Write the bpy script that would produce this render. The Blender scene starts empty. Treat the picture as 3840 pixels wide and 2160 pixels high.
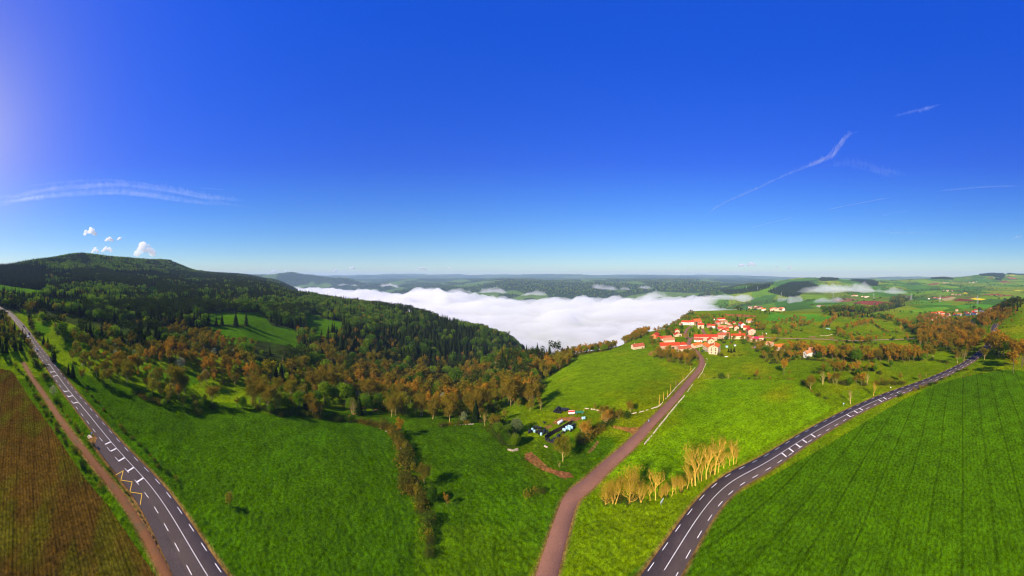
import bpy, bmesh, math, random
import numpy as np
from mathutils import Vector, Matrix

random.seed(7)
RNG = np.random.default_rng(7)
scene = bpy.context.scene
COL = scene.collection

# ------------------------------------------------------------------ camera
HC = 80.0                       # height of the drone above the near fields
FPX = 3840 / math.radians(240)  # photograph pixels per radian (240 degree cylinder panorama)
V0 = 1039.0                     # row of the level line in the photograph
cam_data = bpy.data.cameras.new('camera')
cam = bpy.data.objects.new('camera', cam_data)
COL.objects.link(cam)
cam.location = (0, 0, HC)
cam.rotation_euler = (math.radians(90), 0, 0)
cam_data.type = 'PANO'
cam_data.panorama_type = 'CENTRAL_CYLINDRICAL'
cam_data.central_cylindrical_range_u_min = math.radians(-120)
cam_data.central_cylindrical_range_u_max = math.radians(120)
cam_data.central_cylindrical_range_v_min = -(2160 - V0) / FPX
cam_data.central_cylindrical_range_v_max = V0 / FPX
cam_data.central_cylindrical_radius = 1.0
cam_data.clip_start = 0.5
cam_data.clip_end = 90000
scene.camera = cam

# ------------------------------------------------------------------ light
SUN_AZ = math.radians(-131)     # clockwise from +Y
SUN_EL = math.radians(31)
world = bpy.data.worlds.new('World')
scene.world = world
world.use_nodes = True
wn, wl = world.node_tree.nodes, world.node_tree.links
wn.clear()
w_out = wn.new('ShaderNodeOutputWorld')
w_bg = wn.new('ShaderNodeBackground')
w_sky = wn.new('ShaderNodeTexSky')
w_hs = wn.new('ShaderNodeHueSaturation')
w_sky.sky_type = 'NISHITA'
w_sky.sun_disc = False
w_sky.sun_elevation = SUN_EL
w_sky.sun_rotation = SUN_AZ
w_sky.altitude = 900
w_sky.air_density = 1.0
w_sky.dust_density = 0.34
w_sky.ozone_density = 2.2
w_hs.inputs['Saturation'].default_value = 1.42
w_hs.inputs['Value'].default_value = 1.62
w_bg.inputs['Strength'].default_value = 0.125
# an even, deep blue: the sky's own brightness range is compressed towards the horizon glow
w_bw = wn.new('ShaderNodeRGBToBW'); w_pw = wn.new('ShaderNodeMath'); w_pw.operation = 'POWER'; w_pw.inputs[1].default_value = -0.6
w_sc = wn.new('ShaderNodeVectorMath'); w_sc.operation = 'SCALE'
wl.new(w_sky.outputs[0], w_bw.inputs[0]); wl.new(w_bw.outputs[0], w_pw.inputs[0])
wl.new(w_sky.outputs[0], w_sc.inputs[0]); wl.new(w_pw.outputs[0], w_sc.inputs['Scale'])
wl.new(w_sc.outputs[0], w_hs.inputs['Color'])
# purer blue overhead, cyan towards the horizon all the way round
w_tc = wn.new('ShaderNodeTexCoord'); w_sp = wn.new('ShaderNodeSeparateXYZ'); w_mr = wn.new('ShaderNodeMapRange')
w_mr.inputs['From Min'].default_value = 0.0; w_mr.inputs['From Max'].default_value = 0.42
w_mr.inputs['To Min'].default_value = 0.497; w_mr.inputs['To Max'].default_value = 0.533
wl.new(w_tc.outputs['Generated'], w_sp.inputs[0]); wl.new(w_sp.outputs['Z'], w_mr.inputs['Value']); wl.new(w_mr.outputs[0], w_hs.inputs['Hue'])
wl.new(w_hs.outputs[0], w_bg.inputs['Color'])
wl.new(w_bg.outputs[0], w_out.inputs['Surface'])

sun_data = bpy.data.lights.new('sun', 'SUN')
sun_data.energy = 5.0
sun_data.angle = math.radians(0.5)
sun_data.color = (1.0, 0.85, 0.60)
sun = bpy.data.objects.new('sun', sun_data)
COL.objects.link(sun)
sdir = Vector((math.sin(SUN_AZ) * math.cos(SUN_EL), math.cos(SUN_AZ) * math.cos(SUN_EL), math.sin(SUN_EL)))
sun.rotation_euler = sdir.to_track_quat('Z', 'Y').to_euler()
sun.location = (0, 0, 300)

scene.view_settings.view_transform = 'Standard'
scene.view_settings.look = 'None'
scene.view_settings.gamma = 1.0
scene.view_settings.use_curve_mapping = False
scene.view_settings.exposure = 0.78
cy = scene.cycles
cy.use_denoising = True
cy.denoising_prefilter = 'ACCURATE'
cy.denoising_input_passes = 'RGB_ALBEDO_NORMAL'
cy.filter_width = 1.1
cy.max_bounces = 16
cy.diffuse_bounces = 3
cy.transmission_bounces = 4
cy.volume_bounces = 14
cy.transparent_max_bounces = 16
cy.volume_step_rate = 4
cy.sample_clamp_indirect = 6

# ------------------------------------------------------------------ numeric helpers
def _h(ix, iy, seed):
    n = (ix.astype(np.int64) * 374761393 + iy.astype(np.int64) * 668265263 + seed * 974634777) & 0x7fffffff
    n = ((n ^ (n >> 13)) * 1274126177) & 0x7fffffff
    n = n ^ (n >> 16)
    return (n & 0xffff) / 65535.0

def vnoise(x, y, seed=0):
    x = np.asarray(x, float); y = np.asarray(y, float)
    ix = np.floor(x); iy = np.floor(y)
    fx = x - ix; fy = y - iy
    fx = fx * fx * (3 - 2 * fx); fy = fy * fy * (3 - 2 * fy)
    a = _h(ix, iy, seed); b = _h(ix + 1, iy, seed); c = _h(ix, iy + 1, seed); d = _h(ix + 1, iy + 1, seed)
    return (a + (b - a) * fx) * (1 - fy) + (c + (d - c) * fx) * fy

def fbm(x, y, octv=4, seed=0):
    s = 0; amp = 0.5; tot = 0; x = np.asarray(x, float); y = np.asarray(y, float)
    for k in range(octv):
        s = s + amp * (vnoise(x, y, seed + k) * 2 - 1); tot += amp
        x = x * 2.03 + 17.1; y = y * 2.03 + 5.7; amp *= 0.5
    return s / tot

def in_poly(px, py, poly):
    px = np.asarray(px, float); py = np.asarray(py, float)
    ins = np.zeros(px.shape, bool)
    n = len(poly)
    for i in range(n):
        x0, y0 = poly[i]; x1, y1 = poly[(i + 1) % n]
        if y0 == y1: continue
        c = ((y0 > py) != (y1 > py)) & (px < (x1 - x0) * (py - y0) / (y1 - y0) + x0)
        ins ^= c
    return ins

# photograph crops that positions were read from: (x0, y0, source pixels per crop pixel)
CROPS = {'S': (0, 0, 1), 'z2': (0, 1050, .5865), 'z3': (960, 1000, .621), 'z4': (1920, 1000, .621), 'z5': (2880, 1000, .621),
         'z6': (2400, 1150, .2135), 'A1': (1920, 1480, .276), 'A2': (2230, 1560, .2277), 'A3': (0, 1080, .2346), 'A4': (2350, 1300, .2071),
         'A5': (2640, 1180, .207), 'A6': (3000, 1150, .2415), 'A7': (3440, 1100, .2415), 'A8': (2700, 1000, .4425),
         'B1': (640, 1100, .276), 'B2': (1150, 1080, .29), 'B3': (1750, 1000, .276), 'B4': (250, 1500, .2692), 'B5': (0, 900, .2717),
         'B6': (1400, 1450, .3036), 'B7': (600, 980, .4658), 'B8': (2600, 300, .5175)}
def Z(c, *pts):
    x0, y0, s = CROPS[c]
    return [(x0 + x * s, y0 + y * s) for x, y in pts]

# ------------------------------------------------------------------ terrain shape
COLS = {
 -480: [(30,2),(90,4),(200,15),(400,30),(700,60),(1100,130),(1600,150),(3000,120),(6000,100),(16000,200)],
 0: [(30,2),(85,4),(150,8),(205,16),(384,28),(583,45),(800,57),(1000,90),(1180,128),(1600,90),(3000,60),(6000,80),(16000,150)],
 150: [(30,2),(85,4),(150,7),(210,14),(330,22),(420,28),(560,44),(700,52),(850,70),(1000,105),(1300,160),(1700,120),(3000,60),(6000,80),(16000,150)],
 300: [(30,1),(83,3),(103,5),(145,7),(235,13),(340,20),(430,28),(560,43),(800,70),(1150,129),(1400,203),(1900,140),(3000,50),(6000,80),(16000,150)],
 450: [(30,0),(85,2),(150,5),(240,10),(350,17),(450,25),(600,40),(900,70),(1250,140),(1550,195),(2100,120),(3000,30),(6000,80),(16000,150)],
 600: [(30,0),(85,1),(152,3.5),(255,7),(370,15),(480,22),(650,37),(950,69),(1450,142),(1720,192),(2300,80),(3000,-50),(4500,50),(6000,80),(16000,150)],
 750: [(30,0),(85,0),(155,0),(270,3),(375,13),(490,20),(680,34),(1100,60),(1500,90),(1900,115),(2500,0),(3200,-60),(4500,40),(16000,150)],
 900: [(30,0),(86,0),(130,.4),(185,-3),(285,-1),(385,12),(500,19),(720,32),(1200,54),(1700,75),(2050,92),(2700,-60),(3500,-150),(4500,-60),(5500,90),(16000,180)],
 1010: [(30,0),(86,0),(135,0),(200,-6),(300,-8),(400,4),(520,12),(760,28),(1150,40),(1700,30),(2250,52),(2900,-120),(3600,-200),(5200,-130),(5900,125),(7000,90),(16000,185)],
 1098: [(30,0),(86,0),(138,-1),(210,-9),(310,-13),(410,-2),(540,6),(850,16),(1150,0),(1700,-30),(2400,-35),(2800,-150),(3600,-200),(5200,-120),(6000,172),(7000,120),(16000,185)],
 1160: [(30,0),(86,0),(140,-2),(215,-11),(310,-16),(410,-7),(540,2),(900,11),(1300,-120),(2000,-180),(3600,-200),(5200,-110),(5900,122),(6700,-40),(8600,0),(16000,220)],
 1300: [(30,0),(86,0),(112,-.8),(138,-4),(180,-10),(255,-20),(310,-22),(400,-12),(500,-8),(800,-2),(1150,-170),(2000,-200),(3600,-200),(4800,-110),(5600,66),(6400,-110),(8600,-5),(11000,60),(16000,237)],
 1400: [(30,0),(86,0),(125,-3),(160,-8),(210,-19),(275,-30),(330,-32),(405,-25),(490,-19),(750,-8),(1050,-170),(2000,-200),(3400,-200),(4300,-140),(5000,-38),(5700,-150),(7000,-70),(9000,10),(16000,245)],
 1500: [(30,0),(86,0),(140,-5.7),(190,-15.5),(235,-25),(300,-38),(355,-40),(410,-37),(480,-30),(580,-22),(700,-15),(950,-170),(2000,-200),(3000,-200),(3600,-118),(4300,-150),(5600,-60),(6600,-5),(9000,31),(16000,255)],
 1700: [(30,0),(86,0),(143,-7.5),(205,-23),(265,-39),(340,-54),(410,-59),(480,-57),(560,-49),(650,-45),(880,-180),(2000,-200),(2500,-190),(3000,-130),(4000,-99),(5000,-45),(7000,11),(10000,47),(16000,245)],
 1800: [(30,0),(86,0),(143,-7.5),(205,-20),(265,-34),(340,-48),(430,-78),(520,-70),(640,-58),(850,-190),(2000,-200),(2500,-190),(3000,-120),(3800,-85),(5000,-25),(7000,11),(10000,47),(16000,225)],
 1900: [(30,0),(86,0),(143,-7.5),(190,-15.5),(235,-25),(285,-32),(330,-31),(430,-105),(530,-97),(640,-84),(800,-190),(2000,-200),(2500,-190),(2900,-120),(3500,-76),(5000,-13),(8000,19),(16000,245)],
 1965: [(30,0),(86,0),(143,-7.5),(190,-15),(235,-23),(285,-30),(330,-30),(440,-125),(560,-127),(650,-120),(780,-200),(2000,-200),(2500,-190),(2900,-120),(3500,-76),(5000,-13),(8000,19),(16000,250)],
 2030: [(30,0),(86,0),(143,-7),(190,-14),(285,-28),(325,-29),(420,-120),(600,-185),(2000,-200),(2500,-190),(2900,-120),(3500,-76),(5000,-5),(8000,19),(16000,240)],
 2200: [(30,0),(86,0),(130,-4),(175,-8),(235,-12.5),(310,-17),(335,-22),(430,-100),(600,-190),(2000,-200),(2500,-180),(2900,-110),(3500,-69),(4800,2),(8000,19),(16000,262)],
 2400: [(30,0),(86,0),(165,-3),(225,-8.6),(330,-14),(450,-24),(560,-90),(750,-190),(2000,-200),(2500,-170),(2900,-110),(3500,-69),(4800,-4),(8000,19),(16000,237)],
 2600: [(30,0),(86,0),(166,-3.5),(225,-8.6),(313,-12.5),(410,-14),(540,-15),(700,-18),(850,-60),(1100,-180),(2000,-190),(2600,-140),(3200,-70),(4500,-4),(8000,10),(16000,202)],
 2800: [(30,0),(86,0),(166,-2),(225,-7),(313,-12),(410,-14),(540,-15),(720,-18),(950,-80),(1300,-130),(1800,-110),(2300,-12),(2700,2),(3300,-30),(5000,-60),(9000,10),(15500,215)],
 2900: [(30,0),(86,0),(166,-1.5),(225,-6),(330,-12),(440,-16),(560,-18),(720,-18),(900,-60),(1200,-100),(1700,-90),(2300,-5),(2700,8),(3400,0),(5000,-60),(9000,0),(15500,165)],
 3000: [(30,0),(86,0),(166,-1),(225,-5),(330,-12),(450,-18),(620,-22),(720,-24),(900,-50),(1200,-75),(1600,-75),(2000,-62),(2350,-10),(2600,10),(3000,20),(3400,62),(4500,0),(9000,0),(15500,70)],
 3120: [(30,0),(86,0),(180,-1),(250,-5),(330,-11),(450,-17),(640,-21),(720,-24),(900,-48),(1200,-65),(1600,-70),(2000,-60),(2600,-22),(3300,52),(4500,0),(9000,0),(15500,20)],
 3200: [(30,0),(86,0),(200,-2),(330,-10),(450,-16),(680,-22),(900,-45),(1200,-60),(1700,-55),(2300,-38),(2900,0),(3300,27),(4000,10),(9000,0),(15500,20)],
 3400: [(30,0),(86,0),(200,-2),(330,-8),(450,-18),(700,-35),(1100,-53),(1800,-59),(2600,-36),(3200,-4),(3800,26),(5000,10),(9000,0),(15500,70)],
 3540: [(30,0),(86,0),(200,-1),(330,-6),(450,-15),(710,-33),(1080,-50),(1750,-55),(2600,-36),(3300,-3),(3900,57),(5000,20),(9000,0),(15500,20)],
 3600: [(30,0),(86,0),(200,0),(330,-4),(450,-12),(720,-31),(1050,-47),(1700,-52),(2600,-36),(3600,13),(4400,72),(5200,60),(9000,0),(15500,100)],
 3718: [(30,0),(86,0),(200,2),(330,3),(450,0),(600,-8),(900,-40),(1700,-50),(2600,-36),(3600,21),(4300,120),(4800,178),(6000,100),(15500,100)],
 3840: [(30,0),(86,0),(195,3),(265,4.5),(320,6),(400,10),(560,21),(700,12),(1000,-30),(1700,-50),(2600,-36),(3600,21),(4400,92),(5000,132),(6500,100),(15500,100)],
 4320: [(30,0),(86,0),(200,4),(400,10),(700,20),(1500,0),(3000,0),(6000,100),(15500,150)],
}
def pchip(x, y, xi):
    x = np.asarray(x, float); y = np.asarray(y, float)
    h = np.diff(x); d = np.diff(y, axis=0) / (h if y.ndim == 1 else h[:, None])
    m = np.zeros_like(y)
    hh = h if y.ndim == 1 else h[:, None]
    w1 = 2 * hh[1:] + hh[:-1]; w2 = hh[1:] + 2 * hh[:-1]
    with np.errstate(divide='ignore', invalid='ignore'):
        hm = (w1 + w2) / (w1 / d[:-1] + w2 / d[1:])
    m[1:-1] = np.where(d[:-1] * d[1:] > 0, hm, 0)
    m[0] = d[0]; m[-1] = d[-1]
    k = np.clip(np.searchsorted(x, xi) - 1, 0, len(x) - 2)
    t = (xi - x[k]) / h[k]
    hk = h[k]
    if y.ndim > 1: t = t[:, None]; hk = hk[:, None]
    return ((2*t**3-3*t**2+1)*y[k] + (t**3-2*t**2+t)*hk*m[k] + (-2*t**3+3*t**2)*y[k+1] + (t**3-t**2)*hk*m[k+1])

LR0, LR1, NLR = math.log(30), math.log(15500), 520
_lr = np.linspace(LR0, LR1, NLR)
_us = sorted(COLS)
_cz = []
for _u in _us:
    _p = COLS[_u]
    _cz.append(pchip([math.log(a) for a, b in _p], [b for a, b in _p], np.minimum(_lr, math.log(_p[-1][0]))))
_us2 = _us + [5280]
_cz.append(_cz[0])
_ugrid = np.arange(-480, 5281, 8.0)
ZG = pchip(np.array(_us2, float), np.array(_cz), _ugrid)      # [u, logr]

def zbase(x, y):
    x = np.asarray(x, float); y = np.asarray(y, float)
    r = np.hypot(x, y)
    u = np.degrees(np.arctan2(x, y)) * 16 + 1920
    u = np.where(u < -480, u + 5760, u)
    fu = np.clip((u + 480) / 8.0, 0, len(_ugrid) - 1.001)
    fl = np.clip((np.log(np.maximum(r, 30)) - LR0) / (LR1 - LR0) * (NLR - 1), 0, NLR - 1.001)
    iu = fu.astype(int); il = fl.astype(int); a = fu - iu; b = fl - il
    return (ZG[iu, il] * (1 - a) + ZG[iu + 1, il] * a) * (1 - b) + (ZG[iu, il + 1] * (1 - a) + ZG[iu + 1, il + 1] * a) * b

def zt(x, y):
    x = np.asarray(x, float); y = np.asarray(y, float)
    r = np.hypot(x, y)
    z = zbase(x, y)
    z = z + 0.5 * np.clip((r - 90) / 300, 0, 1) * fbm(x / 45, y / 45, 3, 3)
    z = z + 22 * np.clip((r - 500) / 3500, 0, 1) * fbm(x / 420, y / 420, 4, 5)
    z = z + 62 * np.clip((r - 2700) / 2300, 0, 1) * fbm(x / 950 + 3, y / 950, 4, 9) * np.clip((9500 - r) / 3000, 0, 1)
    z = z + 115 * np.clip((r - 8500) / 3000, 0, 1) * fbm(x / 2300 + 3, y / 2300, 4, 13)
    return z

def project(x, y, z):
    r = np.hypot(x, y)
    return np.degrees(np.arctan2(x, y)) * 16 + 1920, V0 + (HC - z) * FPX / np.maximum(r, 1e-6)

_rs = np.exp(np.linspace(math.log(35), math.log(15000), 2400))
def hit(u, v):
    """where the view ray through photograph pixel (u, v) meets the ground"""
    a = math.radians((u - 1920) / 16)
    z = zt(_rs * math.sin(a), _rs * math.cos(a))
    zr = HC - _rs * (v - V0) / FPX
    k = np.argmax(z >= zr)
    if not (z >= zr).any(): k = len(_rs) - 1
    r = _rs[k]
    if k > 0:
        d0 = zr[k-1] - z[k-1]; d1 = zr[k] - z[k]
        if d0 != d1: r = _rs[k-1] + (_rs[k] - _rs[k-1]) * d0 / (d0 - d1)
    x, y = r * math.sin(a), r * math.cos(a)
    return Vector((x, y, float(zt(x, y))))
def hits(c, *pts):
    return [hit(u, v) for u, v in Z(c, *pts)]
def px_scale(p):
    return math.hypot(p.x, p.y) / FPX      # metres per photograph pixel at p

# ------------------------------------------------------------------ materials
MATS = {}
def nodes_of(name):
    m = bpy.data.materials.new(name); m.use_nodes = True
    nt = m.node_tree; nt.nodes.clear()
    out = nt.nodes.new('ShaderNodeOutputMaterial')
    MATS[name] = m
    return m, nt, out
def N(nt, t, **kw):
    n = nt.nodes.new(t)
    for k, v in kw.items():
        if k in n.inputs.keys(): n.inputs[k].default_value = v
        else: setattr(n, k, v)
    return n
def L(nt, a, b): nt.links.new(a, b)
def noise_node(nt, scale, detail=3, rough=.55, coord='Object'):
    tc = N(nt, 'ShaderNodeTexCoord')
    n = N(nt, 'ShaderNodeTexNoise', Scale=scale, Detail=detail, Roughness=rough)
    L(nt, tc.outputs[coord], n.inputs['Vector'])
    return n
def ramp(nt, fac, stops):
    r = N(nt, 'ShaderNodeValToRGB')
    el = r.color_ramp.elements
    while len(el) < len(stops): el.new(0.5)
    for e, (p, c) in zip(el, stops):
        e.position = p; e.color = (*c, 1)
    L(nt, fac, r.inputs['Fac'])
    return r

def simple(name, col, rough=.9, var=.25, scale=1.2, spec=.2, metal=0, bump=0, bscale=6):
    """a plain painted, stone or metal surface with mottling and fine relief"""
    m, nt, out = nodes_of(name)
    b = N(nt, 'ShaderNodeBsdfPrincipled', Roughness=rough, Metallic=metal)
    b.inputs['Specular IOR Level'].default_value = spec
    n = noise_node(nt, scale, 5)
    oi = N(nt, 'ShaderNodeObjectInfo')
    ad = N(nt, 'ShaderNodeMath', operation='MULTIPLY_ADD'); ad.inputs[1].default_value = .25; L(nt, oi.outputs['Random'], ad.inputs[0]); L(nt, n.outputs['Fac'], ad.inputs[2])
    lo = tuple(c * (1 - var) for c in col); hi = tuple(min(1, c * (1 + var)) for c in col)
    r = ramp(nt, ad.outputs[0], [(.3, lo), (.85, hi)])
    L(nt, r.outputs[0], b.inputs['Base Color'])
    if bump:
        n2 = noise_node(nt, bscale, 4)
        bm = N(nt, 'ShaderNodeBump', Strength=bump, Distance=.1)
        L(nt, n2.outputs['Fac'], bm.inputs['Height']); L(nt, bm.outputs[0], b.inputs['Normal'])
    L(nt, b.outputs[0], out.inputs['Surface'])
    return m

def leafmat(name, cols, trans=.35, scale=.35):
    """leaves: the hue drifts from tree to tree and from bough to bough; light passes through"""
    m, nt, out = nodes_of(name)
    oi = N(nt, 'ShaderNodeObjectInfo')
    n = noise_node(nt, scale, 3)
    ad = N(nt, 'ShaderNodeMath', operation='MULTIPLY_ADD'); ad.inputs[1].default_value = .75
    L(nt, oi.outputs['Random'], ad.inputs[0])
    sc = N(nt, 'ShaderNodeMath', operation='MULTIPLY_ADD'); sc.inputs[1].default_value = .9; sc.inputs[2].default_value = -.32
    L(nt, n.outputs['Fac'], sc.inputs[0]); L(nt, sc.outputs[0], ad.inputs[2])
    k = len(cols)
    r = ramp(nt, ad.outputs[0], [(.04 + .92 * i / (k - 1), c) for i, c in enumerate(cols)])
    d = N(nt, 'ShaderNodeBsdfDiffuse'); t = N(nt, 'ShaderNodeBsdfTranslucent'); mx = N(nt, 'ShaderNodeMixShader', Fac=trans)
    L(nt, r.outputs[0], d.inputs['Color']); L(nt, r.outputs[0], t.inputs['Color'])
    L(nt, d.outputs[0], mx.inputs[1]); L(nt, t.outputs[0], mx.inputs[2]); L(nt, mx.outputs[0], out.inputs['Surface'])
    return m

leafmat('needles_pine', [(.020,.036,.004), (.034,.056,.006), (.050,.070,.008)], .15)
leafmat('needles', [(.007,.015,.003), (.014,.026,.004), (.028,.040,.005), (.011,.021,.005)], .10)
leafmat('leaf_green', [(.040,.105,.003), (.080,.18,.004), (.145,.265,.006), (.24,.34,.008)], .48)
leafmat('leaf_brown', [(.13,.125,.010), (.20,.155,.012), (.24,.160,.012), (.24,.19,.010), (.17,.18,.008)], .35)
leafmat('leaf_russet', [(.27,.155,.012), (.38,.20,.014), (.46,.23,.016), (.34,.23,.012)], .35)
leafmat('leaf_yellow', [(.20,.20,.010), (.30,.25,.012), (.24,.27,.012)], .4)
leafmat('leaf_bush', [(.030,.062,.006), (.055,.10,.008), (.10,.105,.010), (.13,.12,.012)], .3)
leafmat('leaf_gold', [(.34,.24,.008), (.42,.29,.010), (.24,.23,.008)], .3)
leafmat('blossom', [(.30,.34,.12), (.46,.44,.24), (.22,.30,.06)], .35)
leafmat('leaf_sage', [(.12,.17,.05), (.18,.22,.08), (.15,.20,.06)], .35)
simple('bark', (.17,.115,.065), .95, .35, 2.0)
simple('bark_gold', (.58,.36,.055), .95, .35, 2.5)
simple('bark_pale', (.48,.34,.13), .95, .3, 2.5)
simple('bark_dark', (.05,.035,.022), .95, .35, 2.0)
simple('paint_white', (.80,.78,.72), .7, .18, 1.5)
simple('paint_yellow', (.78,.50,.04), .7, .15, 1.5)
simple('wall_stone', (.46,.29,.21), .95, .35, 1.6, bump=.5)
simple('wall_cream', (.55,.42,.29), .95, .22, 1.0, bump=.3)
simple('wall_white', (.66,.62,.57), .9, .10, .6)
simple('wall_pink', (.60,.40,.30), .95, .25, 1.2, bump=.3)
simple('wall_orange', (.55,.20,.08), .95, .2, 1.2)
simple('roof_red', (.44,.045,.012), .9, .3, .9, bump=.5, bscale=4)
simple('roof_orange', (.58,.125,.018), .9, .28, .9, bump=.5, bscale=4)
simple('roof_rust', (.36,.085,.040), .9, .35, .9, bump=.5, bscale=4)
simple('roof_tan', (.42,.19,.085), .9, .3, .9, bump=.5, bscale=4)
simple('roof_magenta', (.62,.02,.09), .5, .15, .5, spec=.5)
simple('glass_dark', (.03,.035,.045), .15, .1, 1, spec=.8)
simple('wood_dark', (.05,.035,.028), .9, .4, 1.5)
simple('wood_brown', (.24,.12,.055), .9, .35, 1.5)
simple('shutter', (.30,.14,.07), .8, .2, 1.5)
simple('stone_pale', (.47,.37,.26), .95, .4, 1.2, bump=.6)
simple('plastic_black', (.012,.012,.014), .35, .2, 1, spec=.6)
simple('plastic_blue', (.42,.68,.76), .35, .15, 1, spec=.5)
simple('metal_grey', (.42,.43,.44), .5, .15, 1.5, metal=.4)
simple('tank_white', (.72,.72,.70), .5, .15, 1.2, spec=.4)
simple('paint_red', (.62,.055,.02), .5, .2, 1.2, spec=.5)
simple('paint_green', (.03,.22,.08), .5, .2, 1.2, spec=.5)
simple('paint_blue', (.05,.16,.42), .4, .15, 1.2, spec=.5)
simple('car_white', (.72,.73,.75), .25, .05, 1, spec=.6)
simple('car_dark', (.03,.035,.05), .25, .05, 1, spec=.6)
simple('car_silver', (.45,.47,.50), .25, .05, 1, spec=.6, metal=.4)
simple('rubber', (.02,.02,.02), .9, .2, 2)
simple('lamp_glass', (.75,.75,.70), .15, .05, 1, spec=.8)
simple('tail_red', (.45,.02,.01), .3, .1, 1, spec=.6)
simple('skin', (.45,.25,.16), .7, .1, 2)
simple('cloth_blue', (.35,.55,.75), .9, .15, 2)
simple('cloth_red', (.45,.05,.04), .9, .15, 2)
simple('cloth_dark', (.03,.03,.04), .9, .15, 2)

def vapour(name, density, col=(.97, .98, 1.0), aniso=.2):
    m, nt, out = nodes_of(name)
    v = N(nt, 'ShaderNodeVolumeScatter', Color=(*col, 1), Density=density, Anisotropy=aniso)
    L(nt, v.outputs[0], out.inputs['Volume'])
    m.cycles.homogeneous_volume = True
    return m

def asphalt(name, base, patch):
    m, nt, out = nodes_of(name)
    b = N(nt, 'ShaderNodeBsdfPrincipled', Roughness=.88)
    b.inputs['Specular IOR Level'].default_value = .25
    n1 = noise_node(nt, .12, 5, .65); n2 = noise_node(nt, 2.5, 4)
    r1 = ramp(nt, n1.outputs['Fac'], [(.32, base), (.55, tuple(c * 1.18 for c in base)), (.70, patch)])
    r2 = ramp(nt, n2.outputs['Fac'], [(.3, (.82,) * 3), (.7, (1.12,) * 3)])
    mx = N(nt, 'ShaderNodeMixRGB', blend_type='MULTIPLY'); mx.inputs[0].default_value = 1
    L(nt, r1.outputs[0], mx.inputs[1]); L(nt, r2.outputs[0], mx.inputs[2]); L(nt, mx.outputs[0], b.inputs['Base Color'])
    bp = N(nt, 'ShaderNodeBump', Strength=.25, Distance=.03); L(nt, n2.outputs['Fac'], bp.inputs['Height']); L(nt, bp.outputs[0], b.inputs['Normal'])
    L(nt, b.outputs[0], out.inputs['Surface'])
    return m
asphalt('asphalt', (.064,.046,.040), (.092,.066,.056))
asphalt('asphalt_red', (.225,.105,.062), (.31,.14,.080))
asphalt('lane_gravel', (.24,.16,.10), (.33,.20,.12))
asphalt('gravel_red', (.17,.068,.020), (.085,.085,.030))

# ------------------------------------------------------------------ object helpers
def mesh_from(name, verts, faces, mats=(), mat_idx=None, smooth=False):
    me = bpy.data.meshes.new(name)
    me.from_pydata([tuple(v) for v in verts], [], [tuple(f) for f in faces])
    for m in mats: me.materials.append(MATS[m])
    if mat_idx is not None: me.polygons.foreach_set('material_index', np.asarray(mat_idx, np.int32))
    if smooth: me.polygons.foreach_set('use_smooth', np.ones(len(me.polygons), bool))
    me.update()
    return me
def mesh_np(name, V, Q, mats=(), midx=None, smooth=False):
    """V n x 3, Q m x k (all faces with k corners)"""
    V = np.asarray(V, np.float32); Q = np.asarray(Q, np.int32)
    me = bpy.data.meshes.new(name)
    k = Q.shape[1]
    me.vertices.add(len(V)); me.vertices.foreach_set('co', V.ravel())
    me.loops.add(Q.size); me.loops.foreach_set('vertex_index', Q.ravel())
    me.polygons.add(len(Q))
    me.polygons.foreach_set('loop_start', np.arange(0, Q.size, k, dtype=np.int32))
    for m in mats: me.materials.append(MATS[m])
    if midx is not None: me.polygons.foreach_set('material_index', np.asarray(midx, np.int32))
    if smooth: me.polygons.foreach_set('use_smooth', np.ones(len(Q), bool))
    me.update(calc_edges=True); me.validate()
    return me
def link(name, me, parent=None, loc=None, rotz=None, label=None, cat=None, group=None, kind=None):
    o = bpy.data.objects.new(name, me); COL.objects.link(o)
    if parent is not None: o.parent = parent
    if loc is not None: o.location = loc
    if rotz is not None: o.rotation_euler = (0, 0, rotz)
    if label: o['label'] = label
    if cat: o['category'] = cat
    if group: o['group'] = group
    if kind: o['kind'] = kind
    return o
def empty(name, loc, rotz=0, **kw):
    o = link(name, None, None, loc, rotz, **kw)
    o.empty_display_size = .5
    return o

class MB:
    """collects boxes, bars and prisms for one mesh"""
    def __init__(s): s.v = []; s.f = []; s.m = []
    def poly(s, pts, faces, mi=0):
        o = len(s.v); s.v += [tuple(p) for p in pts]
        for f in faces: s.f.append([o + i for i in f]); s.m.append(mi)
    def box(s, lo, hi, mi=0):
        x0, y0, z0 = lo; x1, y1, z1 = hi
        s.poly([(x0,y0,z0),(x1,y0,z0),(x1,y1,z0),(x0,y1,z0),(x0,y0,z1),(x1,y0,z1),(x1,y1,z1),(x0,y1,z1)],
               [(0,3,2,1),(4,5,6,7),(0,1,5,4),(1,2,6,5),(2,3,7,6),(3,0,4,7)], mi)
    def tube(s, p, q, r0, r1=None, n=6, mi=0, cap=True):
        p = Vector(p); q = Vector(q); r1 = r0 if r1 is None else r1
        d = (q - p).normalized() if (q - p).length > 1e-6 else Vector((0,0,1))
        a = d.orthogonal().normalized(); b = d.cross(a)
        pts = []
        for c, r in ((p, r0), (q, r1)):
            for i in range(n):
                t = 2 * math.pi * i / n
                pts.append(c + a * (math.cos(t) * r) + b * (math.sin(t) * r))
        fs = [(i, (i+1) % n, n + (i+1) % n, n + i) for i in range(n)]
        if cap: fs += [tuple(reversed(range(n))), tuple(range(n, 2*n))]
        s.poly(pts, fs, mi)
    def build(s, name, mats, smooth=False):
        if isinstance(mats, str): mats = [mats]
        return mesh_from(name, s.v, s.f, mats, s.m, smooth)

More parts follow.
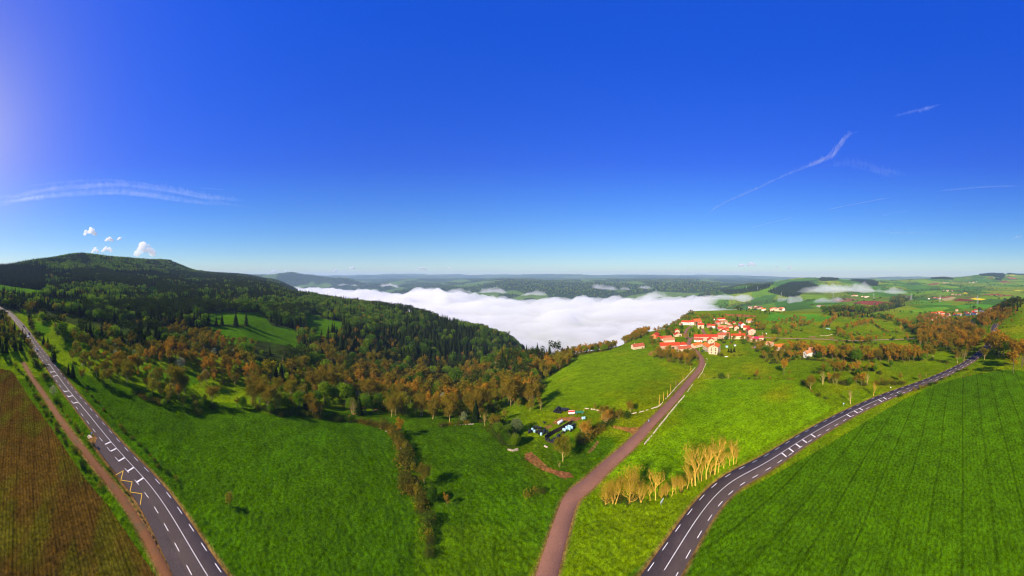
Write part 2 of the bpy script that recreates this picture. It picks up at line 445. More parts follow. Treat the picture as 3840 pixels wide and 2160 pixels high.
# ------------------------------------------------------------------ roads: centre lines on the ground
def catmull(pts, step=2.0):
    P = [np.array(p[:2], float) for p in pts]
    P = [2 * P[0] - P[1]] + P + [2 * P[-1] - P[-2]]
    out = []
    for i in range(1, len(P) - 2):
        n = max(2, int(np.linalg.norm(P[i+1] - P[i]) / step))
        for k in range(n):
            t = k / n
            out.append(.5 * ((2*P[i]) + (-P[i-1] + P[i+1])*t + (2*P[i-1] - 5*P[i] + 4*P[i+1] - P[i+2])*t*t + (-P[i-1] + 3*P[i] - 3*P[i+1] + P[i+2])*t**3))
    out.append(P[-2])
    return np.array(out)
def smooth_line(P, n):
    Q = P.copy()
    for _ in range(n): Q[1:-1] = (Q[:-2] + 2 * Q[1:-1] + Q[2:]) / 4
    return Q
def resample(P, step):
    d = np.r_[0, np.cumsum(np.hypot(*np.diff(P, axis=0).T))]
    s = np.arange(0, d[-1], step)
    return np.c_[np.interp(s, d, P[:, 0]), np.interp(s, d, P[:, 1])]

pt_left = hits('A3', (0,318), (100,370), (200,450), (290,545), (370,635), (440,735), (545,895), (650,1030), (790,1215), (880,1340))
pt_left += hits('z2', (440,710), (505,785), (610,910), (705,1033), (803,1147), (915,1275), (1060,1432))
pt_right = hits('z4', (1165,1430), (1400,1272), (1546,1180))
pt_right += hits('z5', (165,1065), (250,1013), (465,895), (550,855), (700,785), (780,757))
pt_right += hits('A7', (35,1415), (240,1333), (470,1235), (680,1132), (840,1040), (920,975), (1010,900), (1110,800), (1185,690), (1200,600), (1185,540), (1225,470))
# beyond the left edge the road goes on round the hill; between the two visible stretches it passes under the drone
ext0 = [pt_left[0] + (pt_left[0] - pt_left[1]) * 4 + Vector((-20, -50, 0)), pt_left[0] + (pt_left[0] - pt_left[1]) * 2]
MAIN = resample(smooth_line(catmull(ext0 + pt_left + pt_right, 2.0), 60), 1.5)
pt_v = hits('A1', (790,1420), (920,1310), (1120,1130), (1360,905), (1580,705))
pt_v += hits('A4', (505,1320), (720,1100), (850,960), (995,785), (1130,630), (1245,500), (1330,385), (1367,285), (1345,200), (1255,80))
pt_v += hits('z6', (930,740), (862,655), (868,600), (905,553))
_dv = (pt_v[0] - pt_v[2]).normalized()
k_join = min(range(len(MAIN)), key=lambda k: min((math.hypot(MAIN[k, 0] - pt_v[0].x - _dv.x * t, MAIN[k, 1] - pt_v[0].y - _dv.y * t) for t in range(2, 40, 2))))
VILL = resample(smooth_line(catmull([Vector((*MAIN[k_join], 0))] + pt_v, 1.5), 12), 1.5)
LANE1 = resample(smooth_line(catmull(hits('z6', (905,553), (830,545), (795,490), (803,435), (850,372), (915,342)), 1.5), 6), 1.5)
LANE2 = resample(smooth_line(catmull(hits('z6', (905,553), (1010,525), (1130,485), (1112,430), (1100,395)), 1.5), 6), 1.5)
LANE3 = resample(smooth_line(catmull(hits('A5', (1090,408), (1400,425), (1800,436), (2200,440)) + hits('A6', (300,500), (800,525), (1240,514), (1500,507), (1800,488)), 2), 8), 2)
TRACK = resample(smooth_line(catmull(hits('z2', (150,520), (200,620), (270,720), (350,840), (430,950), (540,1090), (680,1270), (810,1430), (900,1570), (1000,1760), (1120,2000), (1260,2300)), 1.5), 8), 1.5)
LANE4 = resample(smooth_line(catmull(hits('A7', (715,345), (790,400), (860,450), (885,480), (870,520), (800,560)), 1.5), 4), 1.5)

RS = 0.75; RN = 1400; RO = -RN * RS / 2
road_d = np.full((RN, RN), 99.0); road_z = np.zeros((RN, RN))
def road_profile(P):
    z = zt(P[:, 0], P[:, 1])
    k = 15
    zp = np.pad(z, k, mode='edge')
    return np.convolve(zp, np.ones(2*k+1) / (2*k+1), mode='valid')
def stamp(P, z, hw, R=8.0):
    n = int((R + hw) / RS) + 1
    for (x, y), zz in zip(P, z):
        i = int((x - RO) / RS); j = int((y - RO) / RS)
        if i < n or j < n or i >= RN - n or j >= RN - n: continue
        gx = RO + (np.arange(i - n, i + n + 1) + .5) * RS; gy = RO + (np.arange(j - n, j + n + 1) + .5) * RS
        d = np.hypot(gx[:, None] - x, gy[None, :] - y) - hw
        sl = (slice(i - n, i + n + 1), slice(j - n, j + n + 1))
        b = d < road_d[sl]
        road_d[sl] = np.where(b, d, road_d[sl]); road_z[sl] = np.where(b, zz, road_z[sl])
def road_lookup(x, y):
    i = ((np.asarray(x) - RO) / RS).astype(int); j = ((np.asarray(y) - RO) / RS).astype(int)
    ok = (i >= 0) & (j >= 0) & (i < RN) & (j < RN)
    i = np.clip(i, 0, RN - 1); j = np.clip(j, 0, RN - 1)
    return np.where(ok, road_d[i, j], 99.0), road_z[i, j]
ROADS = [('main_road', MAIN, 4.1, 'asphalt', .10, 1.3), ('village_road', VILL, 2.5, 'asphalt_red', .088, .7), ('village_lane', LANE1, 2.2, 'asphalt_red', .076, .5),
         ('village_lane', LANE2, 2.0, 'asphalt_red', .064, .5), ('farm_lane', LANE3, 1.3, 'lane_gravel', .08, .6), ('gravel_path', TRACK, 1.15, 'gravel_red', .08, .3),
         ('village_lane', LANE4, 2.0, 'asphalt', .08, .4)]
PROF = []
for nm, P, hw, mt, up, marg in ROADS:
    zz = road_profile(P); PROF.append(zz); stamp(P, zz, hw)
_k0 = int(np.argmin(np.hypot(MAIN[:, 0] - hits('B4', (440,540))[0].x, MAIN[:, 1] - hits('B4', (440,540))[0].y))); _k1 = int(np.argmin(np.hypot(MAIN[:, 0] - hits('B4', (1140,1430))[0].x, MAIN[:, 1] - hits('B4', (1140,1430))[0].y))) + 18
_T = np.gradient(MAIN, axis=0); _T /= np.linalg.norm(_T, axis=1)[:, None]
stamp((MAIN + np.c_[_T[:, 1], -_T[:, 0]] * 5.6)[_k0:_k1], PROF[0][_k0:_k1], 2.3)

def ground_z(x, y):
    """the terrain with its cuttings and banks along the roads"""
    z = zt(x, y)
    d, rz = road_lookup(x, y)
    w = np.clip((6.5 - d) / 5.5, 0, 1); w = w * w * (3 - 2 * w)
    return z * (1 - w) + (rz - .22 * np.clip((1.5 - d) / 1.5, 0, 1)) * w

# ------------------------------------------------------------------ field colours (real surface colours, patch by patch)
MEADOW = (.125,.200,.0008)
POLY = []   # (polygon in photograph pixels, colour, r range, crop rows, soil)
def field(c, pts, col, rmin=0, rmax=900, crop=0, soil=0): POLY.append((Z(c, *pts), col, rmin, rmax, crop, soil))
# forest floor on the left, then its clearings
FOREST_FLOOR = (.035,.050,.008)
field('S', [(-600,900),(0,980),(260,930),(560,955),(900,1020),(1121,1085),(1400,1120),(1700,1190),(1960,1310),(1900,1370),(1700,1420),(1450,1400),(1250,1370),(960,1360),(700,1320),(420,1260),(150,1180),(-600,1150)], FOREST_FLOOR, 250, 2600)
field('B3', [(560,1460),(700,1250),(900,1225),(1130,1180),(1540,1130),(1860,990),(2390,820),(2500,800),(2480,850),(2380,960),(2050,1040),(1960,1130),(1540,1200),(1330,1380),(1180,1460)], (.075,.09,.012), 0, 900)
field('S', [(1900,1330),(2100,1300),(2400,1180),(2600,1150),(2600,1175),(2420,1230),(2300,1290),(2150,1330)], (.05,.075,.012), 330, 2000)
field('S', [(-600,1480),(300,1400),(700,1500),(1300,1540),(1500,1560),(1800,1560),(2000,1640),(2330,1640),(2120,1900),(1900,2300),(-600,2300)], (.058,.122,.0006), 0, 260)
CLEAR = [
 Z('B5', (-400,600),(0,618),(270,655),(490,685),(690,690),(560,760),(520,800),(330,812),(200,765),(-400,752)),
 Z('B5', (520,800),(690,800),(1030,820),(1040,870),(800,925),(590,870)),
 Z('S', (72,1157),(98,1160),(94,1190),(80,1172)),
 Z('A3', (540,545),(760,600),(810,680),(690,790),(600,705)),
 Z('z2', (905,530),(1100,565),(1290,590),(1290,650),(1200,690),(1030,640),(960,665),(925,620)),
 Z('B1', (190,280),(370,310),(360,390),(200,370)),
 Z('B1', (480,270),(1200,258),(1290,330),(1370,440),(1690,480),(1730,700),(1710,770),(1500,690),(1180,640),(1120,720),(560,650),(540,455),(1100,450),(1090,425),(560,425),(530,400)),
 Z('B2', (0,330),(150,345),(200,395),(460,440),(470,530),(280,600),(250,640),(70,625),(0,570)),
 Z('B5', (2090,640),(2180,640),(2165,810),(1950,765)),
 Z('B7', (700,265),(790,268),(785,308),(720,302)), Z('B7', (1065,272),(1150,285),(1155,322),(1090,310)),
 Z('B2', (1000,780),(1140,800),(1130,855),(1040,862),(950,800)),
 Z('B2', (150,860),(240,850),(270,900),(240,990),(160,1000)),
]
for p in CLEAR: POLY.append((p, (.060,.150,.0006), 0, 1500, 0, 0))
LEFT_FIELD = Z('z2', (440,520),(520,580),(620,660),(740,665),(850,720),(960,785),(1100,822),(1200,868),(1300,858),(1637,845)) + Z('z3', (130,902),(320,924),(520,940),(700,966),(800,1005),(870,1100),(880,1180),(890,1300),(930,1400),(960,1500),(960,1900),(-600,1900)) + Z('z2', (1400,1800),(1150,1430),(840,1100),(600,830),(480,640))
POLY.append((LEFT_FIELD, (.037,.092,.0005), 0, 400, 0, 0))
MID_FIELD = Z('B6', (370,560),(540,515),(780,495),(1000,485),(1220,465),(1370,480),(1480,575),(1590,720),(1670,810),(1830,830),(1976,960),(1990,1250),(1860,1330),(1780,1700),(700,1700),(760,1290),(730,1100),(750,950),(560,780),(450,700))
POLY.append((MID_FIELD, (.046,.108,.0005), 0, 400, 0, 0))
VILLAGE_MEADOW = Z('z4', (130,790),(240,650),(350,545),(420,535),(600,522),(830,507),(850,550),(1000,592),(1090,632),(1000,722),(890,832),(740,887),(560,872),(430,852),(240,832))
POLY.append((VILLAGE_MEADOW, (.135,.225,.0006), 0, 900, 0, 0))
CROP_MID = Z('z4', (560,1250),(800,1078),(1090,690),(1150,676),(1546,682)) + Z('z5', (150,687),(220,742),(390,852),(340,890),(0,1075)) + Z('A2', (2480,690),(2060,920),(1300,1240),(600,1300))
POLY.append((CROP_MID, (.155,.285,.0006), 0, 900, .25, 0))
RIGHT_CROP = Z('z5', (-330,1450),(0,1275),(300,1110),(600,930),(820,800),(1050,700),(1250,650),(1450,620),(1560,630),(2200,700),(2200,2600),(-1400,2600),(-900,1900))
POLY.append((RIGHT_CROP, (.058,.140,.0005), 0, 900, .6, 0))
LEFT_SOIL = Z('z2', (-900,500),(0,570),(60,575),(90,600),(200,770),(330,950),(450,1130),(560,1290),(690,1440),(1000,1900),(-900,2400))
POLY.append((LEFT_SOIL, (.085,.048,.006), 0, 400, 0, .6))
field('z5', [(0,270),(100,290),(280,283),(390,300),(300,335),(180,330),(0,330)], (.085,.26,.010), 400, 1200)
field('A5', [(1040,85),(1500,20),(1900,0),(2330,45),(2200,110),(2000,140),(1500,130),(1120,100)], (.080,.26,.010), 300, 1200)
field('z6', [(1480,125),(1700,128),(2040,160),(2030,178),(1700,175),(1490,150)], (.40,.115,.045), 300, 1500)
field('z6', [(520,95),(740,60),(840,95),(700,120),(560,130)], (.30,.12,.05), 300, 1500)
field('A1', [(180,800),(260,780),(370,870),(500,990),(640,1040),(800,1060),(840,1130),(700,1140),(560,1080),(400,1020),(260,930),(170,870)], (.26,.098,.035), 0, 400)
field('A1', [(540,385),(640,320),(800,305),(950,300),(980,320),(860,360),(700,360),(590,400)], (.33,.12,.045), 0, 400)
field('A1', [(430,440),(520,400),(560,430),(480,475)], (.25,.12,.04), 0, 400)
field('A2', [(270,185),(330,165),(520,190),(700,190),(800,150),(900,60),(820,140),(640,300),(600,290),(400,215)], (.36,.125,.045), 0, 400)
field('A1', [(1020,790),(1100,700),(1160,620),(1185,640),(1120,740),(1050,790)], (.28,.12,.045), 0, 400)
field('A4', [(380,140),(430,90),(560,60),(520,110),(440,160)], (.34,.12,.05), 0, 700)
field('A6', [(130,465),(200,455),(280,470),(200,480)], (.38,.20,.08), 0, 900)
field('A6', [(430,480),(500,470),(570,485),(480,498)], (.42,.17,.08), 0, 900)
field('A5', [(800,590),(950,575),(1020,600),(900,625)], (.36,.16,.07), 0, 600)
# far farmland patches
field('A8', [(40,400),(150,402),(310,415),(300,424),(120,415)], (.40,.115,.045), 500, 3000)
field('A8', [(1110,310),(1180,292),(1300,288),(1440,300),(1330,328),(1200,320)], (.26,.055,.030), 800, 4000)
field('A8', [(1780,268),(1960,250),(1990,256),(1850,272)], (.32,.075,.035), 800, 4000)
field('A8', [(1870,272),(1975,255),(2000,262),(1960,285),(1900,290)], (.42,.33,.13), 800, 4000)
field('A8', [(1980,285),(2030,268),(2130,280),(2170,293),(1990,293)], (.17,.040,.025), 800, 4000)
field('A8', [(2060,262),(2120,252),(2210,262),(2130,268)], (.14,.10,.03), 800, 4000)
field('A8', [(2118,272),(2160,263),(2260,275),(2200,286)], (.80,.62,.004), 800, 4000)
field('A8', [(2050,224),(2080,218),(2100,224),(2080,230)], (.80,.62,.004), 800, 5000)
field('A8', [(2450,68),(2500,70),(2500,75),(2460,73)], (.70,.58,.01), 800, 6000)
field('A8', [(2490,200),(2560,198),(2560,203),(2500,204)], (.70,.58,.01), 800, 6000)
field('A8', [(2210,238),(2350,230),(2420,234),(2320,245)], (.30,.08,.035), 800, 5000)
field('A8', [(2340,247),(2470,238),(2480,245),(2380,255)], (.28,.075,.035), 800, 5000)
field('A8', [(1760,148),(1830,138),(1870,140),(1830,155),(1770,158)], (.28,.09,.045), 800, 5000)
field('A8', [(1490,250),(1560,240),(1640,255),(1560,262)], (.22,.06,.035), 800, 5000)
field('A8', [(2360,125),(2420,120),(2470,132),(2400,138)], (.28,.08,.04), 800, 6000)
field('A8', [(2415,85),(2500,95),(2530,108),(2460,105)], (.30,.10,.05), 800, 6000)
field('A8', [(2280,92),(2310,88),(2330,95),(2260,106)], (.24,.09,.04), 800, 6000)
field('A8', [(270,335),(360,332),(360,345),(280,350)], (.24,.09,.05), 800, 6000)
field('A8', [(930,280),(1080,265),(1170,275),(1100,300),(980,300)], (.24,.12,.05), 800, 6000)
field('A8', [(1630,380),(1720,350),(1900,340),(1950,355),(1850,380),(1640,388)], (.14,.31,.012), 500, 4000)
field('A8', [(1990,330),(2180,318),(2360,325),(2300,345),(2050,360)], (.09,.28,.012), 500, 4000)
field('A8', [(1590,310),(1700,285),(1980,310),(1940,325),(1700,320)], (.11,.27,.012), 500, 4000)
FARM = [(.075,.19,.004),(.11,.23,.003),(.15,.27,.002),(.055,.14,.012),(.17,.24,.004),(.06,.17,.008),(.12,.18,.006),(.20,.26,.005)]

def ground_colour(x, y, z):
    r = np.hypot(x, y)
    u, v = project(x, y, z)
    n = len(x)
    c = np.empty((n, 3)); c[:] = MEADOW
    crop = np.zeros(n); soil = np.zeros(n)
    # patchwork of far fields: irregular cells, each with its own crop
    def cells(s, seed):
        wx = x + s * .35 * fbm(x / (s * 1.6), y / (s * 1.6), 2, seed + 40); wy = y + s * .35 * fbm(x / (s * 1.6) + 9, y / (s * 1.6), 2, seed + 50)
        a = math.radians(28); gx = (wx * math.cos(a) + wy * math.sin(a)) / (s * 1.7); gy = (-wx * math.sin(a) + wy * math.cos(a)) / s
        gx = gx + .5 * (np.floor(gy) % 2)
        return _h(np.floor(gx), np.floor(gy), seed)
    hcell = cells(190.0, 21)
    far = np.array(FARM)[(hcell * 7.99).astype(int)]
    wfar = np.clip((r - 620) / 300, 0, 1)[:, None] * np.clip((u[:, None] - 2500) / 250, 0, 1)
    c = c * (1 - wfar) + far * wfar
    # wooded far slopes beyond the fog
    fs = np.clip((r - 2300) / 300, 0, 1) * (u < 2900)
    open_ = (fbm(x / 700, y / 700, 3, 31) > .28) & (r > 2600)
    slope_col = np.where(open_[:, None], np.array((.10,.17,.03)), np.array((.030,.055,.016)))
    c = c * (1 - fs[:, None]) + slope_col * fs[:, None]
    fw = np.clip((r - 7500) / 2500, 0, 1)[:, None]
    fm = (fbm(x / 900, y / 500, 3, 33) > -.05)[:, None]
    c = c * (1 - fw) + np.where(fm, np.array((.030,.055,.02)), np.array((.09,.14,.035))) * fw
    # dark wooded hills in the farmland on the right
    for pg in WOODS_FAR:
        k = in_poly(u, v, pg) & (r > 800); c[k] = (.03,.05,.010)
    for pg, col, r0, r1, cr, so in POLY:
        ua, va = np.array(pg).T
        bb = (u >= ua.min()) & (u <= ua.max()) & (v >= va.min()) & (v <= va.max()) & (r >= r0) & (r <= r1)
        idx = np.nonzero(bb)[0]
        if not len(idx): continue
        k = idx[in_poly(u[idx], v[idx], pg)]
        c[k] = col; crop[k] = cr; soil[k] = so
    # yellow-flowered and worn drifts in the meadows
    mead = ((crop < .5) & (soil < .3) & (r < 1000)) * np.clip((u - 1950 + 120 * fbm(x / 30, y / 30, 2, 67)) / 260, 0, 1)
    t = np.clip((fbm(x / 38, y / 38, 4, 61) + .05) * 1.6, 0, 1) * mead
    c = c * (1 - .55 * t[:, None]) + np.array((.27,.24,.002)) * .55 * t[:, None]
    t = np.clip(fbm(x / 22, y / 22, 4, 65) * 1.5, 0, 1) * ((crop < .5) & (soil < .3) & (r < 1000))
    c = c * (1 - .35 * t[:, None]) + np.array((.05,.15,.0008)) * .35 * t[:, None]
    # dry verges along the roads
    d, _ = road_lookup(x, y)
    t = np.clip((1.6 - d) / 1.2, 0, 1) * (d < 50)
    c = c * (1 - t[:, None]) + np.array((.22,.12,.035)) * t[:, None]
    # green regrowth on the ploughed strip at the left
    t = np.clip(fbm(x / 16, y / 7, 3, 71) * 1.8 + .12, 0, .75) * soil
    c = c * (1 - t[:, None]) + np.array((.070,.095,.002)) * t[:, None]
    return c, crop, soil

WOODS_FAR = [Z('A8', (400,215),(450,185),(600,135),(720,128),(800,145),(850,175),(700,225),(640,262),(560,255)),
             Z('A8', (835,108),(870,92),(960,92),(1010,105),(990,118),(850,120)), Z('A8', (1105,118),(1150,110),(1280,112),(1345,135),(1330,165),(1230,165),(1180,130)),
             Z('A8', (1770,95),(1830,84),(1980,100),(1970,108),(1800,104)), Z('A8', (2185,65),(2290,40),(2360,38),(2420,70),(2400,100),(2320,85),(2220,75)),
             Z('A8', (2430,55),(2576,48),(2576,70),(2440,66)), Z('A8', (2330,95),(2390,100),(2380,118),(2330,112)),
             Z('A8', (0,200),(170,190),(300,160),(430,150),(420,175),(330,205),(200,225),(60,235)),
             Z('A8', (1450,275),(1560,262),(1620,275),(1520,315),(1460,310)), Z('A8', (860,375),(1250,372),(1500,318),(1580,330),(1400,372),(1250,400),(880,400))]

# ------------------------------------------------------------------ ground
def ground_mat():
    m, nt, out = nodes_of('ground_cover')
    b = N(nt, 'ShaderNodeBsdfPrincipled', Roughness=1.0)
    b.inputs['Specular IOR Level'].default_value = 0.0
    at = N(nt, 'ShaderNodeAttribute', attribute_name='Col')
    am = N(nt, 'ShaderNodeAttribute', attribute_name='Mask')   # r: crop rows, g: ploughed soil, b: near relief
    sep = N(nt, 'ShaderNodeSeparateColor'); L(nt, am.outputs['Color'], sep.inputs[0])
    n1 = noise_node(nt, .9, 5, .7); n2 = noise_node(nt, .16, 4, .6); n3 = noise_node(nt, .011, 4, .6)
    def mul(a, fac_out, lo, hi, p0=.3, p1=.7):
        rr = ramp(nt, fac_out, [(p0, (lo,) * 3), (p1, (hi,) * 3)])
        mx = N(nt, 'ShaderNodeMixRGB', blend_type='MULTIPLY'); mx.inputs[0].default_value = 1
        L(nt, a, mx.inputs[1]); L(nt, rr.outputs[0], mx.inputs[2]); return mx.outputs[0]
    n0 = noise_node(nt, 2.4, 3, .7)
    c = mul(at.outputs['Color'], n1.outputs['Fac'], .42, 1.55)
    c = mul(c, n0.outputs['Fac'], .62, 1.35)
    c = mul(c, n2.outputs['Fac'], .72, 1.26)
    c = mul(c, n3.outputs['Fac'], .82, 1.15)
    # drill rows and wheel lines in the crops
    tc = N(nt, 'ShaderNodeTexCoord')
    def rows(angle, scale, dist):
        mp = N(nt, 'ShaderNodeMapping'); mp.inputs['Rotation'].default_value = (0, 0, angle)
        L(nt, tc.outputs['Object'], mp.inputs['Vector'])
        w = N(nt, 'ShaderNodeTexWave', Scale=scale, Distortion=dist, Detail=3.0); w.inputs['Detail Scale'].default_value = .6
        L(nt, mp.outputs[0], w.inputs['Vector']); return w
    ROW = math.radians(ROW_DEG)
    w1 = rows(ROW, .20, .9); w2 = rows(ROW, .030, 1.2)
    r1 = ramp(nt, w1.outputs['Fac'], [(.05, (.80,) * 3), (.5, (1.06,) * 3)])
    r2 = ramp(nt, w2.outputs['Fac'], [(.0, (.45,) * 3), (.035, (1.0,) * 3)])
    def blend(a, bcol, fac):
        mx = N(nt, 'ShaderNodeMixRGB', blend_type='MULTIPLY'); L(nt, fac, mx.inputs[0]); L(nt, a, mx.inputs[1]); L(nt, bcol, mx.inputs[2]); return mx.outputs[0]
    c = blend(c, r1.outputs[0], sep.outputs[0]); c = blend(c, r2.outputs[0], sep.outputs[0])
    w3 = rows(math.radians(SOIL_DEG), .28, .7); w4 = rows(math.radians(SOIL_DEG + 4), .05, 1.8)
    r3 = ramp(nt, w3.outputs['Fac'], [(.1, (.62,) * 3), (.6, (1.12,) * 3)])
    r4 = ramp(nt, w4.outputs['Fac'], [(.0, (.5,) * 3), (.07, (1.0,) * 3)])
    c = blend(c, r3.outputs[0], sep.outputs[1]); c = blend(c, r4.outputs[0], sep.outputs[1])
    L(nt, c, b.inputs['Base Color'])
    bp = N(nt, 'ShaderNodeBump', Strength=.7, Distance=.35)
    L(nt, n1.outputs['Fac'], bp.inputs['Height']); L(nt, bp.outputs[0], b.inputs['Normal'])
    L(nt, b.outputs[0], out.inputs['Surface'])
ROW_DEG = 0.0; SOIL_DEG = 0.0
# row directions on the ground, from two points along a wheel line in each field
_a, _b = hits('z5', (1380,770), (1500,1200)); ROW_DEG = -math.degrees(math.atan2(_b.y - _a.y, _b.x - _a.x)) + 90
_a, _b = hits('z2', (80,760), (60,1400)); SOIL_DEG = -math.degrees(math.atan2(_b.y - _a.y, _b.x - _a.x)) + 90
ground_mat()

def build_ground():
    us = np.r_[np.arange(-960, -100, 24.0), np.arange(-100, 3940, 3.9), np.arange(3940, 4800.1, 24.0)]
    rr = [30.0]
    while rr[-1] < 15400:
        r = rr[-1]
        rr.append(r + min(max(.30, r * r / (80 * 244) * .85), .0125 * r))
    rr = np.array(rr)
    A, R_ = np.meshgrid(np.radians((us - 1920) / 16), rr, indexing='ij')
    x = (R_ * np.sin(A)).ravel(); y = (R_ * np.cos(A)).ravel(); r = R_.ravel()
    z = ground_z(x, y)
    c, crop, soil = ground_colour(x, y, z)
    d, _ = road_lookup(x, y)
    # grass tussocks, clods and crop canopy as real relief near the drone
    near = np.clip((420 - r) / 250, 0, 1) * np.clip((d - 1.0) / 2, 0, 1)
    tus = fbm(x / 1.5, y / 1.5, 2, 81) * .22 + fbm(x / .7, y / .7, 1, 83) * .12 + fbm(x / 6, y / 6, 2, 85) * .25
    z = z + near * np.where(crop > .5, fbm(x / .8, y / .8, 2, 87) * .16, np.where(soil > .3, fbm(x / .8, y / .8, 2, 88) * .12, tus))
    nu, nr = len(us), len(rr)
    i = np.arange(nu - 1)[:, None] * nr + np.arange(nr - 1)[None, :]
    Q = np.stack([i, i + 1, i + nr + 1, i + nr], -1).reshape(-1, 4)
    me = mesh_np('ground', np.c_[x, y, z], Q[:, ::-1], ['ground_cover'], smooth=True)
    ca = me.color_attributes.new('Col', 'FLOAT_COLOR', 'POINT')
    ca.data.foreach_set('color', np.c_[c, np.ones(len(c))].astype(np.float32).ravel())
    cm = me.color_attributes.new('Mask', 'FLOAT_COLOR', 'POINT')
    cm.data.foreach_set('color', np.c_[crop, soil, near, np.ones(len(c))].astype(np.float32).ravel())
    link('ground', me, kind='structure')
    # the plot right under the drone closes the sheet
    n = 96
    mb = MB()
    pts = [(0, 0, 0.0)] + [(30.02 * math.sin(2*math.pi*k/n), 30.02 * math.cos(2*math.pi*k/n), float(ground_z(30.02 * math.sin(2*math.pi*k/n), 30.02 * math.cos(2*math.pi*k/n)))) for k in range(n)]
    mb.poly(pts, [(0, 1 + (k+1) % n, 1 + k) for k in range(n)])
    me2 = mb.build('ground', 'ground_cover')
    ca = me2.color_attributes.new('Col', 'FLOAT_COLOR', 'POINT'); ca.data.foreach_set('color', np.tile(np.array((.09,.21,.008,1), np.float32), n + 1))
    link('ground', me2, kind='structure')
build_ground()

# ------------------------------------------------------------------ road surfaces and markings
def strip(P, z, off0, off1, up, skirt=None, s0=0, s1=None):
    T = np.gradient(P, axis=0); T /= np.linalg.norm(T, axis=1)[:, None] + 1e-9
    Nn = np.c_[T[:, 1], -T[:, 0]]      # right-hand side of travel
    a = P + Nn * off0; b = P + Nn * off1
    V = np.r_[np.c_[a, z + up], np.c_[b, z + up]]
    n = len(P); i = np.arange(n - 1)
    Q = np.stack([i, i + 1, n + i + 1, n + i], -1)
    if skirt:
        V = np.r_[V, np.c_[a - Nn * .25, z + up - skirt], np.c_[b + Nn * .25, z + up - skirt]]
        Q = np.r_[Q, np.stack([2*n + i, 2*n + i + 1, i + 1, i], -1), np.stack([n + i, n + i + 1, 3*n + i + 1, 3*n + i], -1)]
    return V, Q
ROADOBJ = []
for (nm, P, hw, mt, up, marg), zz in zip(ROADS, PROF):
    w = np.full(len(P), hw)
    V, Q = strip(P, zz, -hw, hw, up, .45)
    if nm in ('village_road', 'gravel_path', 'farm_lane'):     # uneven edges, wider mouth at the junction
        e = fbm(np.arange(len(P)) / 7.0, np.zeros(len(P)) + len(P), 2, 91) * .35
        wd = hw * (1 + .9 * np.exp(-np.arange(len(P)) / 6.0)) if nm == 'village_road' else np.full(len(P), hw)
        T = np.gradient(P, axis=0); T /= np.linalg.norm(T, axis=1)[:, None]; Nn = np.c_[T[:, 1], -T[:, 0]]
        V[:len(P), :2] = P - Nn * (wd + e)[:, None]; V[len(P):2*len(P), :2] = P + Nn * (wd - e)[:, None]
        V[2*len(P):3*len(P), :2] = P - Nn * (wd + e + .3)[:, None]; V[3*len(P):, :2] = P + Nn * (wd - e + .3)[:, None]
    o = link(nm, mesh_np(nm, V, Q, [mt]), kind='structure')
    ROADOBJ.append(o)
MROAD = ROADOBJ[0]
mainz = PROF[0]
arc = np.r_[0, np.cumsum(np.hypot(*np.diff(MAIN, axis=0).T))]
def main_at(s, off):
    x = np.interp(s, arc, MAIN[:, 0]); y = np.interp(s, arc, MAIN[:, 1]); z = np.interp(s, arc, mainz)
    x2 = np.interp(s + .5, arc, MAIN[:, 0]); y2 = np.interp(s + .5, arc, MAIN[:, 1])
    t = np.array((x2 - x, y2 - y)); t /= np.linalg.norm(t) + 1e-9
    return np.array((x + t[1] * off, y - t[0] * off, z)), t
def mark(name, s0, s1, off, wd, mat='paint_white', up=.118):
    n = max(2, int((s1 - s0) / 2) + 1)
    V = []
    for s in np.linspace(s0, s1, n):
        p, t = main_at(s, off); nn = np.array((t[1], -t[0]))
        V.append((*(p[:2] - nn * wd / 2), p[2] + up)); V.append((*(p[:2] + nn * wd / 2), p[2] + up))
    return link(name, mesh_from(name, V, [(2*i, 2*i+2, 2*i+3, 2*i+1) for i in range(n - 1)], [mat]), MROAD)
def s_near(p):
    return float(arc[np.argmin(np.hypot(MAIN[:, 0] - p.x, MAIN[:, 1] - p.y))])
def visible_s(s):
    p, _ = main_at(s, 0); u, v = project(p[0], p[1], p[2])
    return -40 < u < 3880 and v < 2200
# dashed edge lines
for off, ph in ((-3.35, 0), (3.35, 2.2)):
    s = ph
    while s < arc[-1] - 5:
        if visible_s(s): mark('edge_dash', s, s + 2.6, off, .20)
        s += 6.5
# centre line: solid by the bus bay and along the right bend, dashed further out
sL = s_near(hits('A3', (790,1215))[0]); sR = s_near(hits('z5', (700,785))[0])
s = sL
while s < sR:
    if visible_s(s): mark('centre_line', s, min(s + 18, sR), 0, .16)
    s += 18
for s in np.arange(6, sL - 6, 7.5): mark('centre_dash', s, s + 3.2, 0, .16)
for s in np.arange(sR + 4, arc[-1] - 6, 7.5): mark('centre_dash', s, s + 3.2, 0, .16)
# cross bars between edge line and centre line
def bar(c, p, side):
    q = hits(c, p)[0]; s = s_near(q)
    mark('cross_bar', s - .3, s + .3, side * 1.72, 3.1, up=.124)
for p in [(755,1228), (845,1352), (895,1418)]: bar('A3', p, 1)
for p in [(430,712), (456,747), (486,786), (684,1041), (729,1096), (777,1154), (830,1217), (888,1287)]: bar('z2', p, 1)
SIDE_R = 1
for p in [(60,1108), (105,1083), (150,1056), (188,1030), (232,1002), (460,887), (502,868), (543,850), (658,800), (697,786), (773,759)]: bar('z5', p, SIDE_R)

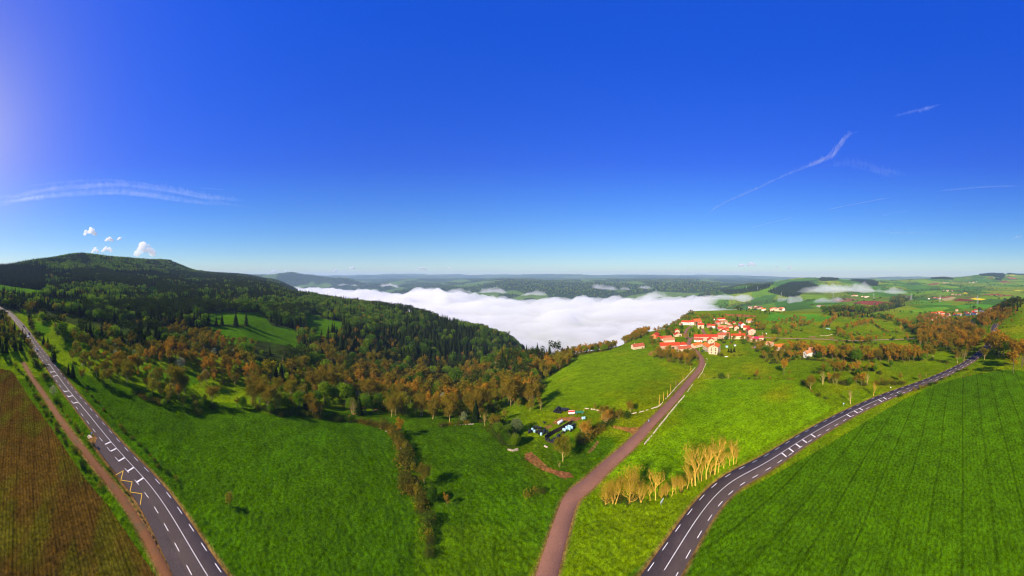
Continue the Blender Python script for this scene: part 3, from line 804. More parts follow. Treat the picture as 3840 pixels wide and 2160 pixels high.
# bus bay beside the left stretch, with its yellow zigzag
def nearest_road_z(x, y):
    k = np.argmin(np.hypot(MAIN[:, 0] - x, MAIN[:, 1] - y)); return mainz[k]
s_b0 = s_near(hits('B4', (440,540))[0]); s_b1 = s_near(hits('B4', (1140,1430))[0]) + 26
bV = []
for s_ in np.arange(s_b0, s_b1, 1.5):
    wd = 3.7 * min(1, (s_ - s_b0) / 4 + .35)
    a_, t_ = main_at(s_, 3.9); b_, t_ = main_at(s_, 3.9 + wd); bV.append(((a_[0], a_[1], a_[2] + .092), (b_[0], b_[1], b_[2] + .092), (b_[0], b_[1], b_[2] - .5)))
bb = MB(); nb = len(bV)
bb.poly([q for t_ in bV for q in t_], [f for i_ in range(nb - 1) for f in ((3*i_, 3*i_+3, 3*i_+4, 3*i_+1), (3*i_+1, 3*i_+4, 3*i_+5, 3*i_+2))] + [(0, 1, 2)])
BAY = link('bus_bay', bb.build('bus_bay', 'asphalt'), kind='structure')
zz_ = [hit(u, v) for u, v in Z('B4', (693,1038),(788,990),(755,1115),(912,1143),(880,1278),(1048,1308),(1025,1449))]
zb = MB()
for a, b in zip(zz_[:-1], zz_[1:]):
    d = (b - a); d.z = 0; d.normalize(); nrm = Vector((-d.y, d.x, 0)) * .12
    a2 = a - d * .1; b2 = b + d * .1
    za, zb_ = nearest_road_z(a.x, a.y) + .125, nearest_road_z(b.x, b.y) + .125
    zb.poly([(a2.x - nrm.x, a2.y - nrm.y, za), (b2.x - nrm.x, b2.y - nrm.y, zb_), (b2.x + nrm.x, b2.y + nrm.y, zb_), (a2.x + nrm.x, a2.y + nrm.y, za)], [(0, 1, 2, 3)])
link('zigzag_marking', zb.build('zigzag_marking', 'paint_yellow'), BAY)

# ------------------------------------------------------------------ houses
FOOT = []
def house(name, label, c, a, b, depth, eave, rise, ridge='along', wall='wall_cream', roof='roof_red', win=None, door=None, chim=0, cat='house', group=None, shutters=False, over=.35, hip=False):
    """front wall runs from crop point a to b on the ground; the house goes back from it.
    win: list of (fraction along front, height, width, height) ; door: (fraction, width, height, material)"""
    A, B = hits(c, a, b)
    f = (B - A); f.z = 0; w = f.length; f.normalize()
    g = Vector((-f.y, f.x, 0))
    if g.dot(Vector((A.x, A.y, 0))) < 0: g = -g
    gz = min(float(ground_z(*(A + f * (w * i) + g * (depth * j)).xy)) for i in (0, .5, 1) for j in (0, .5, 1))
    base = max(A.z, B.z) - .05
    o = empty(name, (A.x, A.y, base), label=label, cat=cat, group=group)
    mid_ = A + f * (w / 2) + g * (depth / 2); FOOT.append((mid_.x, mid_.y, math.hypot(w, depth) * .5 + .8)) if w < 22 else [FOOT.append(((A + f * (w * k) + g * (depth / 2)).x, (A + f * (w * k) + g * (depth / 2)).y, depth * .8)) for k in (.1, .3, .5, .7, .9)]
    M = Matrix(((f.x, g.x, 0), (f.y, g.y, 0), (0, 0, 1)))
    def T(p): return M @ Vector(p)
    lo = gz - base - .4
    top = eave + rise
    mb = MB()
    if hip:
        pts = [(0,0,lo),(w,0,lo),(w,depth,lo),(0,depth,lo),(0,0,eave),(w,0,eave),(w,depth,eave),(0,depth,eave)]
        fs = [(0,1,5,4),(1,2,6,5),(2,3,7,6),(3,0,4,7),(4,5,6,7)]
    elif ridge == 'along':
        pts = [(0,0,lo),(w,0,lo),(w,depth,lo),(0,depth,lo),(0,0,eave),(w,0,eave),(w,depth,eave),(0,depth,eave),(0,depth/2,top),(w,depth/2,top)]
        fs = [(0,1,5,4),(1,2,6,9,5),(2,3,7,6),(3,0,4,8,7)]
    else:
        pts = [(0,0,lo),(w,0,lo),(w,depth,lo),(0,depth,lo),(0,0,eave),(w,0,eave),(w,depth,eave),(0,depth,eave),(w/2,0,top),(w/2,depth,top)]
        fs = [(0,1,5,8,4),(1,2,6,5),(2,3,7,9,6),(3,0,4,7)]
    mb.poly([T(p) for p in pts], fs)
    wl_ = link('wall', mb.build('wall', wall), o)
    rb = MB(); t = .22; e = over
    if hip:
        ax = (min(w, depth) / 2) * .98
        r1, r2 = ((ax, depth/2), (w - ax, depth/2)) if w > depth else ((w/2, ax), (w/2, depth - ax))
        sl = rise / ax * e
        lowr = [(-e,-e,eave - sl),(w+e,-e,eave - sl),(w+e,depth+e,eave - sl),(-e,depth+e,eave - sl)]
        P = lowr + [(r1[0], r1[1], top), (r2[0], r2[1], top)]
        F = [(0,1,5,4),(1,2,5),(2,3,4,5),(3,0,4)] if w > depth else [(0,1,4),(1,2,5,4),(2,3,5),(3,0,4,5)]
        rb.poly([T((x, y, z + t)) for x, y, z in P], F); rb.poly([T((x, y, z + t - .12)) for x, y, z in lowr], [(3,2,1,0)])
        rb.poly([T((x, y, z + t)) for x, y, z in lowr] + [T((x, y, z + t - .12)) for x, y, z in lowr], [(i, 4 + i, 4 + (i+1) % 4, (i+1) % 4) for i in range(4)])
    else:
        if ridge == 'along': half, L0, L1 = depth / 2, -e, w + e
        else: half, L0, L1 = w / 2, -e, depth + e
        k = rise / half
        for sgn in (0, 1):
            def pr(d, l, z):
                q = d if sgn == 0 else 2 * half - d
                return T((l, q, z)) if ridge == 'along' else T((q, l, z))
            pts = []
            for z in (0, t):
                pts += [pr(-e, L0, eave - k * e + z + .01), pr(-e, L1, eave - k * e + z + .01), pr(half, L1, top + z + .01), pr(half, L0, top + z + .01)]
            rb.poly(pts, [(0,3,2,1),(4,5,6,7),(0,1,5,4),(1,2,6,5),(2,3,7,6),(3,0,4,7)])
    ro = link('roof', rb.build('roof', roof), o)
    for i in range(chim):
        cb = MB(); cx = w * (.2 + .55 * i) if ridge == 'along' else w * .5 + .6; cyy = depth * .5 + .4 if ridge == 'along' else depth * (.25 + .5 * i)
        q = [T((cx + dx, cyy + dy, z)) for z in (top - .8, top + 1.1) for dx, dy in ((-.4,-.3),(.4,-.3),(.4,.3),(-.4,.3))]
        cb.poly(q, [(0,3,2,1),(4,5,6,7),(0,1,5,4),(1,2,6,5),(2,3,7,6),(3,0,4,7)])
        link('chimney', cb.build('chimney', 'wall_pink'), ro)
    if win is None:
        win = []
        ns = 1 if eave < 4.2 else (2 if eave < 7.2 else 3)
        nx = max(1, int(w / 3.6))
        for s in range(ns):
            for i in range(nx): win.append(((i + .5) / nx, 1.0 + s * 2.7, .95, 1.35))
    for fx, wz, ww, wh in win:
        if door and abs(fx - door[0]) * w < (ww + door[1]) / 2 and wz < door[2]: continue
        if wz + wh > eave + (rise * .6 if ridge == 'gable' and abs(fx - .5) < .2 else -.15): continue
        fm = MB(); x0, x1 = fx * w - ww / 2, fx * w + ww / 2
        q = [T((x, y, z)) for z in (wz - .1, wz + wh + .1) for x, y in ((x0 - .1, -.06), (x1 + .1, -.06), (x1 + .1, .08), (x0 - .1, .08))]
        fm.poly(q, [(0,3,2,1),(4,5,6,7),(0,1,5,4),(1,2,6,5),(2,3,7,6),(3,0,4,7)])
        wo = link('window', fm.build('window', 'shutter' if shutters else 'stone_pale'), o)
        pm = MB(); pm.poly([T((x0, -.075, wz)), T((x1, -.075, wz)), T((x1, -.075, wz + wh)), T((x0, -.075, wz + wh))], [(0, 1, 2, 3)])
        link('pane', pm.build('pane', 'glass_dark'), wo)
    if door:
        fx, ww, wh, mt = door
        dm = MB(); x0, x1 = fx * w - ww / 2, fx * w + ww / 2
        q = [T((x, y, z)) for z in (0, wh) for x, y in ((x0, -.07), (x1, -.07), (x1, .08), (x0, .08))]
        dm.poly(q, [(0,3,2,1),(4,5,6,7),(0,1,5,4),(1,2,6,5),(2,3,7,6),(3,0,4,7)])
        link('door', dm.build('door', mt), o)
    return o
VG = 'houses of the red-roofed village'
def H(label, a, b, depth, eave, rise, **kw):
    kw.setdefault('group', None); c = kw.pop('c', 'z6'); nm = kw.pop('name', 'house')
    return house(nm, label, c, a, b, depth, eave, rise, **kw)
DW = (.5, 1.1, 2.1, 'wood_brown')
H('long low stone barn with a red roof behind the roadside copse', (352,757), (700,747), 10, 5.2, 2.6, wall='wall_stone', roof='roof_red', name='barn', cat='barn', door=(.66, 3.0, 3.4, 'wood_dark'), win=[])
H('white square house with a hipped red roof at the end of the long low barn', (704,745), (832,738), 9, 5.4, 2.6, wall='wall_white', hip=True, win=[(.5, 3.2, .9, 1.2)])
H('cream stone barn with a rust red roof where the red road enters the village', (678,815), (905,792), 8.5, 4.8, 2.3, wall='wall_cream', roof='roof_rust', name='barn', cat='barn', door=(.78, 2.6, 2.8, 'wall_white'), win=[(.45, 1.4, .9, .9), (.1, 2.4, .7, .7)])
H('tall three-storey cream house with an orange gabled roof', (1205,832), (1372,842), 13, 8.4, 2.6, ridge='gable', wall='wall_cream', roof='roof_orange', win=[(.28, 1.0, 1, 1.6), (.72, 1.0, 1, 1.6), (.28, 4.0, 1, 1.7), (.72, 4.0, 1, 1.7), (.28, 6.6, .9, 1.2), (.72, 6.6, .9, 1.2), (.5, 8.6, .7, .8)], shutters=True, chim=1)
H('cream house with a sloping orange roof joined to the tall gabled house', (1100,742), (1203,800), 8, 5.6, 2.4, wall='wall_cream', roof='roof_orange', door=(.6, 1.2, 2.1, 'wood_dark'))
H('low cream outbuilding with an orange roof left of the tall gabled house', (952,732), (1098,697), 7, 3.6, 1.9, wall='wall_cream', roof='roof_orange', win=[(.3, 1.2, .8, .9), (.7, 1.2, .8, .9)])
H('small white bungalow with a red roof before the long stone barn', (947,616), (1092,624), 8, 3.0, 2.0, wall='wall_white', roof='roof_rust', win=[(.28, 1.0, 1.4, 1.1), (.50, 1.0, 1.4, 1.1)], door=(.82, 1.0, 2.0, 'glass_dark'), chim=1)
H('cream gabled house behind the tall orange-roofed one', (1196,655), (1310,648), 9, 4.8, 2.6, ridge='gable', wall='wall_cream', win=[(.5, 2.6, .9, 1.2)])
H('long stone barn with a bright red roof in the middle of the village', (948,604), (1362,598), 10, 6.0, 2.3, wall='wall_stone', name='barn', cat='barn', win=[(.08, 4.4, .7, .7), (.16, 4.4, .7, .7), (.24, 4.4, .7, .7)], door=(.6, 1.3, 2.4, 'wall_white'))
H('stone barn with a white door and red roof beyond the long barn', (1368,572), (1580,562), 11, 6.2, 2.3, wall='wall_stone', roof='roof_rust', name='barn', cat='barn', door=(.58, 4.2, 4.4, 'wall_white'), win=[])
H('long red-roofed range with pale walls behind the garden trees', (1600,572), (1850,566), 9, 4.8, 2.4, wall='wall_cream', win=[(.1, 1.2, .9, 1.2), (.8, 1.2, .9, 1.2)])
H('angled red-roofed barn ending the long range', (1856,582), (1946,612), 9, 4.6, 2.3, wall='wall_pink', roof='roof_rust', name='barn', cat='barn', win=[])
H('barn with a magenta sheet-metal roof', (1952,612), (2080,618), 12, 3.6, 2.2, wall='wall_cream', roof='roof_magenta', name='barn', cat='barn', win=[])
H('small stone house with a red roof beside the magenta barn', (2092,602), (2172,600), 8, 4.6, 2.0, wall='wall_pink', roof='roof_rust')
H('cream farmhouse with an orange roof and one long bare wall', (2375,782), (2545,772), 10, 4.8, 2.4, wall='wall_cream', roof='roof_orange', win=[(.06, 1.4, .8, 1.0)], door=(.5, .9, 1.5, 'wood_brown'))
H('ruined tan-roofed shed beside the orange-roofed farmhouse', (2205,690), (2312,700), 8, 3.0, 2.2, wall='wall_cream', roof='roof_tan', name='shed', cat='shed', win=[])
H('brick-red boarded barn with a gabled red roof at the village edge', (192,562), (300,562), 15, 4.0, 3.0, ridge='gable', wall='wall_orange', name='barn', cat='barn', win=[])
H('low cream house with a red roof between the brick-red barn and the copse', (275,596), (428,604), 9, 3.4, 2.4, wall='wall_cream', roof='roof_red', win=[(.2, 1.1, .8, 1.0)])
H('stone shed with a tan tiled roof behind the long low barn', (430,636), (612,622), 9, 3.6, 2.2, wall='wall_pink', roof='roof_tan', name='shed', cat='shed', win=[])
H('rust-roofed shed joined to the tan-roofed stone shed', (420,600), (560,590), 8, 4.0, 2.2, wall='wall_pink', roof='roof_rust', name='shed', cat='shed', win=[])
H('narrow cream house with a red gable on the village green', (614,476), (700,472), 9, 4.6, 2.4, ridge='gable', wall='wall_cream', win=[(.5, 2.4, .8, 1.0)])
H('low cream house with an open porch below the narrow gabled one', (614,532), (733,520), 8, 3.2, 2.2, ridge='gable', wall='wall_cream', win=[], door=(.75, 2.2, 2.2, 'wood_dark'))
H('lone cottage with a brown tiled roof above the sloping meadow', (735,502), (800,492), 8, 3.6, 2.6, c='z4', wall='wall_cream', roof='roof_rust', win=[(.2, 1.2, .8, 1.0)], door=(.8, 1.6, 2.2, 'wood_brown'), chim=1)
H('low stone wing at the left end of the white terrace', (686,348), (724,346), 8, 4.2, 1.8, wall='wall_stone', roof='roof_tan', win=[])
H('white terrace house with a long red roof', (724,328), (866,322), 9, 5.0, 2.6, wall='wall_white', shutters=True)
H('two-storey white house at the right end of the terrace', (868,328), (950,324), 9, 6.2, 2.6, wall='wall_white', shutters=True)
H('low barn with a bright orange roof behind the terrace', (955,272), (1080,262), 14, 2.6, 3.0, wall='wood_brown', roof='roof_orange', name='barn', cat='barn', win=[])
H('stone house with a dusty red roof behind the cream village house', (965,328), (1090,322), 9, 5.4, 2.4, wall='wall_stone', roof='roof_rust')
H('square cream house with a red roof and bare walls', (1018,384), (1126,380), 10, 6.4, 2.2, wall='wall_cream', win=[(.6, 3.6, .9, 1.3)])
H('brown stone house with a red roof beside the lilac-white one', (1182,374), (1256,370), 9, 4.6, 2.2, wall='wall_stone')
H('lilac-white house with brown shutters', (1262,378), (1336,380), 9, 4.6, 2.2, wall='wall_white', shutters=True)
H('tall stone house with a red roof in the upper village', (1342,328), (1412,322), 9, 5.8, 2.4, wall='wall_stone', roof='roof_red')
H('long white-walled house with a red roof at the top of the village', (1365,250), (1500,244), 9, 3.2, 2.4, wall='wall_white', win=[])
H('stone house with white patched wall in the upper village', (1424,306), (1540,300), 10, 4.8, 2.0, wall='wall_stone', roof='roof_tan', door=(.72, 2.2, 2.4, 'wall_white'))
H('tiny white tower-like house with a red cap', (1281,236), (1314,236), 4, 3.2, 1.2, wall='wall_white', win=[])
H('barn with a wide tan roof in the village centre', (1368,388), (1515,392), 13, 2.6, 2.8, wall='wall_cream', roof='roof_tan', name='barn', cat='barn', win=[])
H('shed with a striped red and white roof', (1584,322), (1682,300), 9, 2.8, 1.4, wall='wall_cream', roof='roof_red', name='shed', cat='shed', win=[])
H('cream gabled house with a red porch roof', (1658,426), (1740,424), 12, 6.0, 2.6, ridge='gable', wall='wall_cream', win=[(.3, 3.4, .8, 1.2), (.7, 3.4, .8, 1.2)], door=DW)
H('white gable-fronted house with rows of windows and a long red roof', (1772,374), (1852,370), 20, 6.0, 2.8, ridge='gable', wall='wall_white', win=[(.22, 1.0, .9, 1.2), (.5, 1.0, .9, 1.2), (.78, 1.0, .9, 1.2), (.22, 3.8, .9, 1.2), (.5, 3.8, .9, 1.2), (.78, 3.8, .9, 1.2)])
H('house with an orange-red roof behind the white gable-fronted one', (1900,290), (1995,282), 9, 5.4, 2.4, wall='wall_pink', roof='roof_orange')
H('cream barn with an arched door and red roof', (1812,414), (1925,416), 10, 4.8, 2.6, wall='wall_cream', name='barn', cat='barn', door=(.4, 2.2, 2.6, 'wall_orange'), win=[])
H('tall gabled stone barn with red-framed hatch and door', (1900,502), (2030,497), 14, 7.4, 2.8, ridge='gable', wall='wall_pink', name='barn', cat='barn', win=[(.5, 4.2, 1.3, 1.6)], door=(.5, 1.6, 2.4, 'wall_orange'))
H('small white gabled house behind the stone barns', (1420,468), (1522,466), 9, 3.4, 2.4, ridge='gable', wall='wall_white', win=[(.5, 1.6, .7, .8)])
H('red-roofed house above the small white gabled one', (1376,424), (1470,418), 9, 3.6, 2.2, wall='wall_cream')
H('red-roofed annexe right of the small white gabled house', (1500,430), (1566,424), 7, 3.4, 1.8, wall='wall_orange')
H('little rust-roofed shed in the upper village', (1562,374), (1630,368), 7, 2.8, 1.6, wall='wall_pink', roof='roof_rust', name='shed', cat='shed', win=[])
H('tiny red shed beside the arched-door barn', (1746,472), (1790,470), 5, 3.0, 1.2, wall='wall_orange', roof='roof_red', name='shed', cat='shed', win=[])
H('white farmhouse gable with dark windows among the russet trees', (1793,778), (1866,792), 9, 5.0, 2.4, c='A5', ridge='gable', wall='wall_white', roof='roof_tan', win=[(.35, 3.0, .9, 1.3), (.7, 1.2, .9, 1.8)])
H('white rear wing of the farmhouse among the russet trees', (1905,742), (2025,732), 9, 4.6, 2.8, c='A5', wall='wall_white', roof='roof_tan', win=[(.55, 2.6, .9, 1.2), (.85, 2.6, .9, 1.2)])

# second village and far hamlets
G2 = 'houses of the second village'
v2 = [((222,352),(310,345),8,'roof_red','wall_cream'),((322,330),(402,322),7,'roof_orange','wall_cream'),((240,400),(330,396),5,'roof_red','wall_pink'),((320,372),(420,365),5,'roof_orange','wall_cream'),((385,395),(485,388),5,'roof_rust','wall_cream'),
      ((450,350),(490,352),5,'roof_rust','wall_cream'),((548,352),(585,352),4,'roof_red','wall_white'),((612,352),(674,350),5,'roof_orange','wall_white'),((595,280),(635,278),5,'roof_tan','wall_cream'),((730,322),(770,330),5,'roof_red','wall_white'),
      ((745,346),(820,342),4,'roof_rust','wall_white'),((845,310),(890,306),5,'roof_red','wall_cream'),((848,338),(918,334),4,'roof_red','wall_white'),((882,290),(924,290),6,'roof_red','wall_white'),((965,318),(1025,314),3,'metal_grey','wall_white'),
      ((182,410),(214,408),4,'roof_orange','wall_cream'),((300,372),(340,368),4,'roof_red','wall_pink'),((365,340),(430,336),6,'roof_red','wall_pink'),((120,405),(150,403),4,'roof_tan','wall_pink'),((1130,252),(1170,250),4,'roof_red','wall_white'),((215,425),(262,422),4,'roof_red','wall_cream')]
ADJ = ['broad', 'tall', 'low', 'narrow', 'square', 'long', 'small']
for i, (a, b, ev, rf, wl_c) in enumerate(v2):
    col = {'roof_red': 'red', 'roof_orange': 'orange', 'roof_rust': 'rust red', 'roof_tan': 'tan', 'metal_grey': 'grey metal'}[rf]
    wc = {'wall_cream': 'cream', 'wall_pink': 'pinkish', 'wall_white': 'white'}[wl_c]
    house('house', '%s house with a %s roof in the second village below the main road' % (wc, col), 'A7', a, b, 8, ev * 1.0, 2.2, 'along', wl_c, rf, group=G2)
def hamlet(c, box, n, r_hint, label, group, seed):
    rng = random.Random(seed)
    for i in range(n):
        x = rng.uniform(box[0], box[2]); y = rng.uniform(box[1], box[3])
        p = hits(c, (x, y))[0]
        w = rng.uniform(10, 20) / px_scale(p) / CROPS[c][2]
        house('house', label, c, (x - w / 2, y), (x + w / 2, y + rng.uniform(-.4, .4) * w * .1), rng.uniform(8, 12), rng.uniform(4, 6), 2.4, rng.choice(('along', 'gable')), rng.choice(('wall_cream', 'wall_white', 'wall_pink')), rng.choice(('roof_red', 'roof_orange', 'roof_rust', 'roof_tan')), win=[], group=group)
hamlet('A8', (235,340,345,362), 7, 0, 'red-roofed house in the hamlet beyond the village skyline', 'houses of the hamlet beyond the skyline', 1)
hamlet('A8', (360,366,545,378), 11, 0, 'pale-walled house in the row beyond the village skyline', 'houses of the row beyond the skyline', 2)
hamlet('A8', (1105,246,1165,254), 5, 0, 'house in the hamlet below the broad fog bank', 'houses of the hamlet below the fog bank', 3)
hamlet('A8', (1185,256,1275,262), 5, 0, 'house in the farm group right of the hamlet below the fog bank', 'houses of the farm group by the fog bank', 4)
hamlet('A8', (1770,266,1895,278), 6, 0, 'farm building beside the pale stubble field', 'farm buildings by the stubble field', 5)
hamlet('A8', (1935,238,2060,244), 6, 0, 'long farm building in the group below the hill hamlet', 'farm buildings below the hill hamlet', 6)
hamlet('A8', (1890,202,2025,214), 8, 0, 'house in the hamlet on the lower slope of the right-hand hill', 'houses of the lower hill hamlet', 7)
hamlet('A8', (1880,132,1975,142), 9, 0, 'house in the hamlet below the wooded round hill', 'houses of the upper hill hamlet', 8)
hamlet('A8', (2040,128,2190,138), 7, 0, 'house strung along the upper slope of the right-hand hill', 'houses along the upper slope', 9)
hamlet('A8', (825,338,900,346), 4, 0, 'pale farm building half hidden by the two-humped fog patch', 'farm buildings in the fog patch', 10)


# ------------------------------------------------------------------ trees
def quads_cloud(C, size, rng, aspect=1.0, flat=0.0):
    """one small leaf spray (a bent quad) per centre, freely turned"""
    n = len(C)
    a = rng.normal(size=(n, 3)); a[:, 2] *= (1 - flat); a /= np.linalg.norm(a, axis=1)[:, None]
    b = rng.normal(size=(n, 3)); b -= a * (a * b).sum(1)[:, None]; b /= np.linalg.norm(b, axis=1)[:, None]
    s = (size * rng.uniform(.6, 1.4, n))[:, None]
    a = a * s * aspect; b = b * s
    V = np.stack([C - a * .5, C + b * .5 * .8, C + a * .5, C - b * .5 * .8], 1).reshape(-1, 3)
    Q = np.arange(4 * n).reshape(n, 4)
    return V, Q
def tube_np(p, q, r0, r1, n=4):
    p = np.asarray(p, float); q = np.asarray(q, float)
    d = q - p; d /= np.linalg.norm(d) + 1e-9
    a = np.cross(d, (0.3, 0.9, 0.1)); a /= np.linalg.norm(a) + 1e-9; b = np.cross(d, a)
    t = np.arange(n) * 2 * math.pi / n
    ring = np.cos(t)[:, None] * a + np.sin(t)[:, None] * b
    V = np.r_[p + ring * r0, q + ring * r1]
    i = np.arange(n); Q = np.stack([i, (i + 1) % n, n + (i + 1) % n, n + i], -1)
    return V, Q
class NB:
    def __init__(s): s.V = []; s.Q = []; s.n = 0
    def add(s, V, Q): s.V.append(V); s.Q.append(Q + s.n); s.n += len(V)
    def get(s): return (np.concatenate(s.V), np.concatenate(s.Q)) if s.V else (np.zeros((0, 3)), np.zeros((0, 4), int))

def skeleton(rng, h, spread, levels=3, first=.3, upright=.6, kids=(5, 4, 3), r0=None, wig=.12, thick=.42):
    """trunk and limbs; returns (tubes, tips)"""
    nb = NB(); tips = []
    r0 = r0 or h * .022
    def grow(p, d, ln, r, lev):
        segs = 4 if lev == 0 else 3
        pts = [p]
        for k in range(segs):
            d = d + rng.normal(size=3) * wig * (1 if lev else .5); d[2] += .05 * upright; d /= np.linalg.norm(d)
            pts.append(pts[-1] + d * ln / segs)
        for k in range(segs):
            a = r * (1 - .62 * k / segs); b = r * (1 - .62 * (k + 1) / segs)
            V, Q = tube_np(pts[k], pts[k+1], a, b, 6 if lev == 0 else (4 if lev == 1 else 3)); nb.add(V, Q)
        if lev >= levels:
            tips.append(pts[-1]); return
        for j in range(kids[lev]):
            f = first + (1 - first) * (j + rng.uniform(0, .9)) / kids[lev] if lev == 0 else .35 + .65 * (j + rng.uniform(.2, 1)) / kids[lev]
            f = min(f, 1); x = f * segs; k = min(int(x), segs - 1); q = pts[k] + (pts[k+1] - pts[k]) * (x - k)
            az = rng.uniform(0, 2 * math.pi) if lev else j * 2.4 + rng.uniform(-.5, .5)
            side = np.array((math.cos(az), math.sin(az), 0))
            nd = side * spread + np.array((0, 0, upright)) + d * .5; nd /= np.linalg.norm(nd)
            grow(q, nd, ln * rng.uniform(.42, .62) * (1.15 - .35 * f if lev == 0 else 1), r * thick * (1.2 - .5 * f), lev + 1)
        tips.append(pts[-1])
    grow(np.zeros(3), np.array((rng.normal() * .05, rng.normal() * .05, 1.0)), h * (.78 if levels > 1 else .9), r0, 0)
    V, Q = nb.get()
    return V, Q, np.array(tips)

def fit_height(parts, h):
    top = max(V[:, 2].max() for V, Q in parts if len(V))
    return [(V * (h / top), Q) for V, Q in parts]

def make_conifer(rng, h, dense=1.0):
    nb = NB(); layers = int(13 * dense); R = h * rng.uniform(.17, .23)
    for i in range(layers):
        f = i / layers; z = h * (.10 + .90 * f); rad = R * (1 - f) ** .85 + .02 * h * (1 - f)
        n = max(5, int((13 - 7 * f) * dense))
        a0 = rng.uniform(0, 6.28)
        for k in range(n):
            a = a0 + 6.283 * k / n + rng.uniform(-.2, .2); rr = rad * rng.uniform(.7, 1.18); w = rr * .40
            c, s = math.cos(a), math.sin(a); dz = -rr * rng.uniform(.15, .45)
            p0 = np.array((0, 0, z + h * .03)); tip = np.array((c * rr, s * rr, z + dz))
            m = np.array((c * rr * .6, s * rr * .6, z + dz * .35)); sd = np.array((-s, c, 0)) * w
            nb.add(np.array([p0, m + sd - (0, 0, .1 * rr), tip, m - sd - (0, 0, .1 * rr)]), np.array([[0, 1, 2, 3]]))
    V, Q = tube_np((0, 0, -1), (0, 0, h * .96), h * .014, h * .003, 5)
    return (V, Q), nb.get()
def make_pine(rng, h):
    """tall bare stem with tufted upper boughs"""
    tV, tQ, tips = skeleton(rng, h, .9, 1, .45, .35, (11,), h * .016)
    C = []
    for t in tips:
        k = 34; C.append(t + rng.normal(size=(k, 3)) * np.array((.085, .085, .06)) * h)
    V, Q = quads_cloud(np.concatenate(C), h * .065, rng, 1.2, .15)
    (a, b) = fit_height([(tV, tQ), (V, Q)], h)
    return a, b
def make_broad(rng, h, nleaf, leaf, wide=.40, low=.22):
    """full crown of leafy lobes over a forked trunk"""
    tV, tQ, tips = skeleton(rng, h, .75, 1, .28, .65, (8,), h * .024)
    C = []
    nl = 15
    for i in range(nl):
        a = i * 2.399 + rng.uniform(-.3, .3); f = (i + .5) / nl
        zc = h * (low + .16 + (.94 - low - .24) * f); ring = math.sin(math.pi * (.18 + .74 * f)) * h * wide * .62 * rng.uniform(.7, 1.1)
        c = np.array((math.cos(a) * ring, math.sin(a) * ring, zc)); R = h * wide * rng.uniform(.30, .52)
        k = nleaf // nl
        d = rng.normal(size=(k, 3)); d /= np.linalg.norm(d, axis=1)[:, None]
        d *= (R * rng.uniform(.55, 1.12, k) ** .5)[:, None]; d[:, 2] *= .8
        C.append(c + d)
    C = np.concatenate(C); C = C[C[:, 2] > h * .1]
    V, Q = quads_cloud(C, leaf * h, rng, 1.1, .2)
    return fit_height([(tV, tQ), (V, Q)], h)
def make_bare(rng, h, nbud, bud, spread=.62, upright=.75, first=.22, stems=1, r0=None, levels=3, kids=(6, 4, 3), wig=.12, thick=.42):
    """leafless tree just budding: fine twigs with a haze of buds"""
    nb = NB(); T = []
    for s in range(stems):
        V, Q, tips = skeleton(rng, h * rng.uniform(.8, 1), spread, levels, first, upright, kids, r0, wig, thick)
        if stems > 1:
            a = s * 6.283 / stems; off = np.array((math.cos(a), math.sin(a), 0)) * h * .02
            V = V + off + V[:, 2:3] * np.array((math.cos(a), math.sin(a), 0)) * .14; tips = tips + off + tips[:, 2:3] * np.array((math.cos(a), math.sin(a), 0)) * .14
        nb.add(V, Q); T.append(tips)
    tips = np.concatenate(T)
    sel = tips[rng.integers(0, len(tips), nbud)]
    C = sel + rng.normal(size=(nbud, 3)) * h * .045
    C = C[C[:, 2] > h * .15]
    V, Q = quads_cloud(C, bud * h, rng, 1.8, .1)
    return fit_height([nb.get(), (V, Q)], h)
def make_bush(rng, h, n, leaf):
    C = []
    for i in range(7):
        a = i * 2.4; rr = h * rng.uniform(.1, .62); c = np.array((math.cos(a) * rr, math.sin(a) * rr, h * rng.uniform(.25, .5)))
        d = rng.normal(size=(n // 7, 3)); d /= np.linalg.norm(d, axis=1)[:, None]
        C.append(c + d * h * rng.uniform(.32, .5) * rng.uniform(.6, 1.1, (n // 7, 1)) ** .5)
    C = np.concatenate(C); C = C[C[:, 2] > 0]
    V, Q = quads_cloud(C, leaf * h, rng, 1.1, .1)
    nb = NB()
    for i in range(5):
        a = i * 1.3; v, q = tube_np((0, 0, -.2), (math.cos(a) * h * .4, math.sin(a) * h * .4, h * .6), h * .03, h * .01, 3); nb.add(v, q)
    return nb.get(), (V, Q)

# prototypes of unit kinds: (trunk mesh, crown mesh, joined mesh)
PROTO = {}
def proto(kind, variant, tr, cr, bark, leaf):
    tm = mesh_np('trunk', *tr, [bark]); cm = mesh_np('crown', *cr, [leaf])
    V = np.r_[tr[0], cr[0]]; Q = np.r_[tr[1], cr[1] + len(tr[0])]
    jm = mesh_np(kind, V, Q, [bark, leaf], np.r_[np.zeros(len(tr[1])), np.ones(len(cr[1]))])
    PROTO.setdefault(kind, []).append((tm, cm, jm))
rg = np.random.default_rng(11)
for i in range(4): proto('conifer', i, *make_conifer(rg, 10, 1.0 + .15 * i), 'bark_dark', 'needles')
for i in range(3): proto('pine', i, *make_pine(rg, 10), 'bark', 'needles_pine')
for i in range(4): proto('broad', i, *make_broad(rg, 10, 700, .085, .40 + .05 * i), 'bark', 'leaf_green')
for i in range(2): proto('broad_near', i, *make_broad(rg, 10, 2600, .045, .38 + .05 * i), 'bark', 'leaf_green')
for i in range(5): proto('brown', i, *make_bare(rg, 10, 520, .052, .70 + .09 * i), 'bark', 'leaf_brown')
for i in range(3): proto('russet', i, *make_bare(rg, 10, 520, .05, .66 + .1 * i), 'bark', 'leaf_russet')
for i in range(3): proto('brown_near', i, *make_bare(rg, 10, 2600, .024, .85 + .1 * i, levels=3, kids=(8, 5, 4)), 'bark_pale', 'leaf_brown')
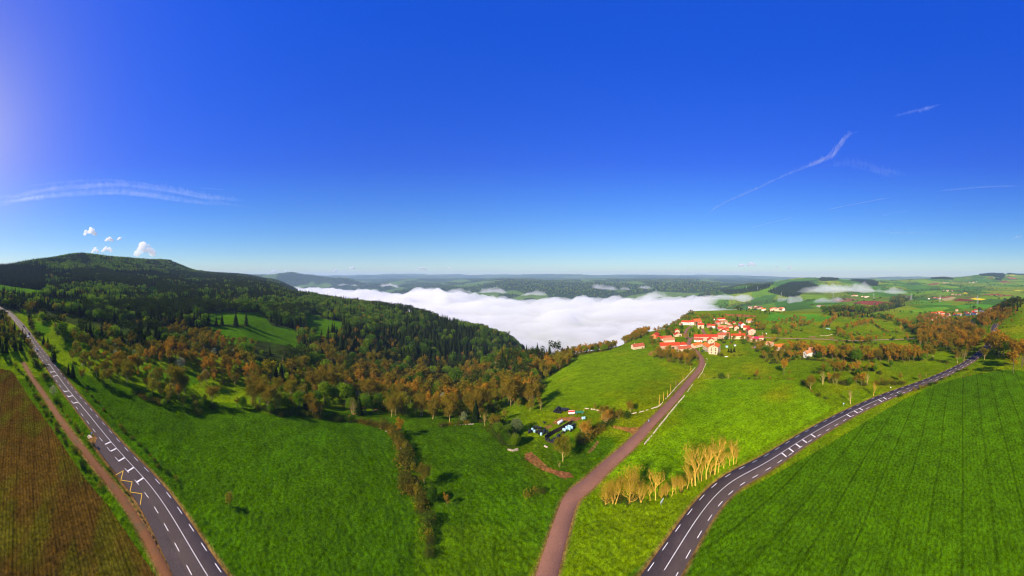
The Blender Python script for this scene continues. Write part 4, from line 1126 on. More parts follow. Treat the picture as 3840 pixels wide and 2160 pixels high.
for i in range(2): proto('yellow', i, *make_broad(rg, 10, 520, .065, .36, .15), 'bark', 'leaf_yellow')
for i in range(2): proto('blossom', i, *make_broad(rg, 10, 520, .06, .40, .12), 'bark', 'blossom')
for i in range(2): proto('sage', i, *make_broad(rg, 10, 1500, .05, .45, .12), 'bark', 'leaf_sage')
for i in range(4): proto('bush', i, *make_bush(rg, 3, 260, .17), 'bark', 'leaf_bush')
for i in range(2): proto('bush_near', i, *make_bush(rg, 3, 900, .09), 'bark', 'leaf_bush')
for i in range(3): proto('bush_brown', i, *make_bush(rg, 3, 260, .13), 'bark', 'leaf_brown')
for i in range(6): proto('gold', i, *make_bare(rg, 10, 700, .016, .46 + .07 * i, .70, .22 + .05 * (i % 3), 1, .27, 3, (8, 5, 3), .24, .56), 'bark_gold', 'leaf_gold')
for i in range(2): proto('gold_bushy', i, *make_bare(rg, 10, 1300, .018, .62, .75, .08, 3, .15, 3, (8, 5, 4), .22, .52), 'bark_gold', 'leaf_gold')
for i in range(2): proto('pale', i, *make_bare(rg, 10, 700, .016, .55 + .1 * i, .7, .2, 2, .18, 3, (7, 5, 4), .15), 'bark_pale', 'leaf_yellow')
for i in range(2): proto('russet_bush', i, *make_bare(rg, 5, 1400, .035, .7, .6, .06, 5, .10, 3, (6, 4, 3), .15), 'bark_pale', 'leaf_russet')
PH = {k: (3 if k in ('bush', 'bush_near', 'bush_brown') else 5 if k == 'russet_bush' else 10) for k in PROTO}   # prototype heights
TNAME = {'conifer': 'conifer_tree', 'pine': 'pine_tree', 'broad': 'leafy_tree', 'broad_near': 'leafy_tree', 'brown': 'budding_tree', 'russet': 'russet_tree', 'brown_near': 'budding_tree', 'yellow': 'yellow_leafed_tree',
         'blossom': 'blossoming_tree', 'sage': 'leafy_tree', 'bush': 'bush', 'bush_near': 'bush', 'bush_brown': 'brown_bush', 'gold': 'bare_tree', 'gold_bushy': 'bare_tree', 'pale': 'bare_tree', 'russet_bush': 'russet_tree'}
TLOOK = {'conifer': 'dark green spire-shaped conifer', 'pine': 'dark pine with a tufted top', 'broad': 'bright green leafy tree', 'broad_near': 'full green leafy tree', 'brown': 'brown budding tree',
         'russet': 'russet orange budding tree', 'brown_near': 'brown budding tree with spreading twigs', 'yellow': 'yellow-green leafy tree', 'blossom': 'pale blossoming tree', 'sage': 'grey-green leafy tree',
         'bush': 'dark green bush', 'bush_near': 'dark green bush', 'bush_brown': 'brownish bush', 'gold': 'bare gold-barked tree', 'gold_bushy': 'bare golden many-branched tree', 'pale': 'pale bare tree', 'russet_bush': 'broad russet budding tree'}

def plant(kind, x, y, h, where, group, parts=None, widen=1.0, variant=None, rot=None, label=None):
    P = PROTO[kind]; k = random.randrange(len(P)) if variant is None else variant % len(P)
    tm, cm, jm = P[k]
    z = float(ground_z(x, y)); s = h / PH[kind]
    parts = True
    nm = TNAME[kind]; H0 = {'conifer': 18, 'pine': 17, 'broad': 13, 'bush': 2.6, 'bush_near': 2.6, 'bush_brown': 2.6}.get(kind, 11)
    lab = label or ('%s %s %s' % ('tall' if h > H0 * 1.15 else 'small' if h < H0 * .8 else 'middling', TLOOK[kind], where))
    cat = 'bush' if 'bush' in nm else 'tree'
    rz = random.uniform(0, 6.28) if rot is None else rot
    if parts:
        o = empty(nm, (x, y, z - .05), rz, label=lab, cat=cat, group=group)
        link('trunk' if cat == 'tree' else 'stem', tm, o); link('crown', cm, o)
    else:
        o = link(nm, jm, None, (x, y, z - .05), rz, label=lab, cat=cat, group=group)
    o.scale = (s * widen, s * widen, s)
    return o

# the far and uncountable woods: points that carry whole trees
def instancer(name, pts, kinds, label, cat):
    """pts: list of (x, y, h, kind index)"""
    coll = bpy.data.collections.new(name + '_kinds')
    names = []
    base = []
    for kd in kinds:
        base.append(len(names))
        for v, (tm, cm, jm) in enumerate(PROTO[kd]):
            nm = 'k%03d_%s' % (len(names), name)
            coll.objects.link(bpy.data.objects.new(nm, jm)); names.append((kd, v))
    pts = np.array(pts, float)
    n = len(pts)
    me = bpy.data.meshes.new(name)
    V = np.c_[pts[:, 0], pts[:, 1], ground_z(pts[:, 0], pts[:, 1]) - .1].astype(np.float32)
    me.vertices.add(n); me.vertices.foreach_set('co', V.ravel())
    ki = pts[:, 3].astype(int)
    idx = np.array([base[k] for k in ki]) + RNG.integers(0, 1000, n) % np.array([len(PROTO[kinds[k]]) for k in ki])
    sc = pts[:, 2] / np.array([PH[kinds[k]] for k in ki])
    for nm, tp, dat in (('idx', 'INT', idx), ('rot', 'FLOAT', RNG.uniform(0, 6.28, n)), ('scl', 'FLOAT', sc)):
        a = me.attributes.new(nm, tp, 'POINT'); a.data.foreach_set('value', dat.astype(np.int32 if tp == 'INT' else np.float32))
    me.update()
    o = link(name, me, label=label, cat=cat, kind='stuff')
    ng = bpy.data.node_groups.new(name, 'GeometryNodeTree')
    ng.interface.new_socket('Geometry', in_out='INPUT', socket_type='NodeSocketGeometry')
    ng.interface.new_socket('Geometry', in_out='OUTPUT', socket_type='NodeSocketGeometry')
    gi = ng.nodes.new('NodeGroupInput'); go = ng.nodes.new('NodeGroupOutput')
    ci = ng.nodes.new('GeometryNodeCollectionInfo'); ci.inputs['Collection'].default_value = coll
    ci.inputs['Separate Children'].default_value = True; ci.inputs['Reset Children'].default_value = True
    ip = ng.nodes.new('GeometryNodeInstanceOnPoints'); ip.inputs['Pick Instance'].default_value = True
    def attr(nm, tp):
        a = ng.nodes.new('GeometryNodeInputNamedAttribute'); a.data_type = tp; a.inputs['Name'].default_value = nm; return a
    ai = attr('idx', 'INT'); ar = attr('rot', 'FLOAT'); as_ = attr('scl', 'FLOAT')
    cb = ng.nodes.new('ShaderNodeCombineXYZ'); ng.links.new(ar.outputs[0], cb.inputs[2])
    ng.links.new(gi.outputs[0], ip.inputs['Points']); ng.links.new(ci.outputs[0], ip.inputs['Instance'])
    ng.links.new(ai.outputs[0], ip.inputs['Instance Index']); ng.links.new(cb.outputs[0], ip.inputs['Rotation']); ng.links.new(as_.outputs[0], ip.inputs['Scale'])
    ng.links.new(ip.outputs[0], go.inputs[0])
    md = o.modifiers.new('planting', 'NODES'); md.node_group = ng
    return o

def scatter(poly, spacing, rmin=60, rmax=1e9, zmin=-170, jit=.42, seed=0):
    """jittered points on the ground whose bases fall inside the photograph polygon"""
    rng = np.random.default_rng(1000 + seed)
    up, vp = np.array(poly).T
    a0, a1 = np.radians((up.min() - 1920) / 16), np.radians((up.max() - 1920) / 16)
    # polar cells of about spacing x spacing
    out = []
    r = rmin
    rm = min(rmax, 6500)
    rows = []
    while r < rm:
        n = max(1, int((a1 - a0) * r / spacing)); 
        a = a0 + (np.arange(n) + .5 + rng.uniform(-jit, jit, n)) * (a1 - a0) / n
        rr = r + rng.uniform(-jit, jit, n) * spacing
        rows.append(np.c_[rr * np.sin(a), rr * np.cos(a)]); r += spacing
    P = np.concatenate(rows)
    z = ground_z(P[:, 0], P[:, 1])
    u, v = project(P[:, 0], P[:, 1], z)
    d, _ = road_lookup(P[:, 0], P[:, 1])
    k = in_poly(u, v, poly) & (z > zmin) & (d > 2.2)
    return P[k], u[k], v[k]
def not_clear(u, v):
    k = np.ones(len(u), bool)
    for p in CLEAR: k &= ~in_poly(u, v, p)
    return k

def hill_place(u):
    for lim, t in ((190, 'above the sunny clearing left of the hill'), (420, 'on the flank below the rounded hill crest'), (700, 'around the small clearings of the hill'), (1000, 'behind the long hillside meadow'), (1300, 'along the wooded ridge before the fog'), (1600, 'above the dark conifer stand')):
        if u < lim: return t
    return 'where the wooded ridge dips into the fog'
def slope_place(u):
    for lim, t in ((260, 'beside the upper stretch of the main road'), (540, 'between the main road and the narrow upper meadow'), (800, 'below the long hillside meadow'), (1150, 'on the slope above the big left meadow'), (1450, 'on the slope around the reddish stone bank'), (1700, 'on the slope above the middle meadow')):
        if u < lim: return t
    return 'on the slope left of the broad village meadow'
POOL = []     # (kind, x, y, h, where, group, fixed) candidates; the most visible are planted one by one
def pool(kind, x, y, h, where, group):
    if math.hypot(x, y) < 900 and any((x - a) ** 2 + (y - b) ** 2 < r * r for a, b, r in FOOT): return
    POOL.append([kind, float(x), float(y), float(h), where, group])

# --- the wooded hill and the mixed slope below it
HILL = Z('S', (-200,985),(0,985),(60,980),(150,968),(260,935),(330,938),(400,950),(470,950),(560,960),(650,985),(760,1008),(900,1022),(1000,1034),(1060,1055),(1125,1080),(1200,1088),(1320,1110),(1500,1140),(1700,1190),(1800,1205),(1900,1250),(1975,1310),(1985,1345),(1900,1352),(1850,1390),(1750,1402),(1600,1385),(1450,1345),(1250,1335),(1100,1325),(960,1322),(800,1300),(640,1265),(560,1232),(420,1215),(300,1190),(150,1160),(-200,1160))
P, u, v = scatter(HILL, 9.0, 330, 2600, -150, seed=1)
k = not_clear(u, v); P, u, v = P[k], u[k], v[k]
clump = fbm(P[:, 0] / 55, P[:, 1] / 55, 3, 101)
tone = fbm(P[:, 0] / 130, P[:, 1] / 130, 2, 103)
for (x, y), uu, vv, c, t in zip(P, u, v, clump, tone):
    rr = math.hypot(x, y)
    pc = .50 + c * 1.1
    if uu < 170 and 1000 < vv < 1075: pc = .97
    elif uu < 900 and vv < 1012 + .02 * uu: pc = .20 + c * .9
    elif uu < 1000 and vv < 1085: pc = .80 + c * .6
    elif uu > 1050 and vv < 1090 + (uu - 1100) * .155: pc = .85
    elif 1450 < uu < 1800 and 1240 < vv < 1400: pc = .78 + c * .5
    elif 1150 < uu < 1480 and vv < 1250: pc = .22 + c * .7
    elif uu > 1800: pc = .25 + c
    pc += .16
    q = random.random()
    brownp = max(0, min(.55, (vv - (1185 if uu < 700 else 1230)) / 130)) if uu < 1500 else max(0, min(.35, (vv - 1330) / 80))
    if random.random() < brownp:
        kd = 'brown' if random.random() < .72 else ('yellow' if random.random() < .5 else 'russet'); h = random.uniform(8, 14)
    elif q < pc:
        kd = 'conifer' if t > -.25 or uu < 170 else 'pine'; h = random.uniform(15, 24) * (1.05 if uu < 170 else 1)
    else:
        kd = 'broad' if random.random() < .92 else 'yellow'; h = random.uniform(13, 20)
    if rr > 1300 and random.random() < .15: continue
    pool(kd, x, y, h, hill_place(uu), 'trees of the hill wood')

# --- budding trees and scrub between the wood and the near meadows
SLOPE = Z('z2', (0,130),(200,200),(450,330),(760,370),(1100,330),(1400,360),(1637,330)) + Z('z3', (0,540),(380,500),(470,560),(760,560),(1000,600),(1130,650),(1300,580),(1546,560)) + \
        Z('z4', (330,555),(340,600),(180,690),(130,790),(200,830),(60,870),(0,900)) + Z('B6', (1480,560),(1370,470),(1220,455),(780,480),(540,505),(300,560)) + Z('z3', (700,955),(520,930),(320,915),(130,895)) + \
        Z('z2', (1637,835),(1300,845),(1200,850),(1100,810),(960,770),(850,705),(740,650),(620,650),(520,575),(440,520),(400,430),(330,330),(230,240),(130,210))
P, u, v = scatter(SLOPE, 6.6, 110, 620, -125, seed=2)
k = not_clear(u, v); P, u, v = P[k], u[k], v[k]
dens = fbm(P[:, 0] / 32, P[:, 1] / 32, 3, 111)
sp = fbm(P[:, 0] / 45 + 7, P[:, 1] / 45, 2, 113)
for (x, y), uu, vv, d, s in zip(P, u, v, dens, sp):
    if d < (-.20 if vv > 1440 else (-.30 if uu < 1150 else -.46)): continue
    q = random.random(); dark = uu < 700 and vv < 1330
    g = s + random.gauss(0, .16) + (.06 if dark else 0)       # species grow in drifts, not mixed like confetti
    if q < .16: kd, h = random.choice(('bush', 'bush', 'bush_brown')), random.uniform(2, 4.5)
    elif q < .18: kd, h = 'blossom', random.uniform(4, 8)
    elif g < -.34: kd, h = random.choice(('conifer', 'pine', 'conifer')), random.uniform(9, 17)
    elif g < -.12: kd, h = 'broad', random.uniform(6, 12)
    elif g < .02: kd, h = 'yellow', random.uniform(5, 10)
    elif g < .56: kd, h = 'brown', random.uniform(6.5, 13)
    else: kd, h = 'russet', random.uniform(6.5, 12.5)
    h *= random.choice((.72, .95, 1, 1, 1.2, 1.4))
    h *= 1.15
    if uu < 430 and vv > 1300: h *= .75
    pool(kd, x, y, h, slope_place(uu), 'trees on the scrubby slope')

def belt(c, pts, spacing, mix, hr, where, group, rmin=100, rmax=900, seed=0, keep=1.0):
    pg = Z(c, *pts)
    P, u, v = scatter(pg, spacing, rmin, rmax, -140, seed=seed)
    for (x, y) in P:
        if random.random() > keep: continue
        q = random.random(); a = 0
        for kd, w, f in mix:
            a += w
            if q <= a: break
        pool(kd, x, y, random.uniform(*hr) * f * 1.18, where, group)
def hedge(c, pts, spacing, mix, hr, where, group, jit=1.5):
    W = hits(c, *pts)
    for a, b in zip(W[:-1], W[1:]):
        n = max(1, int((b - a).length / spacing))
        for i in range(n):
            p = a.lerp(b, (i + random.uniform(.1, .9)) / n)
            x = p.x + random.uniform(-jit, jit); y = p.y + random.uniform(-jit, jit)
            if float(road_lookup(x, y)[0]) < 1.2: continue
            q = random.random(); acc = 0
            for kd, w, f in mix:
                acc += w
                if q <= acc: break
            pool(kd, x, y, random.uniform(*hr) * f, where, group)
BR = [('brown', .42, 1), ('russet', .26, 1), ('bush', .12, .35), ('broad', .10, .8), ('bush_brown', .06, .3), ('yellow', .04, .8)]
RU = [('russet', .55, 1), ('brown', .27, 1), ('bush', .10, .3), ('broad', .08, .8)]
BU = [('bush', .55, 1), ('bush_brown', .33, 1), ('broad', .07, 2), ('yellow', .05, 1.6)]
# rim of the plateau above the fog
belt('B3', [(560,1440),(700,1240),(900,1205),(1130,1150),(1540,1100),(1640,1050),(1860,960),(2050,860),(2390,760),(2500,760),(2480,890),(2420,960),(2200,1030),(2050,1080),(1960,1140),(1540,1210),(1330,1380),(1180,1449)], 5.6, BR, (6, 11), 'in the belt along the rim above the fog', 'trees along the plateau rim', 200, 700, 3)
belt('z4', [(0,600),(180,590),(330,560),(340,600),(180,690),(120,790),(60,860),(0,900)], 7, BR, (7, 11), 'beside the sloping meadow above the fog', 'trees along the plateau rim', 130, 420, 4, .8)
belt('S', [(1890,1345),(2050,1325),(2200,1290),(2330,1255),(2330,1290),(2200,1318),(2050,1340),(1960,1370)], 7, [('broad', .35, 1), ('brown', .45, 1), ('bush', .2, .4)], (8, 13), 'in the belt along the rim above the fog', 'trees along the plateau rim', 300, 620, 41)
# copse by the village road
belt('A4', [(455,180),(560,125),(700,120),(920,140),(1180,130),(1280,200),(1300,290),(1180,340),(1000,360),(800,280),(500,225)], 5.0, [('brown', .40, 1), ('russet', .16, 1), ('bush', .22, .32), ('bush_brown', .14, .3), ('yellow', .08, .9)], (7, 11), 'in the copse where the red road enters the village', 'trees of the roadside copse', 150, 420, 5)
# village gardens
VB = [('brown', .4, 1), ('russet', .15, 1), ('broad', .2, .8), ('bush', .2, .4), ('yellow', .05, .8)]
for i, (pts, keep) in enumerate([([(690,190),(1250,190),(1240,215),(700,225)], .8), ([(440,330),(600,310),(610,520),(480,530),(420,420)], .8), ([(1640,590),(1960,640),(1950,690),(1640,640)], .9),
        ([(1950,690),(2230,650),(2260,820),(2000,840)], .7), ([(130,640),(340,620),(340,720),(140,740)], .8), ([(2000,260),(2200,330),(2190,430),(2040,420)], .7), ([(1420,570),(1560,560),(1570,640),(1430,650)], .8),
        ([(2330,330),(2490,330),(2480,520),(2340,500)], .8), ([(950,330),(1010,330),(1000,380)], .9), ([(1130,350),(1250,380),(1240,440),(1130,420)], .5), ([(2240,590),(2480,560),(2500,640),(2330,650)], .6),
        ([(1540,270),(1700,240),(1730,275),(1600,300)], .7), ([(1290,390),(1380,390),(1370,430),(1300,430)], .7)]):
    belt('z6', pts, 8, VB, (6, 10), 'among the red-roofed village houses', 'garden trees of the village', 200, 800, 10 + i, keep)
belt('z6', [(560,280),(960,170),(1500,180),(2050,220),(2200,420),(2260,660),(2000,720),(1450,660),(1300,700),(900,640),(600,640),(420,560),(560,420)], 13, [('brown', .34, 1), ('broad', .32, .8), ('russet', .12, .9), ('bush', .22, .4)], (6, 10), 'between the red-roofed village houses', 'garden trees of the village', 250, 700, 90, .75)
hedge('z6', [(60,620),(300,480),(560,330),(700,260)], 9, BR, (6, 10), 'on the village side of the foggy valley', 'trees along the plateau rim', 6)
hedge('z6', [(330,310),(540,250),(640,180),(900,130)], 11, BR, (5, 9), 'on the village side of the foggy valley', 'trees along the plateau rim', 7)
hedge('z6', [(500,60),(700,30),(960,40),(1240,45),(1330,45)], 12, [('conifer', .4, 1.2), ('brown', .3, 1), ('bush', .3, .5)], (7, 12), 'on the skyline above the village', 'trees on the village skyline', 9)
hedge('z6', [(1450,60),(1750,75),(1950,100),(2250,130),(2560,140)], 8, [('pine', .3, 1.2), ('conifer', .2, 1.1), ('brown', .4, 1), ('broad', .1, 1)], (8, 13), 'on the skyline above the village', 'trees on the village skyline', 10)
hedge('z6', [(870,160),(1200,150),(1500,170)], 14, BR, (5, 9), 'behind the upper village houses', 'garden trees of the village', 8)
# meadows right of the village
for i, (c, pts, spc, mix, hr, keep) in enumerate([
   ('A5', [(1560,610),(1990,600),(2000,690),(1560,690)], 6, RU, (8, 12), 1), ('A5', [(1010,780),(1150,690),(1540,690),(1560,860),(1340,930),(1100,860)], 4.5, [('bush', .6, .28), ('bush_brown', .22, .28), ('brown', .18, 1)], (7, 10), 1),
   ('A5', [(1540,760),(1760,790),(1740,830),(1560,820)], 5, RU, (7, 10), 1), ('A5', [(940,600),(1200,620),(1200,700),(960,700)], 5, VB, (6, 9), 1), ('A5', [(1230,300),(1400,320),(1380,390),(1250,360)], 7, RU, (7, 10), 1),
   ('A5', [(960,230),(1100,220),(1110,300),(980,290)], 7, BR, (7, 10), 1), ('A5', [(1350,160),(1880,90),(1880,135),(1400,195)], 9, RU, (7, 11), .7), ('A5', [(2130,240),(2260,130),(2400,60),(2410,110),(2220,260)], 8, RU, (8, 12), 1),
   ('A6', [(100,815),(250,800),(560,840),(760,870),(900,880),(1240,875),(1620,890),(1860,860),(2070,840),(2070,760),(1800,760),(1300,740),(900,760),(600,740),(300,730),(110,740)], 5.2, [('russet', .38, 1), ('brown', .33, 1), ('bush', .15, .3), ('broad', .10, .75), ('yellow', .04, .8)], (8, 13), .95),
   ('A6', [(780,560),(1220,560),(1220,590),(780,590)], 6, RU, (8, 11), 1), ('A6', [(720,340),(1000,260),(1130,230),(1130,260),(1000,300),(740,370)], 7, RU, (7, 11), 1), ('A6', [(560,380),(700,420),(680,490),(580,480)], 6, RU, (7, 10), 1),
   ('A6', [(1480,220),(1700,300),(2070,360),(2070,450),(1800,460),(1700,360),(1520,300)], 8, [('russet', .40, 1), ('brown', .28, 1), ('broad', .22, .9), ('conifer', .1, 1)], (8, 13), .9), ('A6', [(380,110),(1400,170),(1480,200),(1450,230),(1250,200),(900,170),(500,160)], 9, [('conifer', .22, 1.2), ('pine', .2, 1), ('russet', .28, 1), ('broad', .3, 1)], (8, 13), .95),
   ('A6', [(1850,470),(2070,480),(2070,620),(1960,600)], 9, RU, (8, 12), .8), ('A6', [(1960,700),(2070,690),(2070,800),(1980,780)], 8, BR, (9, 13), .9),
   ('A7', [(0,560),(400,540),(700,560),(900,530),(1000,590),(1060,720),(1040,850),(900,890),(780,960),(600,930),(480,900),(300,900),(0,820)], 7.5, [('russet', .52, 1), ('brown', .34, 1), ('bush', .08, .3), ('broad', .06, .8)], (9, 14), .85),
   ('A7', [(480,1080),(640,1080),(780,1010),(740,980),(560,1030)], 8, BR, (9, 13), .9), ('A7', [(1240,970),(1390,960),(1660,1130),(1680,1010),(1450,880),(1260,830),(1210,880)], 6.5, RU, (12, 17), 1),
   ('A7', [(920,440),(1000,360),(1250,280),(1450,300),(1460,340),(1250,520),(1150,570),(1000,570)], 8, [('russet', .72, 1), ('brown', .18, 1), ('conifer', .10, 1.2)], (9, 14), .95), ('A7', [(1150,280),(1300,200),(1600,140),(1660,210),(1480,330),(1250,270)], 9, [('pine', .45, 1.2), ('conifer', .3, 1.1), ('russet', .25, 1)], (9, 14), .95),
   ('A7', [(0,380),(220,340),(500,430),(900,420),(880,500),(400,520),(0,480)], 9, [('russet', .45, 1), ('brown', .30, 1), ('broad', .25, .8)], (8, 12), .8), ('A7', [(180,360),(500,300),(800,330),(520,420)], 12, VB, (5, 9), .6)]):
    belt(c, pts, spc, mix, hr, 'in the tree belt near the bend of the main road' if c == 'A7' else 'in the hedged meadows beyond the village', 'trees of the hedged meadows', 120, 1400, 40 + i, keep)
for c, pts, spc, mix, hr, jit in [
   ('A6', [(30,1150),(160,1290),(300,1390),(450,1449)], 2.6, BU, (1.2, 2.4), .8), ('A6', [(450,1190),(650,1210),(900,1215),(1070,1220)], 1.9, [('brown', .35, 2.6), ('russet', .2, 2.6), ('bush', .3, 1), ('broad', .15, 2)], (2.2, 4.2), 1.5),
   ('A6', [(1180,1200),(1300,1215),(1450,1220),(1650,1190)], 2.0, [('bush', .5, 1), ('bush_brown', .3, 1), ('brown', .2, 2)], (2, 4), 1.5), ('A6', [(560,880),(620,970),(700,1000),(1000,1000),(1130,985),(1300,1060)], 2.2, [('brown', .25, 2.6), ('russet', .15, 2.6), ('bush', .4, 1), ('broad', .2, 2)], (2, 4), 1.5),
   ('A6', [(390,505),(560,520),(780,545)], 4, BU, (1.5, 3), 1), ('A6', [(1130,250),(1240,340),(1340,395),(1520,400)], 4, [('bush', .4, 1), ('russet', .4, 2), ('bush_brown', .2, 1)], (2.5, 4), 2), ('A6', [(340,340),(440,260),(540,190),(600,150)], 5, RU, (7, 10), 2),
   ('A6', [(680,440),(900,440),(1150,430)], 4, BU, (1.5, 3), 1), ('A6', [(30,820),(250,835),(560,865)], 3, BU, (1.5, 3.5), 1), ('A5', [(90,1150),(350,1155),(700,1165),(1000,1172),(1400,1165),(1700,1185)], 6, BU, (1, 2), .5),
   ('A5', [(430,745),(650,740),(800,690)], 4, BU, (1, 2), .8), ('A5', [(1320,380),(1500,400),(1700,405)], 6, BU, (1.2, 2.5), 1), ('A7', [(200,1440),(380,1340),(500,1290)], 2.5, BU, (1, 2.4), 1), ('A7', [(600,1225),(700,1200),(800,1180)], 2.5, BU, (1, 2.2), 1),
   ('A7', [(640,1320),(900,1270),(1150,1215)], 5, BU, (.8, 1.6), .8), ('A6', [(1490,1420),(1600,1360),(1720,1320),(1850,1290),(2060,1190)], 2.0, BU, (1.2, 2.6), .9), ('A7', [(270,1060),(380,1070),(500,1095)], 4, BU, (1.5, 3), 1), ('A7', [(1650,320),(1500,345),(1350,430),(1280,530)], 6, RU, (6, 9), 2),
   ('A7', [(1280,540),(1500,520),(1656,500)], 7, BU, (1.5, 3), 1), ('A7', [(1400,480),(1550,460),(1656,440)], 8, RU, (6, 9), 2)]:
    hedge(c, pts, spc, mix, hr, 'in a hedgerow between the green fields', 'hedgerow plants between the fields', jit)
# hedge lines and lone trees over the meadows on the right
P, u, v = scatter(Z('S', (2830,1200),(3100,1185),(3450,1200),(3700,1230),(3500,1330),(3200,1420),(3000,1420),(2850,1370)), 6.5, 190, 900, -100, seed=95)
ln = np.abs(fbm(P[:, 0] / 75, P[:, 1] / 75, 2, 141)); lo_ = fbm(P[:, 0] / 40, P[:, 1] / 40, 2, 143)
for (x, y), a, b in zip(P, ln, lo_):
    if (a < .035 and b > -.25) or random.random() < .006:
        kd, f = random.choices((('russet', 1), ('brown', 1), ('bush', .3), ('broad', .8), ('bush_brown', .3)), (.38, .27, .2, .1, .05))[0]
        pool(kd, x, y, random.uniform(7, 11) * f, 'in a hedge line of the rolling meadows', 'trees of the hedged meadows')
# left road verge
belt('z2', [(-60,200),(30,220),(110,320),(170,400),(215,470),(120,470),(0,470),(-60,480)], 6, [('pine', .25, .8), ('conifer', .35, .8), ('yellow', .2, .7), ('brown', .2, .7)], (8, 13), 'below the left verge of the main road', 'trees along the left verge', 100, 360, 80)
hedge('z2', [(20,480),(110,560),(180,640),(240,760),(330,900),(420,1030),(520,1170),(640,1320)], 2.6, BU, (1.0, 2.2), 'between the ploughed strip and the gravel path', 'bushes along the gravel path', 1.2)
hedge('z2', [(190,480),(250,560),(310,650)], 3, [('bush', .5, 1), ('pine', .3, 2.5), ('brown', .2, 2.4)], (2, 3.6), 'between the gravel path and the main road', 'bushes along the gravel path', 1.5)
hedge('z2', [(350,760),(420,860),(500,960),(560,1020),(640,1130),(760,1290),(850,1420)], 2.4, BU, (.7, 1.6), 'between the gravel path and the main road', 'bushes along the gravel path', .8)
hedge('z2', [(180,240),(215,340),(260,390),(300,440),(350,520),(420,600),(500,660)], 5, [('conifer', .35, 1.1), ('pine', .2, 1), ('brown', .25, .8), ('bush', .2, .4)], (7, 12), 'on the bank right of the main road', 'trees on the right bank of the main road', 3)
hedge('z2', [(540,690),(660,830),(740,910),(900,1070),(1000,1180),(1130,1280)], 3.5, [('bush', .7, 1), ('bush_brown', .3, 1)], (.8, 1.6), 'at the foot of the main road bank', 'bushes on the right bank of the main road', .8)
hedge('z2', [(860,720),(960,770),(1060,800)], 1.8, BU, (1.8, 3.4), 'along the top of the big left meadow', 'hedge plants above the big meadow', 1.5)
hedge('z3', [(0,850),(130,890),(320,905),(520,925),(700,950),(820,990)], 1.9, BU, (1.8, 3.6), 'along the top of the big left meadow', 'hedge plants above the big meadow', 1.2)
# hedge between the two central meadows
hedge('B6', [(600,1480),(640,1650),(660,1850),(680,2100)], 2.4, [('bush', .5, 1), ('bush_brown', .5, 1)], (2.0, 4.0), 'in the hedge between the two central meadows', 'plants of the hedge between the central meadows', 1.3)
hedge('B6', [(120,520),(250,580),(300,640),(370,780),(400,860),(410,960),(430,1080),(440,1180),(450,1290),(560,1380),(660,1420)], 1.25, [('bush', .40, 1), ('bush_brown', .40, 1.0), ('yellow', .2, 1.4)], (2.6, 4.8), 'in the hedge between the two central meadows', 'plants of the hedge between the central meadows', 2.0)
hedge('B6', [(780,480),(950,475),(1150,455),(1330,445)], 3, BU, (1.5, 3.0), 'along the top of the middle meadow', 'hedge plants above the middle meadow', 1)
hedge('B6', [(1480,560),(1560,640),(1650,740),(1720,760)], 1.7, [('bush', .4, 1), ('broad', .4, 1.7), ('bush_brown', .2, 1)], (3.2, 5.0), 'right of the middle meadow near the bales', 'plants beside the bale yard', 1.5)
hedge('A1', [(1150,330),(1300,300),(1420,330),(1560,330)], 1.7, [('bush_brown', .35, 1), ('brown', .35, 2.0), ('bush', .3, 1)], (3, 5), 'in the thicket behind the bale yard', 'plants beside the bale yard', 2)
hedge('A1', [(860,640),(960,640),(1080,560),(1200,470),(1330,410)], 1.5, [('bush', .5, 1), ('bush_brown', .5, 1)], (2.8, 4.6), 'along the road side of the bale yard', 'plants beside the bale yard', 1.2)
hedge('A1', [(0,30),(120,60),(300,150),(400,150)], 4, BR, (5, 9), 'beside the bale yard above the slope', 'plants beside the bale yard', 3)
hedge('A1', [(100,1400),(230,1360),(330,1330),(440,1300)], 2.0, [('bush', .6, 1), ('bush_brown', .4, 1)], (1.6, 2.6), 'in a low clump beside the red road', 'low clump beside the red road', .8)
hedge('A2', [(100,1400),(400,1400),(700,1380),(840,1330)], 2.0, [('bush', .5, 1), ('bush_brown', .5, 1)], (1.2, 2.4), 'under the golden trees at the road fork', 'undergrowth below the golden trees', 1.0)
hedge('A2', [(1150,1320),(1350,1270),(1500,1180),(1700,1080),(2000,940)], 2.6, [('bush', .7, 1), ('bush_brown', .3, 1)], (.9, 1.9), 'under the golden trees at the road fork', 'undergrowth below the golden trees', .8)

